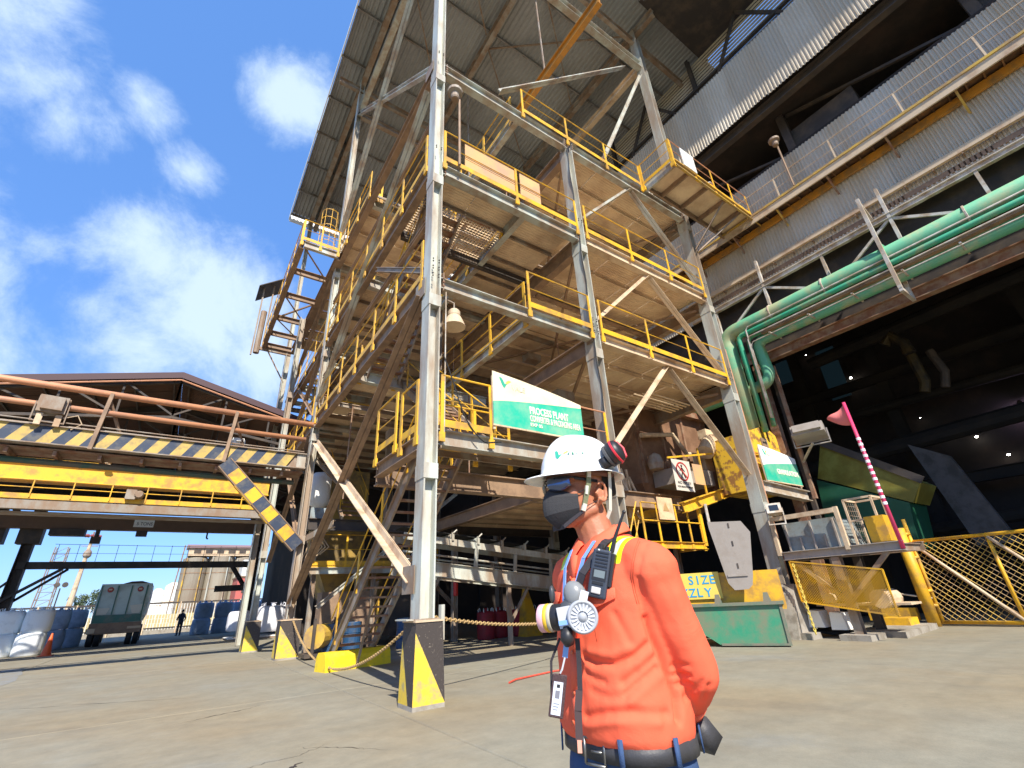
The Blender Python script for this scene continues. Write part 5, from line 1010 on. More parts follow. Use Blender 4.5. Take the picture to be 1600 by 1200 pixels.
mb = MB(); mb.box(-16, 3.2, 17.95, 18.9, 5.9, 5.94); 
for k in range(20): mb.bar((-15.5 + k, 17.9, 5.8), (-15.5 + k, 18.9, 5.8), .08, .14)
part(GA, 'underside', mb, M['rustst'])
mb = MB(); mb.tube([(-16, 18.4, 5.7), (3, 18.4, 5.62)], .09, 8); part(GA, 'green_pipe', mb, mat('dull_green_pipe', (.04, .09, .06), .6, dirt=(.12, .09, .06), amt=.5, sc=1.5))
# chequered knee strut
def Pk(f): return Vector((.69 + 2.62 * f, 17.72, 5.95 - 2.62 * f))
mb = MB(); mb.ibeam(Pk(0), Pk(1), .22, .46, .03); st_ = part(GA, 'knee_strut', mb, M['brown'])
for k in range(9):
    a, b_ = Pk(k / 9), Pk((k + 1) / 9); mb = MB(); mb.bar(a + Vector((0, -.10, 0)), b_ + Vector((0, -.10, 0)), .02, .38, up=(0, 0, 1)); part(st_, 'stripe_panel', mb, M['yel' if k % 2 else 'stripeb'])
    if k in (3, 5, 7, 2): mb = MB(); n_ = Vector((-.7, 0, -.7)) * .245; mb.bar(a + n_, b_ + n_, .2, .012, up=(0, 0, 1)); part(st_, 'stripe_panel', mb, M['yel'])
t = flood((-3.85, 17.6, 7.12), 'square grey floodlight on the striped gantry at the left edge', .62, .5, .22, R(188), 0, 'steel2'); mb = MB(); mb.box(-.28, -.14, -.05, .05, -.62, -.28); part(t, 'stand', mb, M['beige'], local=True); mb = MB(); mb.box(.12, .26, -.05, .05, -.62, -.28); part(t, 'stand', mb, M['beige'], local=True); mb = MB(); mb.tube([(-.3, 0, -.35), (-.6, 0, -.2), (-.75, .02, -.45), (-.55, 0, -.65)], .015, 5); part(t, 'lamp_cable', mb, M['beige'], local=True)
flood((.98, 18.1, 6.85), 'small white floodlight on the gantry beside the knee strut', .3, .2, .12, R(180), 0, 'white')

# ------------------------------------------------------------------ gabled shed
SH = thing('gabled_shed', 'open gabled storage shed with a brown roof beyond the striped gantry', 'shed', (-1.4, 34, 0))
ax, az, sl_ = -1.48, 11.64, .254
def rz_(x): return az - abs(x - ax) * sl_
shroof = mat('brown_shed_roof', (.075, .045, .035), .8, dirt=(.10, .055, .04), amt=.5, sc=.8)
for side in (-1, 1):
    L_ = 12.4 / math.cos(math.atan(sl_)); me = corr_sheet(2.05, L_, .22, .04).mesh('roof_sheet', shroof)
    ang = math.atan(sl_)
    for k in range(10):
        o = inst(SH, 'roof_sheet', me, (ax + side * 6.2, 26.0 + 2.02 * k, az - 6.2 * sl_ + .16))
        o.rotation_euler = Matrix(((0, side * math.cos(ang), 0), (0, 0, 0), (0, 0, 0))) and (0, 0, 0)
        # local Y runs down the slope, local X along world Y
        ly = Vector((side * math.cos(ang), 0, -math.sin(ang))); lx = Vector((0, 1, 0)); lz = lx.cross(ly)
        if lz.z < 0: lx = -lx; lz = lx.cross(ly)
        o.rotation_euler = Matrix((lx, ly, lz)).transposed().to_euler()
    for y in (25.2, 29.2, 34.2, 39.2, 43.9):
        mb = MB(); mb.ibeam((ax, y, az), (ax + side * 12.2, y, az - 12.2 * sl_), .2, .3, .02); mb.bar((ax, y, az - 1.9), (ax + side * 12.0, y, az - 12.2 * sl_ - .5), .12, .12)
        for q in range(6):
            x0 = side * q * 2.0; mb.bar((ax + x0, y, az - 1.8 - (abs(x0)) * .14), (ax + x0, y, rz_(ax + x0)), .08, .08); mb.bar((ax + x0, y, az - 1.8 - abs(x0) * .14), (ax + x0 + side * 2, y, rz_(ax + x0 + side * 2)), .08, .08)
        part(SH, 'roof_truss', mb, M['dark'])
        mb = MB(); xx = ax + side * 12.0; mb.ibeam((xx, y, 0), (xx, y, az - 12.2 * sl_), .3, .4, .03); part(SH, 'column', mb, M['dark'])
    for q in range(9): mb = MB(); x0 = ax + side * (.3 + q * 1.45); mb.chan((x0, 25, rz_(x0) + .02), (x0, 44.4, rz_(x0) + .02), .06, .16, .012); part(SH, 'purlin', mb, M['dark'])
    mb = MB(); mb.poly([(ax, 24.95, az + .32), (ax + side * 12.5, 24.95, az - 12.5 * sl_ + .32), (ax + side * 12.5, 24.95, az - 12.5 * sl_ + .02), (ax, 24.95, az + .02)], (0, -.05, 0)); part(SH, 'barge_board', mb, mat('dark_barge_board_%d' % side, (.07, .035, .04), .6, bump=0))
    mb = MB(); mb.tube([(ax, 24.85, az - .12), (ax + side * 12.4, 24.85, az - 12.4 * sl_ - .12)], .04, 6); part(SH, 'gutter_pipe', mb, M['opipe'])
mb = MB(); mb.box(-13.5, 10.6, 44.4, 44.5, 8.35, 11.0); part(SH, 'end_panel', mb, M['dark'])
for (x0, w) in ((-7.9, .55), (-9.6, .4), (5.15, .5)):
    mb = MB(); mb.ibeam((x0, 42, 0), (x0 + .1, 42, 8.6), w, w, .05); part(SH, 'column', mb, M['dark'])
    mb = MB(); mb.bar((x0, 42, 6.2), (x0 + (-1.2 if x0 < 0 else -.9), 42, 8.2), .25, .3); mb.box(x0 - .5, x0 + .6, 41.6, 42.4, 5.9, 6.9 if x0 < 0 else 6.1); part(SH, 'haunch', mb, M['dark'])
mb = MB(); mb.bar((-8.0, 42, 4.65), (5.2, 42, 4.65), .3, .42); part(SH, 'tie_beam', mb, M['dark']); mb = MB(); mb.bar((2.7, 42, 3.0), (5.2, 42, 3.05), .3, .4); part(SH, 'tie_beam', mb, M['dark'])
for a, b_, w in (((-8.6, 41.8, 2.3), (-5.8, 41.8, 4.45), .16), ((-8.4, 42.3, 2.0), (-5.6, 42.3, 4.45), .14), ((3.5, 42, 4.5), (5.1, 42, 2.3), .18), ((3.7, 42.3, 4.5), (5.2, 42.3, 2.4), .14), ((-9.6, 42, 2), (-7.9, 42, 4), .12), ((-9.6, 42.2, 4), (-7.9, 42.2, 2), .12)): mb = MB(); mb.bar(a, b_, w, w); part(SH, 'knee_brace', mb, M['dark'])
mb = MB(); mb.tube([(-6.6, 42.2, 5.95), (4.9, 42.2, 5.85)], .015, 5); mb.tube([(-6.6, 42.2, 5.4), (4.9, 42.2, 5.35)], .012, 5)
for k in range(12): mb.tube([(-6.4 + k, 42.2, 4.8), (-6.4 + k, 42.2, 5.95)], .015, 5)
part(SH, 'guard_rail', mb, M['steel2'])
for z in (8.2, 7.95): mb = MB(); mb.box(-9, 6, 40, 40.2, z, z + .12); part(SH, 'slat_beam', mb, M['steel'])

mb = MB(); mb.box(6.2, 6.35, 31.5, 44, .0, 8.0); mb.box(6.35, 18, 43.8, 44, 0, 8.0); part(SH, 'side_wall', mb, M['darkwall'])
# overhead cranes
OC = thing('yellow_overhead_crane', 'long yellow overhead crane girder with walkway under the shed roof', 'crane', (-1, 25.5, 6.5))
mb = MB(); mb.box(-14, 3.1, 25.5, 26.0, 6.32, 6.92); mb.box(-14, 3.1, 25.42, 26.08, 6.92, 6.97); mb.box(-14, 3.1, 25.42, 26.08, 6.28, 6.32); part(OC, 'girder', mb, M['yel'])
mb = MB(); mb.box(-14, 3.2, 25.3, 25.45, 5.55, 5.75); part(OC, 'toe_board', mb, M['yel'])
mb = MB(); mb.tube([(-14, 25.28, 6.3), (3.1, 25.28, 6.25)], .025, 6); mb.tube([(-14, 25.28, 6.0), (3.1, 25.28, 5.97)], .018, 6)
for k in range(15): mb.bar((-13.6 + k * 1.2, 25.28, 5.6), (-13.6 + k * 1.2, 25.28, 6.3), .04, .04)
part(OC, 'walkway_rail', mb, M['yel'])
mb = MB(); mb.box(-14, 3.3, 25.3, 25.6, 5.17, 5.5); part(OC, 'runway_beam', mb, M['steel2']); mb = MB(); mb.box(-14, 3.3, 25.6, 26.5, 5.08, 5.12); part(OC, 'walkway_floor', mb, M['steel2'])
mb = MB(); mb.box(-14, -3.2, 25.6, 25.9, 7.02, 7.2); part(OC, 'upper_rail', mb, M['yel']); mb = MB(); mb.lathe((-1.85, 25.2, 5.9), [(.13, -.2), (.17, -.1), (.17, .15), (.08, .25)], 12, ax=(0, 1, 0)); mb.box(-2.3, -1.95, 25.1, 25.4, 5.7, 6.1); part(OC, 'hoist_motor', mb, M['steel2'])
mb = MB()
for k in range(9): mb.lathe((-3.2 + .05 * math.sin(k * 2.1), 25.2 + .05 * math.cos(k * 1.7), 7.0 + .04 * k), [(.08, 0), (.12 - .004 * k, .03), (.06, .06)], 8)
part(OC, 'festoon_bundle', mb, M['beige'])
BC = thing('brown_overhead_crane', 'brown overhead crane girder with a small capacity plate, farther back under the shed', 'crane', (-2, 41, 7))
mb = MB(); mb.box(-11, 4.9, 41.0, 41.5, 6.75, 7.75); part(BC, 'girder', mb, mat('brown_girder', (.16, .09, .05), .6, dirt=(.12, .07, .04), amt=.4, sc=1)); mb = MB(); mb.box(-2.85, -1.75, 40.97, 40.995, 6.98, 7.45); part(BC, 'capacity_plate', mb, M['white']); put_text(BC, '5 TONS', .30, blk, (-2.7, 40.96, 7.1), (1, 0, 0), (0, 0, 1), .85)
mb = MB(); mb.box(-6.9, -5.2, 40.8, 41.6, 6.35, 6.74); part(BC, 'trolley', mb, M['dark']); mb = MB(); mb.tube([(-4.6, 41.2, 6.75), (-4.6, 41.2, 6.0)], .12, 8); mb.box(-4.85, -4.35, 41, 41.4, 5.9, 6.3); part(BC, 'hook_block', mb, M['dark']); mb = MB(); mb.box(-2.6, -2.0, 41, 41.4, 6.4, 6.74); part(BC, 'motor', mb, M['dark']); mb = MB(); mb.tube([(1.5, 41.2, 6.75), (1.5, 41.2, 6.4), (1.6, 41.2, 6.3)], .06, 6); part(BC, 'hook', mb, M['dark'])

# ------------------------------------------------------------------ goods, truck, cone
wb = mat('white_bag_fabric', (.84, .88, .88), .7, dirt=(.7, .74, .74), amt=.3, sc=2); bb_ = mat('blue_white_bag_fabric', (.36, .45, .58), .7, dirt=(.25, .32, .42), amt=.4, sc=2)
for i, (x, y, z, m, lab) in enumerate((
    (-6.15, 34.6, 0, wb, 'white bulk bag at the left edge, lower of its stack'), (-6.15, 34.7, 1.0, wb, 'white bulk bag at the left edge, upper of its stack'), (-5.05, 34.2, 0, wb, 'white bulk bag just left of the traffic cone, lower of its stack'), (-5.0, 34.3, 1.0, wb, 'white bulk bag just left of the traffic cone, upper of its stack'),
    (-4.9, 39.0, 0, bb_, 'shaded blue-grey bulk bag behind the traffic cone, lower'), (-4.9, 39.1, 1.02, bb_, 'shaded blue-grey bulk bag behind the traffic cone, upper'), (-4.35, 41.0, 0, bb_, 'shaded bulk bag between cone and truck, lower'), (-4.35, 41.1, 1.02, bb_, 'shaded bulk bag between cone and truck, upper'),
    (2.55, 46.3, 0, bb_, 'blue-grey bulk bag nearest the far worker, lower of its stack'), (2.6, 46.5, 1.1, bb_, 'blue-grey bulk bag nearest the far worker, upper of its stack'), (3.95, 47.0, 0, bb_, 'blue-grey bulk bag second from the far worker, lower'), (4.0, 47.1, 1.1, bb_, 'blue-grey bulk bag second from the far worker, upper'),
    (5.3, 49, 0, bb_, 'blue-grey bulk bag third from the far worker, lower'), (5.3, 49, 1.1, bb_, 'blue-grey bulk bag third from the far worker, upper'), (6.7, 50.5, 0, bb_, 'blue-grey bulk bag farthest right of the far stacks, lower'), (6.7, 50.5, 1.1, bb_, 'blue-grey bulk bag farthest right of the far stacks, upper'))):
    bag((x, y, z), .58 if i < 8 else .66, 1.0 if i < 8 else 1.1, m, lab, 'bulk bags in the yard', i * 3 + 1)
pal = thing('pallet', 'low white pallet under the sunlit white sack behind the third pedestal', 'pallet', (4.3, 33, 0))
for k in range(5): mb = MB(); mb.box(3.1, 6.0, 31.9 + k * .5, 32.3 + k * .5, .10, .14); part(pal, 'plank', mb, M['white'])
mb = MB(); mb.box(3.1, 6.0, 31.9, 32.0, 0, .10); mb.box(3.1, 6.0, 34.2, 34.3, 0, .10); part(pal, 'runner', mb, M['steel2'])
wb2 = mat('bright_white_sack', (.80, .80, .84), .7, bump=0)
bag((3.75, 32.9, .45), .75, 1.0, wb2, 'bright white sack left of the third pedestal', None, 90, lift=False); bag((5.35, 33.2, .3), .85, 1.35, wb2, 'bright white sack between the third and second pedestals', None, 95)
CN = thing('traffic_cone', 'orange traffic cone in front of the white bulk bags', 'cone', (-4.12, 32.6, 0)); cm_ = mat('cone_orange', (.85, .13, .03), .5, bump=0)
mb = MB(); mb.lathe((0, 0, 0), [(.2, .03), (.19, .05), (.035, .92), (.02, .94)], 16); part(CN, 'cone_body', mb, cm_, smooth=True, local=True); mb = MB(); mb.box(-.26, .26, -.26, .26, 0, .035); part(CN, 'base', mb, cm_, local=True); 
TK = thing('tipper_truck', 'grey-green tipper truck seen from behind under the shed', 'truck', (-2.15, 38.2, 0))
gg = mat('grey_green_truck', (.50, .60, .56), .5, dirt=(.34, .40, .36), amt=.4, sc=1.0, bump=0); tg = mat('dark_green_truck', (.05, .17, .13), .5, dirt=(.14, .18, .14), amt=.4, sc=2)
mb = MB(); pr_ = [(-1.18, 1.2), (1.10, 1.2), (1.22, 1.6), (1.28, 2.6), (1.25, 3.3), (-1.16, 3.3), (-1.22, 2.6), (-1.2, 1.6)]
mb.poly([(x, 0, z) for x, z in pr_], (0, 5.0, 0)); part(TK, 'tipper_body', mb, gg, local=True)
mb = MB(); mb.box(-1.05, 1.0, -.05, -.005, 1.75, 3.15); part(TK, 'tailgate', mb, gg, local=True)
for x in (-.35, .3, -1.1, 1.05): mb = MB(); mb.box(x - .03, x + .03, -.10, -.052, 1.3, 3.2); part(TK, 'tailgate_rib', mb, tg, local=True)
mb = MB(); mb.box(-1.15, 1.1, -.09, -.01, 1.22, 1.62); part(TK, 'tailgate_sill', mb, tg, local=True)
wp = mat('truck_white_patch', (.62, .60, .50), .6, bump=0)
mb = MB(); mb.poly([(.42, -.058, 2.1), (1.15, -.058, 2.15), (.95, -.058, 1.66), (.6, -.058, 1.66)], (0, -.01, 0)); mb.poly([(-1.08, -.058, 2.0), (-.5, -.058, 2.0), (-.6, -.058, 1.66), (-1.05, -.058, 1.66)], (0, -.01, 0)); part(TK, 'white_marking', mb, wp, local=True)
for x in (-.7, .72): mb = MB(); mb.lathe((x, -.10, 2.98), [(.13, 0), (.15, .04)], 14, ax=(0, 1, 0)); l_ = part(TK, 'tail_lamp', mb, mat('lamp_red_%d' % (x > 0), (.35, .03, .02), .3, bump=0), local=True); mb = MB(); mb.box(x - .08, x + .08, -.13, -.105, 2.95, 3.03); part(l_, 'lens', mb, M['beige'], local=True)
mb = MB(); mb.box(-1.0, .95, .1, 6.5, .62, 1.2); mb.box(-1.22, 1.2, -.05, .2, .66, 1.2); part(TK, 'chassis', mb, M['brown'], local=True)
WH = MB(); WH.lathe((0, 0, 0), [(.2, -.15), (.48, -.14), (.5, -.1), (.5, .1), (.48, .14), (.2, .15)], 20, ax=(1, 0, 0)); whm = WH.mesh('wheel', M['rubber'])
for (x, y) in ((-1.05, .6), (-.72, .6), (.72, .6), (1.05, .6), (-1.0, 5.8), (1.0, 5.8)): inst(TK, 'wheel', whm, (TK.location.x + x, TK.location.y + y, .5))
for q in ((-1.3, -.9, -.08, 0, .7, .95), (.55, 1.2, -.1, -.02, .85, .98)): mb = MB(); mb.box(*q); part(TK, 'mud_guard', mb, M['beige'], local=True)
mb = MB(); mb.poly([(-.2, 0, 3.3), (.2, 0, 3.42), (.7, 0, 3.44), (1.15, 0, 3.3)], (0, 4.5, 0)); part(TK, 'load_cover', mb, M['dark'], local=True)
mb = MB(); mb.box(-1.0, 1.0, 5.2, 6.9, 1.0, 2.9); part(TK, 'cab', mb, gg, local=True); 

# ------------------------------------------------------------------ far background
FE = thing('bar_fence', 'long bar fence with dark top rail at the back of the yard', 'fence', (-2, 57, 0))
mb = MB(); mb.box(-16, 9, 56.95, 57.05, 2.45, 2.58); mb.box(-16, 9, 56.95, 57.05, .45, .52); part(FE, 'rail', mb, M['dark'])
bar_m = MB(); bar_m.box(-.02, .02, -.02, .02, .3, 2.45); bme = bar_m.mesh('bar', M['white'])
for k in range(110): inst(FE, 'bar', bme, (-15.8 + k * .225, 57, 0))
for k in range(11): mb = MB(); mb.box(-16 + k * 2.45, -15.9 + k * 2.45, 56.9, 57.1, 0, 2.6); part(FE, 'post', mb, M['beige'])
mb = MB(); mb.box(-16, 9, 57.0, 57.2, 0, .45); part(FE, 'plinth', mb, M['conc'])
wall_m = mat('far_yellow_wall', (.50, .42, .22), .7, bump=0)
t = thing('low_block_wall', 'low yellowish block wall behind the bar fence', 'wall', (0, 61, 0))
for r_ in range(4):
    for k in range(22): mb = MB() if (r_, k) == (0, 0) else mb; 
mbk = MB(); mbk.box(-.58, .58, -.15, .15, .01, .39); bk = mbk.mesh('block', wall_m)
for r_ in range(4):
    for k in range(18): inst(t, 'block', bk, (-9 + k * 1.2 + (.6 if r_ % 2 else 0), 61, r_ * .4))
dark_y = mat('far_grey_yard', (.13, .14, .15), .9, bump=0)
sil = mat('grey_silo', (.30, .27, .21), .6, dirt=(.22, .17, .12), amt=.45, sc=.35, streak=4)
for k, (x, y, r, h, lab) in enumerate(((2.3, 80, 1.5, 8.3, 'left grey silo behind the fence'), (5.3, 80, 1.6, 8.5, 'middle grey silo behind the fence'), (8.2, 80, 1.5, 8.3, 'right grey silo partly behind the columns'))):
    t = thing('silo', lab, 'silo', (x, y, 0), 'grey silos'); mb = MB(); mb.lathe((0, 0, 0), [(r, 0), (r, h), (.2, h + .7)], 24); part(t, 'shell', mb, sil, smooth=False, local=True)
    for z in (2.2, 4.4, 6.4): mb = MB(); mb.lathe((0, 0, z), [(r * 1.02, 0), (r * 1.02, .1)], 24); part(t, 'band', mb, M['brown'], local=True)
    mb = MB(); mb.tube([(-r * .7, -r * .9, 0), (-r * .7, -r * .9, h)], .1, 6); mb.tube([(r * .5, -r, 0), (r * .5, -r, h)], .07, 6); part(t, 'down_pipe', mb, M['yeld'] if k == 0 else M['steel'], local=True)
SR = thing('silo_gallery', 'flat-roofed gallery on top of the grey silos', 'building', (5, 80, 8.6)); mb = MB(); mb.box(.9, 9.8, 78.3, 81.5, 9.6, 10.0); part(SR, 'roof', mb, mat('gallery_roof', (.25, .17, .18), .6, bump=0)); mb = MB(); mb.box(1.2, 9.6, 78.6, 81.3, 8.6, 9.6); part(SR, 'wall', mb, M['beige'])
for k in range(6): mb = MB(); mb.box(1.8 + 1.35 * k, 2.6 + 1.35 * k, 78.52, 78.6, 8.95, 9.35); part(SR, 'window', mb, M['dark'])
t = thing('red_building', 'reddish pink plant building right of the silos', 'building', (10, 75, 0)); mb = MB(); mb.box(7.0, 9.6, 72, 78, 0, 5.4); part(t, 'wall', mb, mat('red_wall', (.50, .13, .11), .6, bump=0)); mb = MB(); mb.box(6.9, 9.7, 71.9, 78.1, 5.4, 5.6); part(t, 'roof', mb, M['brown']); mb = MB(); mb.box(7.6, 8.6, 71.95, 71.99, 3.6, 4.6); part(t, 'window', mb, M['dark']); mb = MB(); mb.box(7.4, 9.2, 73, 77, 5.6, 7.6); part(t, 'roof_unit', mb, M['white'])
for k, (x, h, r) in enumerate(((-1.2, 4.6, .9), (.5, 5.4, 1.0), (1.9, 7.0, .9))):
    t = thing('white_tank', ['small white tank left of the silos', 'white tank next to the silos', 'tall cream tank close behind the left silo'][k], 'tank', (x, 90, 0), 'white tanks'); mb = MB(); mb.lathe((0, 0, 0), [(r, 0), (r, h), (.3, h + .5)], 18); part(t, 'shell', mb, M['white'], local=True); mb = MB(); mb.lathe((0, 0, h * .6), [(r * 1.03, 0), (r * 1.03, .12)], 18); part(t, 'band', mb, M['beige'], local=True)
t = thing('floodlight_mast', 'tall tapering floodlight mast with a ring of reddish lamps', 'mast', (-11.7, 100, 0))
mb = MB(); mb.tube([(-.2, 0, 0), (.1, 0, 13)], [.45, .2], 10); part(t, 'pole', mb, M['beige'], local=True); mb = MB(); mb.lathe((.1, 0, 10.2), [(.3, 0), (.55, .3), (.5, .9), (.3, 1.2)], 10); mb.box(-.9, 1.1, -.1, .1, 11.9, 12.0); part(t, 'collar', mb, M['steel2'], local=True)
lm = mat('red_lamp_cluster', (.30, .07, .06), .5, bump=0)
for k in range(8): a = k * math.pi / 4; mb = MB(); mb.lathe((.1 + .85 * math.cos(a), .85 * math.sin(a), 13.4 + .05 * (k % 2)), [(.1, -.15), (.26, 0), (.2, .2)], 8); part(t, 'lamp', mb, lm, local=True)
mb = MB(); mb.tube([(.1, 0, 12.8), (.1, 0, 14.1)], .12, 6); part(t, 'head_pole', mb, M['steel2'], local=True)
t = thing('lattice_tower', 'thin grey lattice tower behind the shed portal', 'tower', (-9.3, 62, 0)); mb = MB()
for (dx, dy) in ((-.6, -.6), (.6, -.6), (.6, .6), (-.6, .6)): mb.tube([(dx, dy, 0), (dx * .75 + .2, dy * .75, 7.8)], .05, 5)
for k in range(12):
    z = k * .65; f = 1 - .25 * z / 7.8; o_ = .2 * z / 7.8
    mb.tube([(-.6 * f + o_, -.6 * f, z), (.6 * f + o_, -.6 * f, z)], .025, 4); mb.tube([(-.6 * f + o_, -.6 * f, z), (.6 * f + o_, -.6 * f, z + .65)], .02, 4); mb.tube([(.6 * f + o_, -.6 * f, z), (.6 * f + o_, .6 * f, z + .65)], .02, 4)
part(t, 'lattice', mb, M['steel2'], local=True)
t = thing('twin_floodlight', 'pair of small floodlights on a pole behind the shed brace', 'floodlight', (-7.4, 55, 0)); mb = MB(); mb.tube([(0, 0, 0), (0, 0, 3.9)], .05, 6); part(t, 'pole', mb, M['dark'], local=True)
for x in (-.25, .25): mb = MB(); mb.lathe((x, 0, 4.15), [(.1, -.1), (.2, 0), (.2, .1)], 10, ax=(.3 * x, -1, .2)); part(t, 'lamp', mb, M['dark'], local=True)
# far tree clump: trunks and leaf-sized faces
leafm = mat('tree_leaves', (.06, .09, .05), .8, dirt=(.10, .13, .06), amt=.5, sc=1, bump=0); barkm = mat('tree_bark', (.12, .09, .07), .9, bump=0)
for k, (x, y, h) in enumerate(((-11.5, 112, 5.2), (-9.0, 115, 6.0), (-6.8, 112, 4.6), (-30, 118, 6.5), (-24, 115, 5.5))):
    t = thing('tree', ['dark tree behind the floodlight mast', 'dark tree just right of the floodlight mast', 'low dark tree between mast and truck', 'dark tree beyond the left edge', 'dark tree behind the shed legs on the left'][k], 'tree', (x, y, 0), 'far trees'); rnd = random.Random(k)
    mb = MB(); mb.tube([(0, 0, 0), (.1, 0, h * .5), (.0, .1, h * .8)], [.22, .15, .05], 7)
    for q in range(4): a = q * 1.7; mb.tube([(.05, 0, h * .4), (math.cos(a) * 1.2, math.sin(a) * 1.2, h * .75)], [.09, .03], 5)
    part(t, 'trunk', mb, barkm, local=True); mb = MB()
    cl = [(rnd.uniform(-1.6, 1.6), rnd.uniform(-1.4, 1.4), h * rnd.uniform(.45, .98), rnd.uniform(.5, 1.0)) for _ in range(12)]
    for q in range(1100):
        c = rnd.choice(cl); d = Vector((rnd.gauss(0, 1), rnd.gauss(0, 1), rnd.gauss(0, .8))).normalized() * c[3] * rnd.uniform(.4, 1.05); p = Vector(c[:3]) + d
        u = Vector((rnd.uniform(-1, 1), rnd.uniform(-1, 1), rnd.uniform(-1, 1))).normalized() * rnd.uniform(.1, .2); v = u.cross(Vector((rnd.uniform(-1, 1), rnd.uniform(-1, 1), rnd.uniform(-1, 1)))).normalized() * .1
        mb.add([p - u, p + v, p + u, p - v], [(0, 1, 2, 3)])
    me = mb.mesh('crown', leafm, fixn=False); part(t, 'crown', me, None, local=True)
mb = MB(); mb.tube([(.2, 70, 0), (.6, 70, 9)], .08, 6); solo('lamp_post', mb, M['steel2'], 'thin grey post rising from behind the truck', 'post')
# ------------------------------------------------------------------ the man in front
PX, PY, RZ = 1.03731, 1.08350, R(-43.75226)
def remesh(mb, vox, m, name, sm=4, disp=None, fac=.5):
    me = mb.mesh(name, m, True); o = bpy.data.objects.new('tmp', me); COL.objects.link(o)
    r_ = o.modifiers.new('r', 'REMESH'); r_.mode = 'VOXEL'; r_.voxel_size = vox; r_.use_smooth_shade = True
    s_ = o.modifiers.new('s', 'SMOOTH'); s_.iterations = sm; s_.factor = fac
    dg = bpy.context.evaluated_depsgraph_get(); out = bpy.data.meshes.new_from_object(o.evaluated_get(dg)); bpy.data.objects.remove(o); out.name = name
    if disp:
        ns = [v.normal.copy() for v in out.vertices]
        for v, n in zip(out.vertices, ns): v.co += n * disp(v.co, n)
    out.shade_smooth(); return out
def ball(mb, c, rx, ry=None, rz=None, n=12, axes=None):
    ry = ry or rx; rz = rz or rx; c = Vector(c); vs = []; fs = []; m_ = n // 2
    ax = axes or (Vector((1, 0, 0)), Vector((0, 1, 0)), Vector((0, 0, 1)))
    for j in range(1, m_):
        ph = math.pi * j / m_
        for k in range(n):
            th = 2 * math.pi * k / n; vs.append(c + ax[0] * rx * math.sin(ph) * math.cos(th) + ax[1] * ry * math.sin(ph) * math.sin(th) + ax[2] * rz * math.cos(ph))
    top = len(vs); vs.append(c + ax[2] * rz); bot = len(vs); vs.append(c - ax[2] * rz)
    for j in range(m_ - 2):
        for k in range(n): fs.append((j * n + k, j * n + (k + 1) % n, (j + 1) * n + (k + 1) % n, (j + 1) * n + k))
    for k in range(n): fs.append((top, (k + 1) % n, k)); fs.append((bot, (m_ - 2) * n + k, (m_ - 2) * n + (k + 1) % n))
    return mb.add(vs, fs)
def limb(mb, pts, rs, n=14):
    for p, r_ in zip(pts, rs): ball(mb, p, r_ * .985, n=n)
    mb.tube(pts, list(rs), n)
def loft(mb, rings, n=28):
    vs = [p for r_ in rings for p in r_]; m_ = len(rings)
    return mb.add(vs, [(i * n + k, i * n + (k + 1) % n, (i + 1) * n + (k + 1) % n, (i + 1) * n + k) for i in range(m_ - 1) for k in range(n)] + [tuple(range(n - 1, -1, -1)), tuple((m_ - 1) * n + k for k in range(n))])
class Frame:
    def __init__(s, c, a): s.c = Vector((c[0], c[1], 0)); s.F = Vector((-math.sin(R(a)), -math.cos(R(a)), 0)); s.L = Vector((-s.F.y, s.F.x, 0))
    def __call__(s, l, f, z): return s.c + s.L * l + s.F * f + Vector((0, 0, z))
    def inv(s, p): d = Vector(p) - s.c; return d.dot(s.L), d.dot(s.F), p[2]
def ring(fr, z, hw, hd, cf=0, cl=0, e=2.4, n=28, tilt=0):
    out = []
    for k in range(n):
        t = 2 * math.pi * k / n; c, s = math.cos(t), math.sin(t)
        x = hw * math.copysign(abs(c) ** (2 / e), c); y = hd * math.copysign(abs(s) ** (2 / e), s); out.append(fr(cl + x, cf + y, z + tilt * y))
    return out
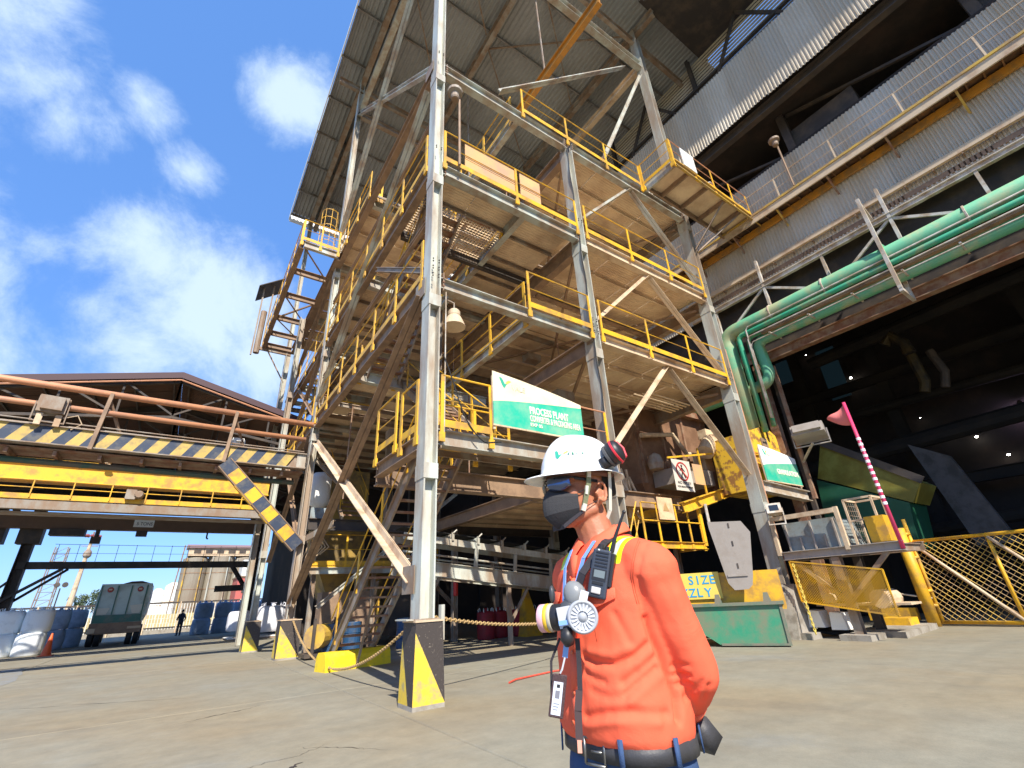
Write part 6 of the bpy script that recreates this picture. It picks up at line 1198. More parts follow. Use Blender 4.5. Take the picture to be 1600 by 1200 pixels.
def build_person(t, TF, HF, shirt_m, trous_m, skin_m, hair_m, arms, detail=True, vox=.007, folds=None):
    """TF / HF: torso and head frames. arms: two lists of (l,f,z) joints"""
    # --- body: one continuous skin mesh
    b = MB()
    loft(b, [ring(TF, 1.00, .15, .11), ring(TF, 1.1, .145, .105), ring(TF, 1.25, .15, .105), ring(TF, 1.38, .165, .11), ring(TF, 1.47, .15, .09, -.005), ring(TF, 1.52, .10, .06, -.01), ring(TF, 1.54, .06, .05, -.01)])
    nb = TF(-.0, .0, 1.50); hb = HF(0, -.015, 1.64); limb(b, [nb, nb.lerp(hb, .4), hb], [.066, .056, .056])
    for s, arm in ((1, arms[0]), (-1, arms[1])):
        J = [TF(*p) for p in arm]; limb(b, J[:2], [.052, .043]); limb(b, J[1:3], [.041, .028])
        # hand: palm and five bent fingers
        d = (-TF.L * s + Vector((0, 0, -.15))).normalized(); sd = d.cross(Vector((0, 0, 1))).normalized(); up = sd.cross(d); pc = J[2] + d * .045
        ball(b, pc, .045, .022, .036, axes=(d, TF.F, d.cross(TF.F).normalized()))
        wv = d.cross(TF.F).normalized()
        for q, (o_, ln) in enumerate(((-.028, .060), (-.010, .072), (.010, .068), (.027, .054))):
            p0 = pc + d * .03 + wv * o_; p1 = p0 + d * ln * .5 - TF.F * .008; p2 = p1 + (d * .75 + TF.F * .35).normalized() * ln * .32; p3 = p2 + (d * .4 + TF.F * .8).normalized() * ln * .25
            limb(b, [p0, p1, p2, p3], [.0095, .009, .008, .007], 8)
        p0 = pc - wv * .03; limb(b, [p0, p0 - wv * .018 + d * .025, p0 - wv * .02 + d * .05 + TF.F * .012], [.012, .0105, .009], 8)
    for s in (1, -1):
        limb(b, [TF(.085 * s, 0, .98), TF(.095 * s, .01, .52), TF(.10 * s, -.015, .1)], [.085, .055, .04]); limb(b, [TF(.10 * s, -.03, .05), TF(.115 * s, .12, .04)], [.04, .035])
    # head
    ball(b, HF(0, -.012, 1.735), .076, .093, .088, 20, (HF.L, HF.F, Vector((0, 0, 1)))); ball(b, HF(0, .022, 1.665), .064, .074, .082, 18, (HF.L, HF.F, Vector((0, 0, 1))))
    ball(b, HF(0, .055, 1.613), .036, .036, .03, 14); limb(b, [HF(.055, .0, 1.632), HF(.02, .062, 1.605)], [.018, .02]); limb(b, [HF(-.055, .0, 1.632), HF(-.02, .062, 1.605)], [.018, .02])
    limb(b, [HF(0, .098, 1.71), HF(0, .112, 1.68), HF(0, .118, 1.667)], [.010, .012, .0145], 10); ball(b, HF(.012, .106, 1.662), .009); ball(b, HF(-.012, .106, 1.662), .009)
    limb(b, [HF(-.055, .066, 1.725), HF(0, .088, 1.73), HF(.055, .066, 1.725)], [.010, .011, .010], 8)
    for s in (1, -1): ball(b, HF(.042 * s, .062, 1.68), .022, .02, .02)
    limb(b, [HF(-.018, .097, 1.637), HF(0, .103, 1.638), HF(.018, .097, 1.637)], [.006, .008, .006], 8); limb(b, [HF(-.016, .095, 1.628), HF(0, .101, 1.627), HF(.016, .095, 1.628)], [.006, .0085, .006], 8)
    for s in (1, -1):   # ears: rim, lobe, bowl
        rim = [HF((.078 + .012 * math.sin(a)) * s, -.022 - .017 * math.cos(a + .25), 1.677 + .030 * math.sin(a)) for a in [R(q) for q in range(-140, 141, 20)]]
        rim = [HF((.079 + .010 * (1 - math.cos(R(q)) * .3)) * s, -.014 - .019 * math.cos(R(q)) , 1.680 + .029 * math.sin(R(q))) for q in range(-120, 150, 18)]
        limb(b, rim, [.0052] * len(rim), 8); ball(b, HF(.076 * s, -.014, 1.676), .006, .014, .022, 12, (HF.L, HF.F, Vector((0, 0, 1)))); ball(b, HF(.077 * s, -.008, 1.648), .006, .009, .011, 10, (HF.L, HF.F, Vector((0, 0, 1)))); ball(b, HF(.080 * s, .002, 1.676), .005)
    bm_ = remesh(b, .0042 if detail else .01, skin_m, 'body', 3 if detail else 2); part(t, 'body', bm_, None, local=True)
    # --- shirt
    s_ = MB()
    loft(s_, [ring(TF, 1.055, .172, .132, .0), ring(TF, 1.08, .184, .145, .006), ring(TF, 1.12, .188, .150, .006), ring(TF, 1.2, .182, .142, .003), ring(TF, 1.3, .184, .136, 0), ring(TF, 1.38, .190, .132, 0), ring(TF, 1.45, .188, .118, -.005), ring(TF, 1.495, .165, .098, -.01), ring(TF, 1.53, .115, .078, -.012), ring(TF, 1.556, .070, .064, -.012)])
    for s, arm in ((1, arms[0]), (-1, arms[1])):
        J = [TF(*p) for p in arm]; sh = TF(.12 * s, -.005, 1.475)
        limb(s_, [sh, J[0]], [.066, .076]); limb(s_, [J[0], J[0].lerp(J[1], .5), J[1]], [.071, .061, .051]); e = J[1].lerp(J[2], .80); limb(s_, [J[1], J[1].lerp(J[2], .4), e], [.051, .047, .037])
    sm_ = remesh(s_, vox, shirt_m, 'shirt', 7, folds, .6); sh_o = part(t, 'shirt', sm_, None, local=True)
    # --- trousers
    tr_ = MB(); loft(tr_, [ring(TF, .86, .178, .135), ring(TF, .95, .182, .138), ring(TF, 1.06, .168, .128)])
    for s in (1, -1): limb(tr_, [TF(.092 * s, 0, .90), TF(.10 * s, .01, .70), TF(.10 * s, .01, .50), TF(.105 * s, -.015, .14)], [.098, .088, .074, .068])
    def td(p, n): return .004 * noise.noise(p * 14) + .006 * noise.noise(Vector((p.x * 5, p.y * 5, p.z * 16)))
    part(t, 'trousers', remesh(tr_, .009, trous_m, 'trousers', 6, td), None, local=True)
    for s in (1, -1):
        f_ = MB(); limb(f_, [TF(.105 * s, -.06, .055), TF(.11 * s, .05, .05), TF(.12 * s, .14, .04)], [.048, .048, .038]); ball(f_, TF(.105 * s, -.03, .11), .055, .06, .06); part(t, 'boot', remesh(f_, .009, M['black'], 'boot', 4), None, local=True)
    hr = MB(); ball(hr, HF(0, -.022, 1.742), .082, .092, .088, 20, (HF.L, HF.F, Vector((0, 0, 1)))); loft(hr, [ring(HF, 1.68, .070, .035, -.075), ring(HF, 1.74, .078, .05, -.06)])
    def cut(p): l, f, z = HF.inv(p); return z < 1.745 and f > -.03
    me = remesh(hr, .006, hair_m, 'hair', 3)
    bmh = bmesh.new(); bmh.from_mesh(me); bmesh.ops.delete(bmh, geom=[v for v in bmh.verts if cut(v.co)], context='VERTS'); bmh.to_mesh(me); bmh.free(); part(t, 'hair', me, None, local=True)
    return sh_o
MAN = thing('person', 'man in orange shirt, white hard hat and black mask, hands behind his back', 'person', (PX, PY, 0), rz=RZ)
TF = Frame((.037, .0), 52); HF = Frame((-.014, .005), 53)
skin = mat('warm_skin', (.46, .19, .10), .5, bump=.1, fine=120, var=.05, dirt=(.40, .13, .07), amt=.35, sc=14, soft=.25, coord='obj')
skin.node_tree.nodes['Principled BSDF'].inputs['Subsurface Weight'].default_value = .15; skin.node_tree.nodes['Principled BSDF'].inputs['Subsurface Radius'].default_value = (.012, .005, .003)
hairm = mat('black_hair', (.018, .014, .012), .7, bump=.5, fine=300)
def shirt_material():
    m = mat('orange_work_cloth', (.90, .148, .074), .8, bump=.12, fine=500, var=.06, coord='obj', spec=.15)
    nt = m.node_tree; N = nt.nodes; L = nt.links; b = N['Principled BSDF']; src = b.inputs['Base Color'].links[0].from_socket
    g = N.new('ShaderNodeTexCoord'); sub = N.new('ShaderNodeVectorMath'); sub.operation = 'SUBTRACT'; sub.inputs[1].default_value = (TF.c.x, TF.c.y, 0); L.new(g.outputs['Object'], sub.inputs[0])
    dt = N.new('ShaderNodeVectorMath'); dt.operation = 'DOT_PRODUCT'; dt.inputs[1].default_value = tuple(TF.L); L.new(sub.outputs[0], dt.inputs[0])
    ab = N.new('ShaderNodeMath'); ab.operation = 'ABSOLUTE'; L.new(dt.outputs['Value'], ab.inputs[0])
    se = N.new('ShaderNodeSeparateXYZ'); L.new(g.outputs['Object'], se.inputs[0])
    def step(v, a, gt=True):
        n = N.new('ShaderNodeMath'); n.operation = 'GREATER_THAN' if gt else 'LESS_THAN'; L.new(v, n.inputs[0]); n.inputs[1].default_value = a; return n.outputs[0]
    def mul(a, c): n = N.new('ShaderNodeMath'); n.operation = 'MULTIPLY'; L.new(a, n.inputs[0]); L.new(c, n.inputs[1]); return n.outputs[0]
    top = step(se.outputs['Z'], 1.468)
    yb = mul(mul(step(ab.outputs[0], .092), step(ab.outputs[0], .142, False)), top); gb = mul(mul(step(ab.outputs[0], .108), step(ab.outputs[0], .126, False)), top)
    m1 = N.new('ShaderNodeMixRGB'); L.new(yb, m1.inputs[0]); L.new(src, m1.inputs[1]); m1.inputs[2].default_value = (.62, .85, .02, 1)
    m2 = N.new('ShaderNodeMixRGB'); L.new(gb, m2.inputs[0]); L.new(m1.outputs[0], m2.inputs[1]); m2.inputs[2].default_value = (.48, .50, .50, 1)
    L.new(m2.outputs[0], b.inputs['Base Color'])
    # cloth relief at wrinkle scale
    bp = [n for n in N if n.type == 'BUMP'][0]; nz = N.new('ShaderNodeTexNoise'); nz.inputs['Scale'].default_value = 9; nz.inputs['Detail'].default_value = 5; nz.inputs['Distortion'].default_value = 1.2; L.new(g.outputs['Object'], nz.inputs['Vector'])
    b2 = N.new('ShaderNodeBump'); b2.inputs['Strength'].default_value = .22; b2.inputs['Distance'].default_value = .02; L.new(nz.outputs[0], b2.inputs['Height']); L.new(bp.outputs[0], b2.inputs['Normal']); L.new(b2.outputs[0], b.inputs['Normal'])
    return m
# folds: segments in the man's frame (x, y, z) with depth (negative = crease) and width
FOLDS = [((0.115, -0.172, 1.336), (0.123, -0.165, 1.297), -0.02, 0.01), ((0.123, -0.165, 1.297), (0.138, -0.154, 1.258), -0.02, 0.01), ((0.138, -0.154, 1.258), (0.151, -0.14, 1.207), -0.02, 0.01), ((0.151, -0.14, 1.207), (0.16, -0.133, 1.159), -0.02, 0.01), ((0.16, -0.133, 1.159), (0.157, -0.142, 1.119), -0.02, 0.01), ((0.106, -0.193, 1.426), (0.11, -0.176, 1.374), -0.01, 0.01), ((0.11, -0.176, 1.374), (0.114, -0.171, 1.33), -0.01, 0.01), ((0.138, -0.154, 1.258), (0.075, -0.173, 1.221), -0.009, 0.009), ((0.075, -0.173, 1.221), (0.037, -0.175, 1.201), -0.009, 0.009), ((-0.052, -0.112, 1.251), (-0.029, -0.135, 1.24), -0.011, 0.009), ((-0.029, -0.135, 1.24), (0.021, -0.168, 1.238), -0.011, 0.009), ((0.021, -0.168, 1.238), (0.071, -0.175, 1.254), -0.011, 0.009), ((0.071, -0.175, 1.254), (0.114, -0.169, 1.281), -0.011, 0.009), ((-0.037, -0.126, 1.264), (0.018, -0.166, 1.258), 0.005, 0.009), ((0.018, -0.166, 1.258), (0.066, -0.177, 1.274), 0.005, 0.009), ((0.121, -0.16, 1.227), (0.073, -0.174, 1.201), -0.008, 0.009), ((0.073, -0.174, 1.201), (0.037, -0.179, 1.176), -0.008, 0.009), ((0.134, -0.151, 1.209), (0.087, -0.173, 1.185), 0.004, 0.009), ((0.087, -0.173, 1.185), (0.048, -0.183, 1.162), 0.004, 0.009), ((-0.062, -0.124, 1.124), (-0.014, -0.165, 1.139), -0.009, 0.01), ((-0.014, -0.165, 1.139), (0.053, -0.184, 1.144), -0.009, 0.01), ((0.053, -0.184, 1.144), (0.128, -0.159, 1.135), -0.009, 0.01), ((-0.064, -0.124, 1.106), (0.006, -0.177, 1.125), 0.006, 0.009), ((0.006, -0.177, 1.125), (0.108, -0.174, 1.12), 0.006, 0.009), ((-0.051, -0.115, 1.216), (-0.031, -0.136, 1.206), -0.006, 0.008), ((-0.031, -0.136, 1.206), (-0.007, -0.155, 1.2), -0.006, 0.008), ((0.162, -0.134, 1.225), (0.179, -0.145, 1.229), -0.008, 0.006), ((0.179, -0.145, 1.229), (0.198, -0.155, 1.227), -0.008, 0.006), ((0.158, -0.134, 1.206), (0.178, -0.127, 1.206), -0.008, 0.006), ((0.178, -0.127, 1.206), (0.196, -0.143, 1.204), -0.008, 0.006), ((0.158, -0.135, 1.188), (0.178, -0.12, 1.186), -0.008, 0.006), ((0.178, -0.12, 1.186), (0.197, -0.132, 1.185), -0.008, 0.006), ((0.164, -0.13, 1.215), (0.197, -0.149, 1.215), 0.004, 0.005), ((0.16, -0.133, 1.197), (0.195, -0.137, 1.195), 0.004, 0.005), ((0.225, -0.101, 1.144), (0.233, -0.128, 1.165), -0.007, 0.006), ((0.233, -0.128, 1.165), (0.241, -0.139, 1.184), -0.007, 0.006), ((0.182, -0.112, 1.157), (0.205, -0.126, 1.17), -0.006, 0.007), ((0.205, -0.126, 1.17), (0.225, -0.147, 1.193), -0.006, 0.007), ((0.201, -0.178, 1.384), (0.202, -0.171, 1.333), 0.004, 0.016), ((0.202, -0.171, 1.333), (0.191, -0.168, 1.278), 0.004, 0.016), ((0.145, -0.167, 1.511), (0.123, -0.194, 1.471), -0.004, 0.007), ((0.123, -0.194, 1.471), (0.106, -0.193, 1.426), -0.004, 0.007), ((0.038, -0.169, 1.348), (0.056, -0.176, 1.311), -0.005, 0.01), ((0.056, -0.176, 1.311), (0.067, -0.178, 1.283), -0.005, 0.01), ((-0.039, -0.134, 1.179), (-0.002, -0.164, 1.17), -0.004, 0.01), ((-0.002, -0.164, 1.17), (0.036, -0.179, 1.175), -0.004, 0.01)]
FS = [(Vector(a), Vector(b_), am, w) for a, b_, am, w in FOLDS]
def folds(p, n):
    d = .005 * noise.noise(p * 9) + .0055 * noise.noise(Vector((p.x * 7 + 3 + p.z * 5, p.y * 7, p.z * 17 - p.x * 6))) + .003 * noise.noise(Vector((p.x * 22 + p.z * 14, p.y * 20, p.z * 9)))
    lo = hi = 0.
    for a, b_, am, w in FS:
        ab = b_ - a; t_ = max(0, min(1, (p - a).dot(ab) / ab.length_squared)); q = a + ab * t_; dd = (p - q).length
        if dd < w * 3.5: g_ = am * math.exp(-(dd / w) ** 2); lo = min(lo, g_); hi = max(hi, g_)
    return d * .55 + lo * 1.0 + hi * .8
armL = [(.172, -.005, 1.448), (.192, -.092, 1.205), (.045, -.170, 1.085)]; armR = [(-.172, -.005, 1.448), (-.205, -.10, 1.215), (-.03, -.185, 1.07)]
trous = mat('navy_trouser_cloth', (.05, .09, .19), .85, bump=.3, fine=350, coord='obj', spec=.15)
build_person(MAN, TF, HF, shirt_material(), trous, skin, hairm, (armL, armR), True, .0055, folds)
def mp(name, mb, m, smooth=True, t=MAN, **k): return part(t, name, mb, m, smooth=smooth, local=True, **k)
Zu = Vector((0, 0, 1))
orange2 = mat('orange_collar_cloth', (.90, .155, .078), .75, bump=.25, fine=420, var=.05, coord='obj', spec=.2)
# collar: standing band plus two folded leaves
def collar_leaf(s):
    mb = MB(); n = 12; rows = []
    for k in range(n + 1):
        a = R(170 - 165 * k / n) if s > 0 else R(-170 + 165 * k / n)       # from nape round to the front
        ca, sa = math.cos(a), math.sin(a); fr = k / n
        rin = .064; rout = .088 + .014 * fr; drop = .036 + .034 * max(0, (fr - .55) / .45)
        top = TF(rin * 1.05 * sa, .0 + rin * ca - .0, 1.602 - .060 * fr ** 2); out = TF((rout) * sa + (.020 * s * max(0, fr - .7) / .3), .004 + rout * ca + .03 * max(0, fr - .7), 1.602 - .060 * fr ** 2 - drop)
        base = TF(rin * sa, rin * ca, 1.535 - .02 * fr ** 2); rows.append((base, top, top.lerp(out, .5) + Vector((0, 0, .006)), out))
    vs = [p for r_ in rows for p in r_]; fs = [(i * 4 + j, i * 4 + j + 1, (i + 1) * 4 + j + 1, (i + 1) * 4 + j) for i in range(n) for j in range(3)]
    mb.add(vs, fs); me = mb.mesh('collar', orange2, True); o = mp('collar', me, None); so = o.modifiers.new('s', 'SOLIDIFY'); so.thickness = .003; sb = o.modifiers.new('b', 'SUBSURF'); sb.levels = 1; sb.render_levels = 1
collar_leaf(1); collar_leaf(-1)
seamm = mat('seam_thread', (.55, .08, .03), .8, bump=0)
SEAMS = [[(0.1304, -0.134, 1.5264), (0.1239, -0.1526, 1.5167), (0.1182, -0.1646, 1.5079), (0.1131, -0.1711, 1.4996), (0.1091, -0.177, 1.4906), (0.1053, -0.1818, 1.4818), (0.1017, -0.185, 1.4731), (0.0983, -0.1858, 1.4647), (0.0967, -0.1863, 1.457), (0.0951, -0.1858, 1.4494), (0.0936, -0.1842, 1.4419), (0.0922, -0.1817, 1.4344), (0.0925, -0.1792, 1.4249), (0.0928, -0.1771, 1.4155), (0.093, -0.1766, 1.4061), (0.0931, -0.1769, 1.3967), (0.0944, -0.1774, 1.3873), (0.0957, -0.1768, 1.378), (0.0971, -0.1756, 1.3688)], [(0.1356, -0.1332, 1.5261), (0.1287, -0.1553, 1.5162), (0.1229, -0.1676, 1.5073), (0.1177, -0.1749, 1.499), (0.1138, -0.1802, 1.49), (0.11, -0.1843, 1.4813), (0.1064, -0.1877, 1.4727), (0.1029, -0.1894, 1.4643), (0.1012, -0.1899, 1.4566), (0.0997, -0.1894, 1.449), (0.0982, -0.1878, 1.4415), (0.0968, -0.1847, 1.4341), (0.0972, -0.1813, 1.4246), (0.0976, -0.178, 1.4152), (0.0978, -0.1761, 1.4058), (0.098, -0.1751, 1.3965), (0.0994, -0.1736, 1.3871), (0.1009, -0.1715, 1.3777), (0.1023, -0.1695, 1.3684)], [(-0.0074, -0.1435, 1.3456), (-0.0093, -0.1418, 1.337), (-0.0112, -0.1404, 1.3286), (-0.0131, -0.1394, 1.3201), (-0.0149, -0.1386, 1.3117), (-0.0143, -0.1397, 1.3034), (-0.0137, -0.1409, 1.2951), (-0.0131, -0.1425, 1.287)]]
# placket strip, buttons, pocket flap
mb = MB(); pts = [TF(0, .112, 1.50), TF(0, .128, 1.44), TF(0, .141, 1.36), TF(0, .144, 1.26), TF(0, .150, 1.17), TF(0, .160, 1.11), TF(0, .150, 1.085)]
for i in range(len(pts) - 1): mb.bar(pts[i] + TF.F * .001, pts[i + 1] + TF.F * .001, .03, .006, up=TF.F)
mp('placket', mb, orange2)
for p in pts[1:-1]: mb = MB(); mb.lathe(p + TF.F * .006, [(.0055, 0), (.005, .002)], 10, ax=TF.F); mp('button', mb, mat('orange_button', (.6, .12, .05), .4, bump=0) if 'orange_button' not in bpy.data.materials else bpy.data.materials['orange_button'])
for s in (1, -1):
    q = [TF(s * .045, .140, 1.405), TF(s * .145, .098, 1.41), TF(s * .146, .100, 1.385), TF(s * .095, .135, 1.362), TF(s * .046, .148, 1.382)]
    mb = MB(); mb.poly(q, TF.F * .004); o = mp('pocket_flap', mb, orange2); bv = o.modifiers.new('b', 'BEVEL'); bv.width = .0015
for sd in SEAMS:
    mb = MB(); mb.tube([Vector(p) for p in sd], .0011, 5); mp('seam', mb, seamm)
# cuff with button near the left wrist
J1, J2 = TF(*armL[1]), TF(*armL[2]); cpos = J1.lerp(J2, .80); dcf = (J2 - J1).normalized()
mb = MB(); mb.tube([cpos - dcf * .045, cpos + dcf * .012], [.043, .041], 18, caps=False); o = mp('cuff', mb, orange2); o.modifiers.new('s', 'SOLIDIFY').thickness = .003
mb = MB(); mb.lathe(J1.lerp(J2, .72) + Vector((.03, -.03, .012)), [(.006, 0), (.005, .003)], 10, ax=(.6, -.6, .3)); mp('button', mb, bpy.data.materials['orange_button'])
# belt, loops, buckle
leather = mat('black_leather', (.04, .04, .043), .5, bump=.12, fine=250, coord='obj', dirt=(.055, .055, .06), amt=.4, sc=12)
mb = MB(); n = 40; o_ = ring(TF, 1.037, .1825, .1425, 0, n=n); o2 = ring(TF, 1.075, .181, .141, 0, n=n); i2 = ring(TF, 1.075, .174, .134, 0, n=n); i1 = ring(TF, 1.037, .174, .134, 0, n=n)
mb.add(o_ + o2 + i2 + i1, [(a * n + k, a * n + (k + 1) % n, ((a + 1) % 4) * n + (k + 1) % n, ((a + 1) % 4) * n + k) for a in range(4) for k in range(n)]); mp('belt', mb, leather)
for l, f in ((.115, .118), (.182, .02), (.13, -.11), (-.10, .125)): mb = MB(); p = TF(l, f, 1.03); nn = (p - TF(0, 0, 1.03)).normalized(); mb.bar(p + nn * .012, p + nn * .010 + Zu * .06, .012, .004, up=nn); mp('belt_loop', mb, trous)
bk_m = mat('dull_buckle_metal', (.25, .25, .24), .35, metal=.8, bump=0); mb = MB(); c = TF(.045, .143, 1.056); u = (TF.L * .95 - TF.F * .3).normalized()
for a, b_ in (((-1, -1), (1, -1)), ((1, -1), (1, 1)), ((1, 1), (-1, 1)), ((-1, 1), (-1, -1))): mb.bar(c + u * .028 * a[0] + Zu * .026 * a[1], c + u * .028 * b_[0] + Zu * .026 * b_[1], .005, .005, up=TF.F)
mb.bar(c - u * .01, c + u * .02, .004, .004, up=TF.F); mp('buckle', mb, bk_m)
mb = MB(); mb.prof(TF(.07, -.155, 1.08), TF(.07, -.20, 1.03), [(-.045, -.03), (.045, -.03), (.05, .02), (-.04, .03)]); mp('belt_pouch', mb, leather)
# --- hard hat
hatw = mat('white_helmet_shell', (.86, .87, .85), .22, bump=0, spec=.6); 
def hat():
    mb = MB(); n = 40; zs = 1.747; rings = []
    for j in range(15):
        t_ = j / 14; ph = t_ * math.pi / 2; rr = math.cos(ph) ** .82; zz = zs + .133 * math.sin(ph); row = []
        for k in range(n):
            a = 2 * math.pi * k / n; fl = .112 * math.sin(a) * rr; ff = .134 * math.cos(a) * rr - .006; rdg = .006 * math.exp(-(fl / .022) ** 2) * math.sin(ph) ** .5
            row.append(HF(fl, ff, zz + rdg))
        rings.append(row)
    rings[-1] = [HF(0, -.006, zs + .139)] * n
    brim = []
    for d, dz in ((1.0, 0), (1.05, -.004), (1.15, -.008), (1.16, -.011), (1.10, -.010), (1.0, -.006), (.96, .0)):
        row = []
        for k in range(n):
            a = 2 * math.pi * k / n; ca = math.cos(a); ext = (d - 1) * (.75 + 2.6 * max(0, ca) ** 2.2); row.append(HF(.112 * math.sin(a) * (1 + (d - 1) * .75), .134 * ca * (1 + ext) - .006, zs + dz - .014 * max(0, ca) * max(0, d - 1) / .16))
        brim.append(row)
    inner = []
    for j in range(6):
        t_ = j / 5; ph = t_ * math.pi / 2; inner.append([HF(.106 * math.sin(2 * math.pi * k / n) * math.cos(ph), .127 * math.cos(2 * math.pi * k / n) * math.cos(ph) - .006, zs + .002 + .120 * math.sin(ph)) for k in range(n)])
    allr = rings[::-1] + brim + inner; mb.add([p for r_ in allr for p in r_], [(i * n + k, i * n + (k + 1) % n, (i + 1) * n + (k + 1) % n, (i + 1) * n + k) for i in range(len(allr) - 1) for k in range(n)]); return mb
hm = hat().mesh('hard_hat', hatw, True, fixn=True); HAT = mp('hard_hat', hm, None)
def onhat(l, z):     # outward point of the shell for side position
    ph = math.asin(min(.99, (z - 1.747) / .133)); rr = math.cos(ph) ** .82; s = max(-.99, min(.99, l / (.112 * rr))); return HF(l, .134 * rr * math.sqrt(1 - s * s) - .006, z)
lg = MB(); c = onhat(.048, 1.795); q = [onhat(.048 + a, 1.795 + b_) for a, b_ in ((-.012, .014), (-.006, .015), (.000, .008), (.004, -.002), (.012, .002), (.003, -.014), (-.005, -.006))]; nn = (c - HF(0, 0, 1.78)).normalized(); lg.poly([p + nn * .0012 for p in q], nn * .0008); part(HAT, 'logo_mark', lg, M['logog'], local=True)
lg = MB(); lg.poly([onhat(.062 + a, 1.797 + b_) + nn * .0014 for a, b_ in ((-.001, 0), (.006, .007), (.012, .005), (.005, -.001))], nn * .0008); part(HAT, 'logo_wing', lg, M['logoy'], local=True)
for i, ch in enumerate('VALE'):
    p = onhat(.074 + .0075 * i, 1.790); nn = Vector((p.x, p.y, 0)) - Vector((HF.c.x, HF.c.y, 0)); nn = (nn.normalized() + Vector((0, 0, .35))).normalized(); ux = Zu.cross(nn).normalized()
    put_text(HAT, ch, .011, M['signg'], p + nn * .0022, ux, nn.cross(ux), .9, local=True)
# suspension band, chin strap
strapm = mat('olive_strap', (.20, .22, .12), .7, bump=.2, fine=300, coord='obj'); clearm = mat('pale_clip', (.62, .62, .52), .4, bump=0); blkp = mat('black_plastic', (.02, .02, .022), .45, bump=0, spec=.5); blks = mat('black_webbing', (.035, .03, .035), .7, bump=.2, fine=400, coord='obj')
def band(name, pts, w, th, m, up=None, t=MAN):
    mb = MB()
    for i in range(len(pts) - 1):
        a, b_ = Vector(pts[i]), Vector(pts[i + 1]); mb.bar(a, b_ + (b_ - a).normalized() * .002, w, th, up=up or Vector((0, -1, 0)))
    return part(t, name, mb, m, local=True)
band('chin_strap', [HF(.094, .030, 1.742), HF(.088, .032, 1.70), HF(.080, .040, 1.665), HF(.074, .045, 1.640)], .016, .003, strapm, HF.L); band('chin_strap_clip', [HF(.096, .030, 1.747), HF(.092, .031, 1.722)], .013, .005, clearm, HF.L); band('chin_strap_slider', [HF(.087, .038, 1.695), HF(.083, .041, 1.672)], .009, .006, clearm, HF.L); band('chin_strap_clip', [HF(.076, .045, 1.643), HF(.071, .050, 1.625)], .013, .007, clearm, HF.L)
band('chin_strap', [HF(.070, .052, 1.622), HF(.03, .095, 1.583), HF(-.03, .095, 1.583), HF(-.074, .045, 1.64)], .014, .002, blks, HF.F); band('nape_strap', [HF(.094, -.05, 1.742), HF(.080, -.055, 1.69), HF(.068, -.055, 1.63), HF(.055, -.045, 1.60)], .011, .002, clearm, HF.L)
band('mask_loop', [HF(.066, .060, 1.676), HF(.078, .02, 1.695)], .002, .002, blkp, HF.L); band('mask_loop', [HF(.066, .056, 1.628), HF(.078, -.005, 1.655)], .002, .002, blkp, HF.L)
mb = MB(); n = 24; a_ = ring(HF, 1.728, .088, .106, -.004, n=n); b2_ = ring(HF, 1.744, .092, .110, -.004, n=n); mb.add(a_ + b2_, [(k, (k + 1) % n, n + (k + 1) % n, n + k) for k in range(n)]); o = mp('helmet_headband', mb, mat('brown_headband', (.16, .07, .05), .7, bump=0)); o.modifiers.new('s', 'SOLIDIFY').thickness = .002
# --- black face mask (three folded panels)
maskm = mat('black_mask_fabric', (.032, .032, .035), .85, bump=.15, fine=300, coord='obj', var=.2)
def mask():
    mb = MB(); n = 16; prof = []   # columns across l
    key = [  # (l fraction) -> for rows: f, z
        [(.118, 1.699), (.141, 1.668), (.141, 1.614), (.100, 1.579)], [(.058, 1.674), (.062, 1.667), (.060, 1.632), (.052, 1.612)]]
    rows = []
    for k in range(n + 1):
        s = -1 + 2 * k / n; a = abs(s); e = a ** 1.6; col = []
        for j in range(4):
            f = key[0][j][0] * (1 - e) + key[1][j][0] * e; z = key[0][j][1] * (1 - a ** 1.2) + key[1][j][1] * a ** 1.2
            l = s * (.069 if j in (1, 2) else .063) * (1 if j != 3 else .92) ; col.append((l, f, z))
        rows.append(col)
    sub = []
    for col in rows:
        c2 = []
        for j in range(3):
            for q in range(4):
                u = q / 4; l = col[j][0] + (col[j + 1][0] - col[j][0]) * u; f = col[j][1] + (col[j + 1][1] - col[j][1]) * u; z = col[j][2] + (col[j + 1][2] - col[j][2]) * u
                c2.append(HF(l, f + .004 * math.sin(math.pi * u) * (1 - abs(l) / .09) + .0012 * noise.noise(Vector((l * 60, z * 60, 3))), z))
        c2.append(HF(*col[3])); sub.append(c2)
    m_ = len(sub[0]); mb.add([p for c in sub for p in c], [(i * m_ + j, i * m_ + j + 1, (i + 1) * m_ + j + 1, (i + 1) * m_ + j) for i in range(n) for j in range(m_ - 1)]); return mb
o = part(MAN, 'face_mask', mask().mesh('face_mask', maskm, False), None, local=True); so = o.modifiers.new('s', 'SOLIDIFY'); so.thickness = .002; so.offset = -1
# --- safety glasses
lens = mat('mirrored_blue_lens', (.10, .13, .22), .06, metal=.75, bump=0, spec=1); lens2 = mat('smoke_lens_far', (.12, .11, .10), .08, bump=0, spec=1, metal=.4)
def lens_mesh(s):
    mb = MB(); n = 10; rows = []
    for k in range(n + 1):
        u = k / n; l = s * (.008 + .062 * u); f = .126 - .006 * u - .036 * u ** 2.2; zt = 1.727 - .004 * u; zb = 1.680 + .006 * u + .012 * max(0, u - .7) / .3; zb = zb + .010 * (1 - u) ** 3
        rows.append([HF(l, f, zt), HF(l, f + .005, (zt + zb) / 2 + .004), HF(l, f + .003, (zt + zb) / 2 - .006), HF(l, f - .002, zb)])
    mb.add([p for r_ in rows for p in r_], [(i * 4 + j, i * 4 + j + 1, (i + 1) * 4 + j + 1, (i + 1) * 4 + j) for i in range(n) for j in range(3)]); return mb
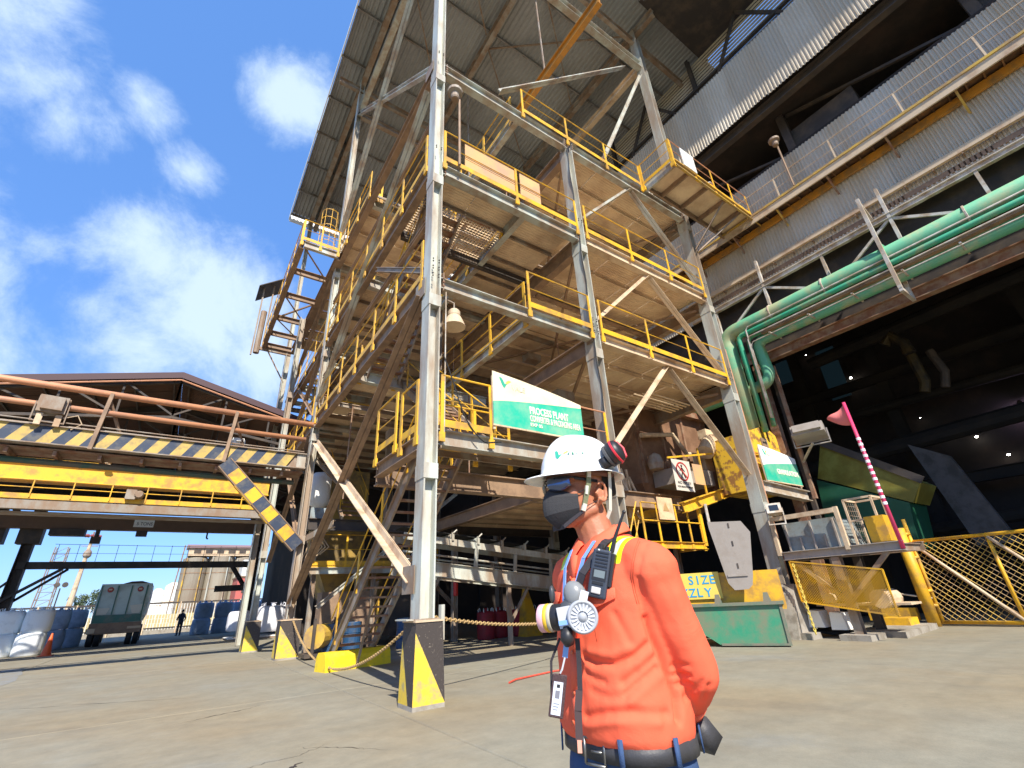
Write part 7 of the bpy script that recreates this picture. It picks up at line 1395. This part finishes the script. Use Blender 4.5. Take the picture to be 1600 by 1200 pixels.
for s, m_ in ((1, lens), (-1, lens2)): o = mp('lens', lens_mesh(s), m_); o.modifiers.new('s', 'SOLIDIFY').thickness = .002; 
for s in (1, -1):
    mb = MB(); mb.tube([HF(s * .0, .122, 1.722), HF(s * .03, .118, 1.728), HF(s * .06, .088, 1.726), HF(s * .071, .066, 1.722)], .0028, 6); mb.bar(HF(s * .071, .070, 1.721), HF(s * .084, -.005, 1.712), .004, .009, up=Zu); mb.tube([HF(s * .0, .122, 1.722), HF(s * .012, .120, 1.708)], .002, 5); mp('glasses_frame', mb, blkp)
# --- earmuffs swung up on the helmet
for s in (1, -1):
    cM = HF(.132 * s, -.052, 1.795); ax = (HF.L * s * .72 + Vector((0, 0, .38)) + HF.F * (-.45)).normalized()
    mb = MB(); mb.lathe(cM, [(.030, -.020), (.037, -.015), (.038, .004), (.034, .016), (.022, .022), (.002, .024)], 24, ax=ax); cup = mp('earmuff_cup', mb, blkp)
    mb = MB(); mb.lathe(cM - ax * .024, [(.028, -.006), (.036, -.004), (.037, .004), (.030, .008)], 24, ax=ax); part(cup, 'cushion', mb, mat('grey_cushion_%d' % s, (.10, .10, .10), .6, bump=0), local=True)
    mb = MB(); mb.lathe(cM, [(.0383, .000), (.0398, .001), (.0398, .006), (.0375, .007)], 28, ax=ax); part(cup, 'red_ring', mb, mat('red_ring_%d' % s, (.70, .04, .06), .4, bump=0), local=True)
    mb = MB(); sx = ax.cross(Zu).normalized(); sy = sx.cross(ax); rr = .0392; mb.tube([cM + sx * (-.012) + sy * .036 + ax * -.004, cM + sx * -.012 + sy * .026 + ax * .021, cM + sx * -.010 + ax * .0265, cM + sx * -.010 - sy * .026 + ax * .021, cM - sx * .012 - sy * .036 - ax * .004], .0042, 6); mb.tube([cM + sx * (.004) + sy * .037 - ax * .006, cM + sx * .002 + sy * .028 + ax * .02], .003, 5); part(cup, 'red_band', mb, mat('red_wire_%d' % s, (.75, .04, .06), .4, bump=0), local=True)
    mb = MB(); mb.prof(HF(.112 * s, -.005, 1.757), HF(.122 * s, -.045, 1.775), [(-.010, -.016), (.010, -.020), (.010, .016), (-.008, .018)]); mb.bar(HF(.115 * s, -.02, 1.765), cM - ax * .01, .012, .02); mp('earmuff_arm', mb, blkp)
# --- lanyard and straps
lanm = mat('blue_lanyard', (.20, .38, .75), .6, bump=0)
band('lanyard', [TF(.052, .075, 1.535), TF(.050, .118, 1.49), TF(.030, .150, 1.40), TF(.012, .165, 1.34)], .014, .002, lanm, TF.F); band('lanyard', [TF(-.050, .085, 1.52), TF(-.035, .125, 1.47), TF(-.006, .158, 1.39), TF(.006, .165, 1.34)], .014, .002, lanm, TF.F)
band('radio_strap', [TF(.045, -.075, 1.555), TF(.070, -.03, 1.556), TF(.080, .02, 1.545), TF(.086, .065, 1.528), TF(.084, .103, 1.495), TF(.070, .142, 1.45), TF(.045, .160, 1.385)], .022, .003, blks, (TF.F + TF.L * .3))
RA = thing('two_way_radio', 'black two-way radio with stubby antenna hanging on the chest of the man in orange', 'radio', (PX, PY, 0), rz=RZ)
def quadbox(mb, tl, tr, br, bl, d, k=0.0):
    return mb.poly([Vector(p) for p in (tl, tr, br, bl)], d)
ro = Vector((.013, -.172, 1.447)); rup = Vector((.27, .02, .96)).normalized(); rn = (TF.F * .35 + Vector((0, -1, 0)) * .75 + TF.L * .0).normalized(); rn = (rn - rup * rn.dot(rup)).normalized(); rx = rup.cross(rn) ; rx = -rx if rx.x < 0 else rx
def RP(x, y, z=0): return ro + rx * x + rup * y + rn * z
def rbox(x0, x1, y0, y1, z0, z1): 
    mb = MB(); return mb.poly([RP(x0, y0, z0), RP(x1, y0, z0), RP(x1, y1, z0), RP(x0, y1, z0)], rn * (z1 - z0))
def rp(name, mb, m, bev=0, t=None):
    o = part(t or RA, name, mb, m, local=True)
    if bev: b_ = o.modifiers.new('b', 'BEVEL'); b_.width = bev; b_.segments = 2
    return o
rad_m = mat('radio_dark_plastic', (.045, .055, .075), .45, bump=.1, fine=300, coord='obj')
rb = rp('radio_body', rbox(-.026, .024, -.062, .060, -.034, 0), rad_m, .005)
for k in range(5): rp('speaker_slot', rbox(-.016, .018, .049 - k * .0085, .0525 - k * .0085, 0, .0015), blkp)
rp('screen', rbox(-.014, .015, -.012, .006, 0, .0012), mat('radio_screen', (.16, .19, .19), .2, bump=0)); rp('screen_bezel', rbox(-.019, .019, -.020, .009, -.001, .0006), blkp); rp('keypad', rbox(-.016, .014, -.030, -.022, 0, .0015), blkp, .001); rp('front_button', rbox(-.015, .010, -.052, -.036, 0, .004), mat('pale_button', (.5, .48, .46), .4, bump=0), .003); rp('side_grip', rbox(.024, .033, -.03, .055, -.03, -.006), blkp, .002)
mb = MB(); mb.tube([RP(.022, .058, -.012), RP(.026, .10, -.012), RP(.040, .165, -.010)], [.0062, .0048, .0034], 8); ball(mb, RP(.041, .168, -.010), .0055); rp('antenna', mb, blkp); mb = MB(); mb.tube([RP(-.010, .058, -.015), RP(-.010, .073, -.015)], .008, 10); mb.tube([RP(.008, .058, -.015), RP(.008, .070, -.015)], .006, 10); rp('knob', mb, blkp); rp('badge_print', rbox(-.012, -.007, .0555, .059, 0, .0008), M['white'])
# --- respirator hanging on the chest
RS = thing('half_mask_respirator', 'grey half-mask respirator with two filters hanging on the orange shirt', 'respirator', (PX, PY, 0), rz=RZ)
def rs(name, mb, m, smooth=True, t=None): return part(t or RS, name, mb, m, smooth=smooth, local=True)
greyr = mat('light_grey_plastic', (.55, .57, .60), .4, bump=0); rubber = mat('dark_silicone', (.06, .065, .07), .35, bump=0); silv = mat('silver_rubber', (.22, .23, .23), .3, bump=0)
dc = Vector((-.040, -.232, 1.348)); dn = (Vector((.10, -1, .03))).normalized()
mb = MB(); mb.lathe(dc - dn * .012, [(.026, -.016), (.034, -.014), (.0385, -.004), (.0385, .006), (.036, .011), (.033, .012), (.031, .008), (.010, .006), (.009, .010), (.001, .011)], 32, ax=dn); fc = rs('filter_cover', mb, mat('mid_grey_plastic', (.36, .38, .41), .4, bump=0))
sx = dn.cross(Zu).normalized(); sy = sx.cross(dn)
for k in range(18): a = 2 * math.pi * k / 18; d = sx * math.cos(a) + sy * math.sin(a); mb = MB(); mb.bar(dc - dn * .003 + d * .013, dc - dn * .003 + d * .029, .004, .003, up=dn); rs('filter_fin', mb, greyr, False, fc)
cA = Vector((-.098, -.178, 1.348)); cB = Vector((-.150, -.160, 1.346)); d = (cB - cA).normalized(); ln = (cB - cA).length
for a, b_, r_, m_ in ((-.12, .34, .031, blkp), (.34, .52, .0335, mat('filter_grey_band', (.50, .47, .36), .5, bump=0)), (.52, .70, .0335, mat('filter_yellow_band', (.80, .50, .04), .5, bump=0)), (.70, 1.0, .033, mat('filter_pink_end', (.72, .42, .46), .5, bump=0))):
    mb = MB(); mb.lathe(cA, [(r_ * .97, ln * a), (r_, ln * a + .002), (r_, ln * b_ - .002), (r_ * .96, ln * b_)], 28, ax=d); rs('filter_canister', mb, m_)
mb = MB(); ball(mb, Vector((-.074, -.178, 1.352)), .034, .026, .036, 18); ball(mb, Vector((-.062, -.175, 1.385)), .024, .02, .026, 16); ball(mb, Vector((-.082, -.180, 1.315)), .020, .022, .028, 14); limb(mb, [Vector((-.074, -.18, 1.352)), dc - dn * .03], [.026, .024]); rs('facepiece', remesh(mb, .003, rubber, 'facepiece', 4), None)
mb = MB(); ball(mb, Vector((-.055, -.178, 1.395)), .030, .024, .038, 16, (Vector((.9, 0, .3)).normalized(), Vector((0, 1, 0)), Vector((-.3, 0, .9)).normalized())); rs('nose_cup', mb, silv); mb = MB(); ball(mb, Vector((-.118, -.15, 1.402)), .008, .012, .022, 12); rs('face_seal', mb, rubber)
mb = MB(); mb.prof(Vector((-.088, -.212, 1.372)), Vector((-.082, -.212, 1.325)), [(-.017, -.012), (.017, -.012), (.017, .006), (-.017, .006)], up=(0, -1, 0)); rs('front_plate', mb, greyr, False); mb = MB(); mb.prof(Vector((-.087, -.226, 1.342)), Vector((-.086, -.226, 1.332)), [(-.014, -.001), (.014, -.001), (.014, .001), (-.014, .001)], up=(0, -1, 0)); rs('blue_label', mb, lanm, False)
mb = MB(); mb.tube([Vector((-.084, -.205, 1.325)), Vector((-.083, -.212, 1.300)), Vector((-.080, -.208, 1.288))], [.015, .018, .012], 14); rs('exhale_valve', mb, blkp)
band('harness_strap', [(-.105, -.17, 1.30), (-.132, -.165, 1.25), (-.138, -.165, 1.16)], .006, .002, blks, t=RS); band('harness_strap', [(-.060, -.20, 1.30), (-.062, -.19, 1.24), (-.066, -.185, 1.19)], .012, .002, blks, t=RS); band('strap_loop', [(-.068, -.186, 1.19), (-.075, -.186, 1.15), (-.078, -.186, 1.095)], .017, .004, mat('dark_brown_strap', (.07, .045, .045), .6, bump=0), t=RS); band('strap_buckle', [(-.029, -.206, 1.405), (-.038, -.212, 1.380)], .020, .004, greyr, t=RS); band('strap_clip', [(-.078, -.188, 1.094), (-.079, -.188, 1.072)], .010, .004, mat('pale_orange_clip', (.75, .35, .25), .5, bump=0), t=RS)
# --- ID badge
ID = thing('id_badge', 'ID badge in a dark brown holder hanging below the respirator', 'badge', (PX, PY, 0), rz=RZ)
o0 = Vector((-.119, -.188, 1.183)); ux = Vector((.97, -.18, -.14)).normalized(); uy = Vector((.21, -.02, .97)).normalized(); nn = ux.cross(uy); nn = nn if nn.y < 0 else -nn
def IP(x, y, z=0): return o0 + ux * x + uy * y + nn * z
def ibox(x0, x1, y0, y1, z0, z1): mb = MB(); return mb.poly([IP(x0, y0, z0), IP(x1, y0, z0), IP(x1, y1, z0), IP(x0, y1, z0)], nn * (z1 - z0))
o = part(ID, 'holder', ibox(-.019, .017, -.048, .042, -.006, 0), mat('brown_leather_holder', (.07, .04, .04), .5, bump=.3, fine=200, coord='obj'), local=True); o.modifiers.new('b', 'BEVEL').width = .002
card = part(ID, 'card', ibox(-.013, .010, -.042, .026, 0, .0008), mat('card_white', (.66, .70, .76), .3, bump=0), local=True)
part(card, 'photo', ibox(-.007, .004, -.008, .008, .0009, .0013), mat('card_photo', (.22, .22, .25), .4, bump=0), local=True); part(card, 'print', ibox(-.005, .003, .014, .021, .0009, .0013), M['black'], local=True)
for k in range(3): part(card, 'text_line', ibox(-.009, .006 - k * .002, -.020 - k * .006, -.018 - k * .006, .0009, .0013), mat('print_grey_%d' % k, (.3, .32, .36), .5, bump=0), local=True)
band('strap', [(-.088, -.205, 1.288), (-.094, -.195, 1.262)], .013, .003, lanm, t=ID); band('clip', [(-.094, -.195, 1.262), (-.104, -.192, 1.235), (-.109, -.19, 1.228)], .004, .003, greyr, t=ID)
# far worker beside the bulk bags and worker on the link bridge
wk_s = mat('dark_work_clothes', (.04, .045, .06), .8, bump=0); red_s = mat('orange_red_work_shirt', (.75, .10, .03), .8, bump=0)
P2 = thing('person', 'distant worker in dark clothes leaning beside the blue-grey bulk bags', 'person', (1.25, 47.5, 0), rz=R(200))
F2 = Frame((0, 0), 0); build_person(P2, F2, F2, wk_s, wk_s, skin, hairm, ([(.17, 0, 1.45), (.25, .05, 1.2), (.22, .22, 1.1)], [(-.17, 0, 1.45), (-.28, .0, 1.2), (-.30, .12, 1.0)]), False, .014)
P3 = thing('person', 'worker in orange-red shirt standing on the high link bridge', 'person', (16.0, 6.75, 15.57), rz=R(60))
build_person(P3, F2, F2, red_s, wk_s, skin, hairm, ([(.17, 0, 1.45), (.25, .05, 1.2), (.22, .22, 1.1)], [(-.17, 0, 1.45), (-.28, .0, 1.2), (-.30, .12, 1.0)]), False, .014)
mb = MB(); mb.lathe((0, 0, 1.76), [(.15, 0), (.12, .01), (.11, .06), (.06, .11), (.01, .12)], 14); part(P3, 'hard_hat', mb, hatw, local=True)
OC.location.z += .24
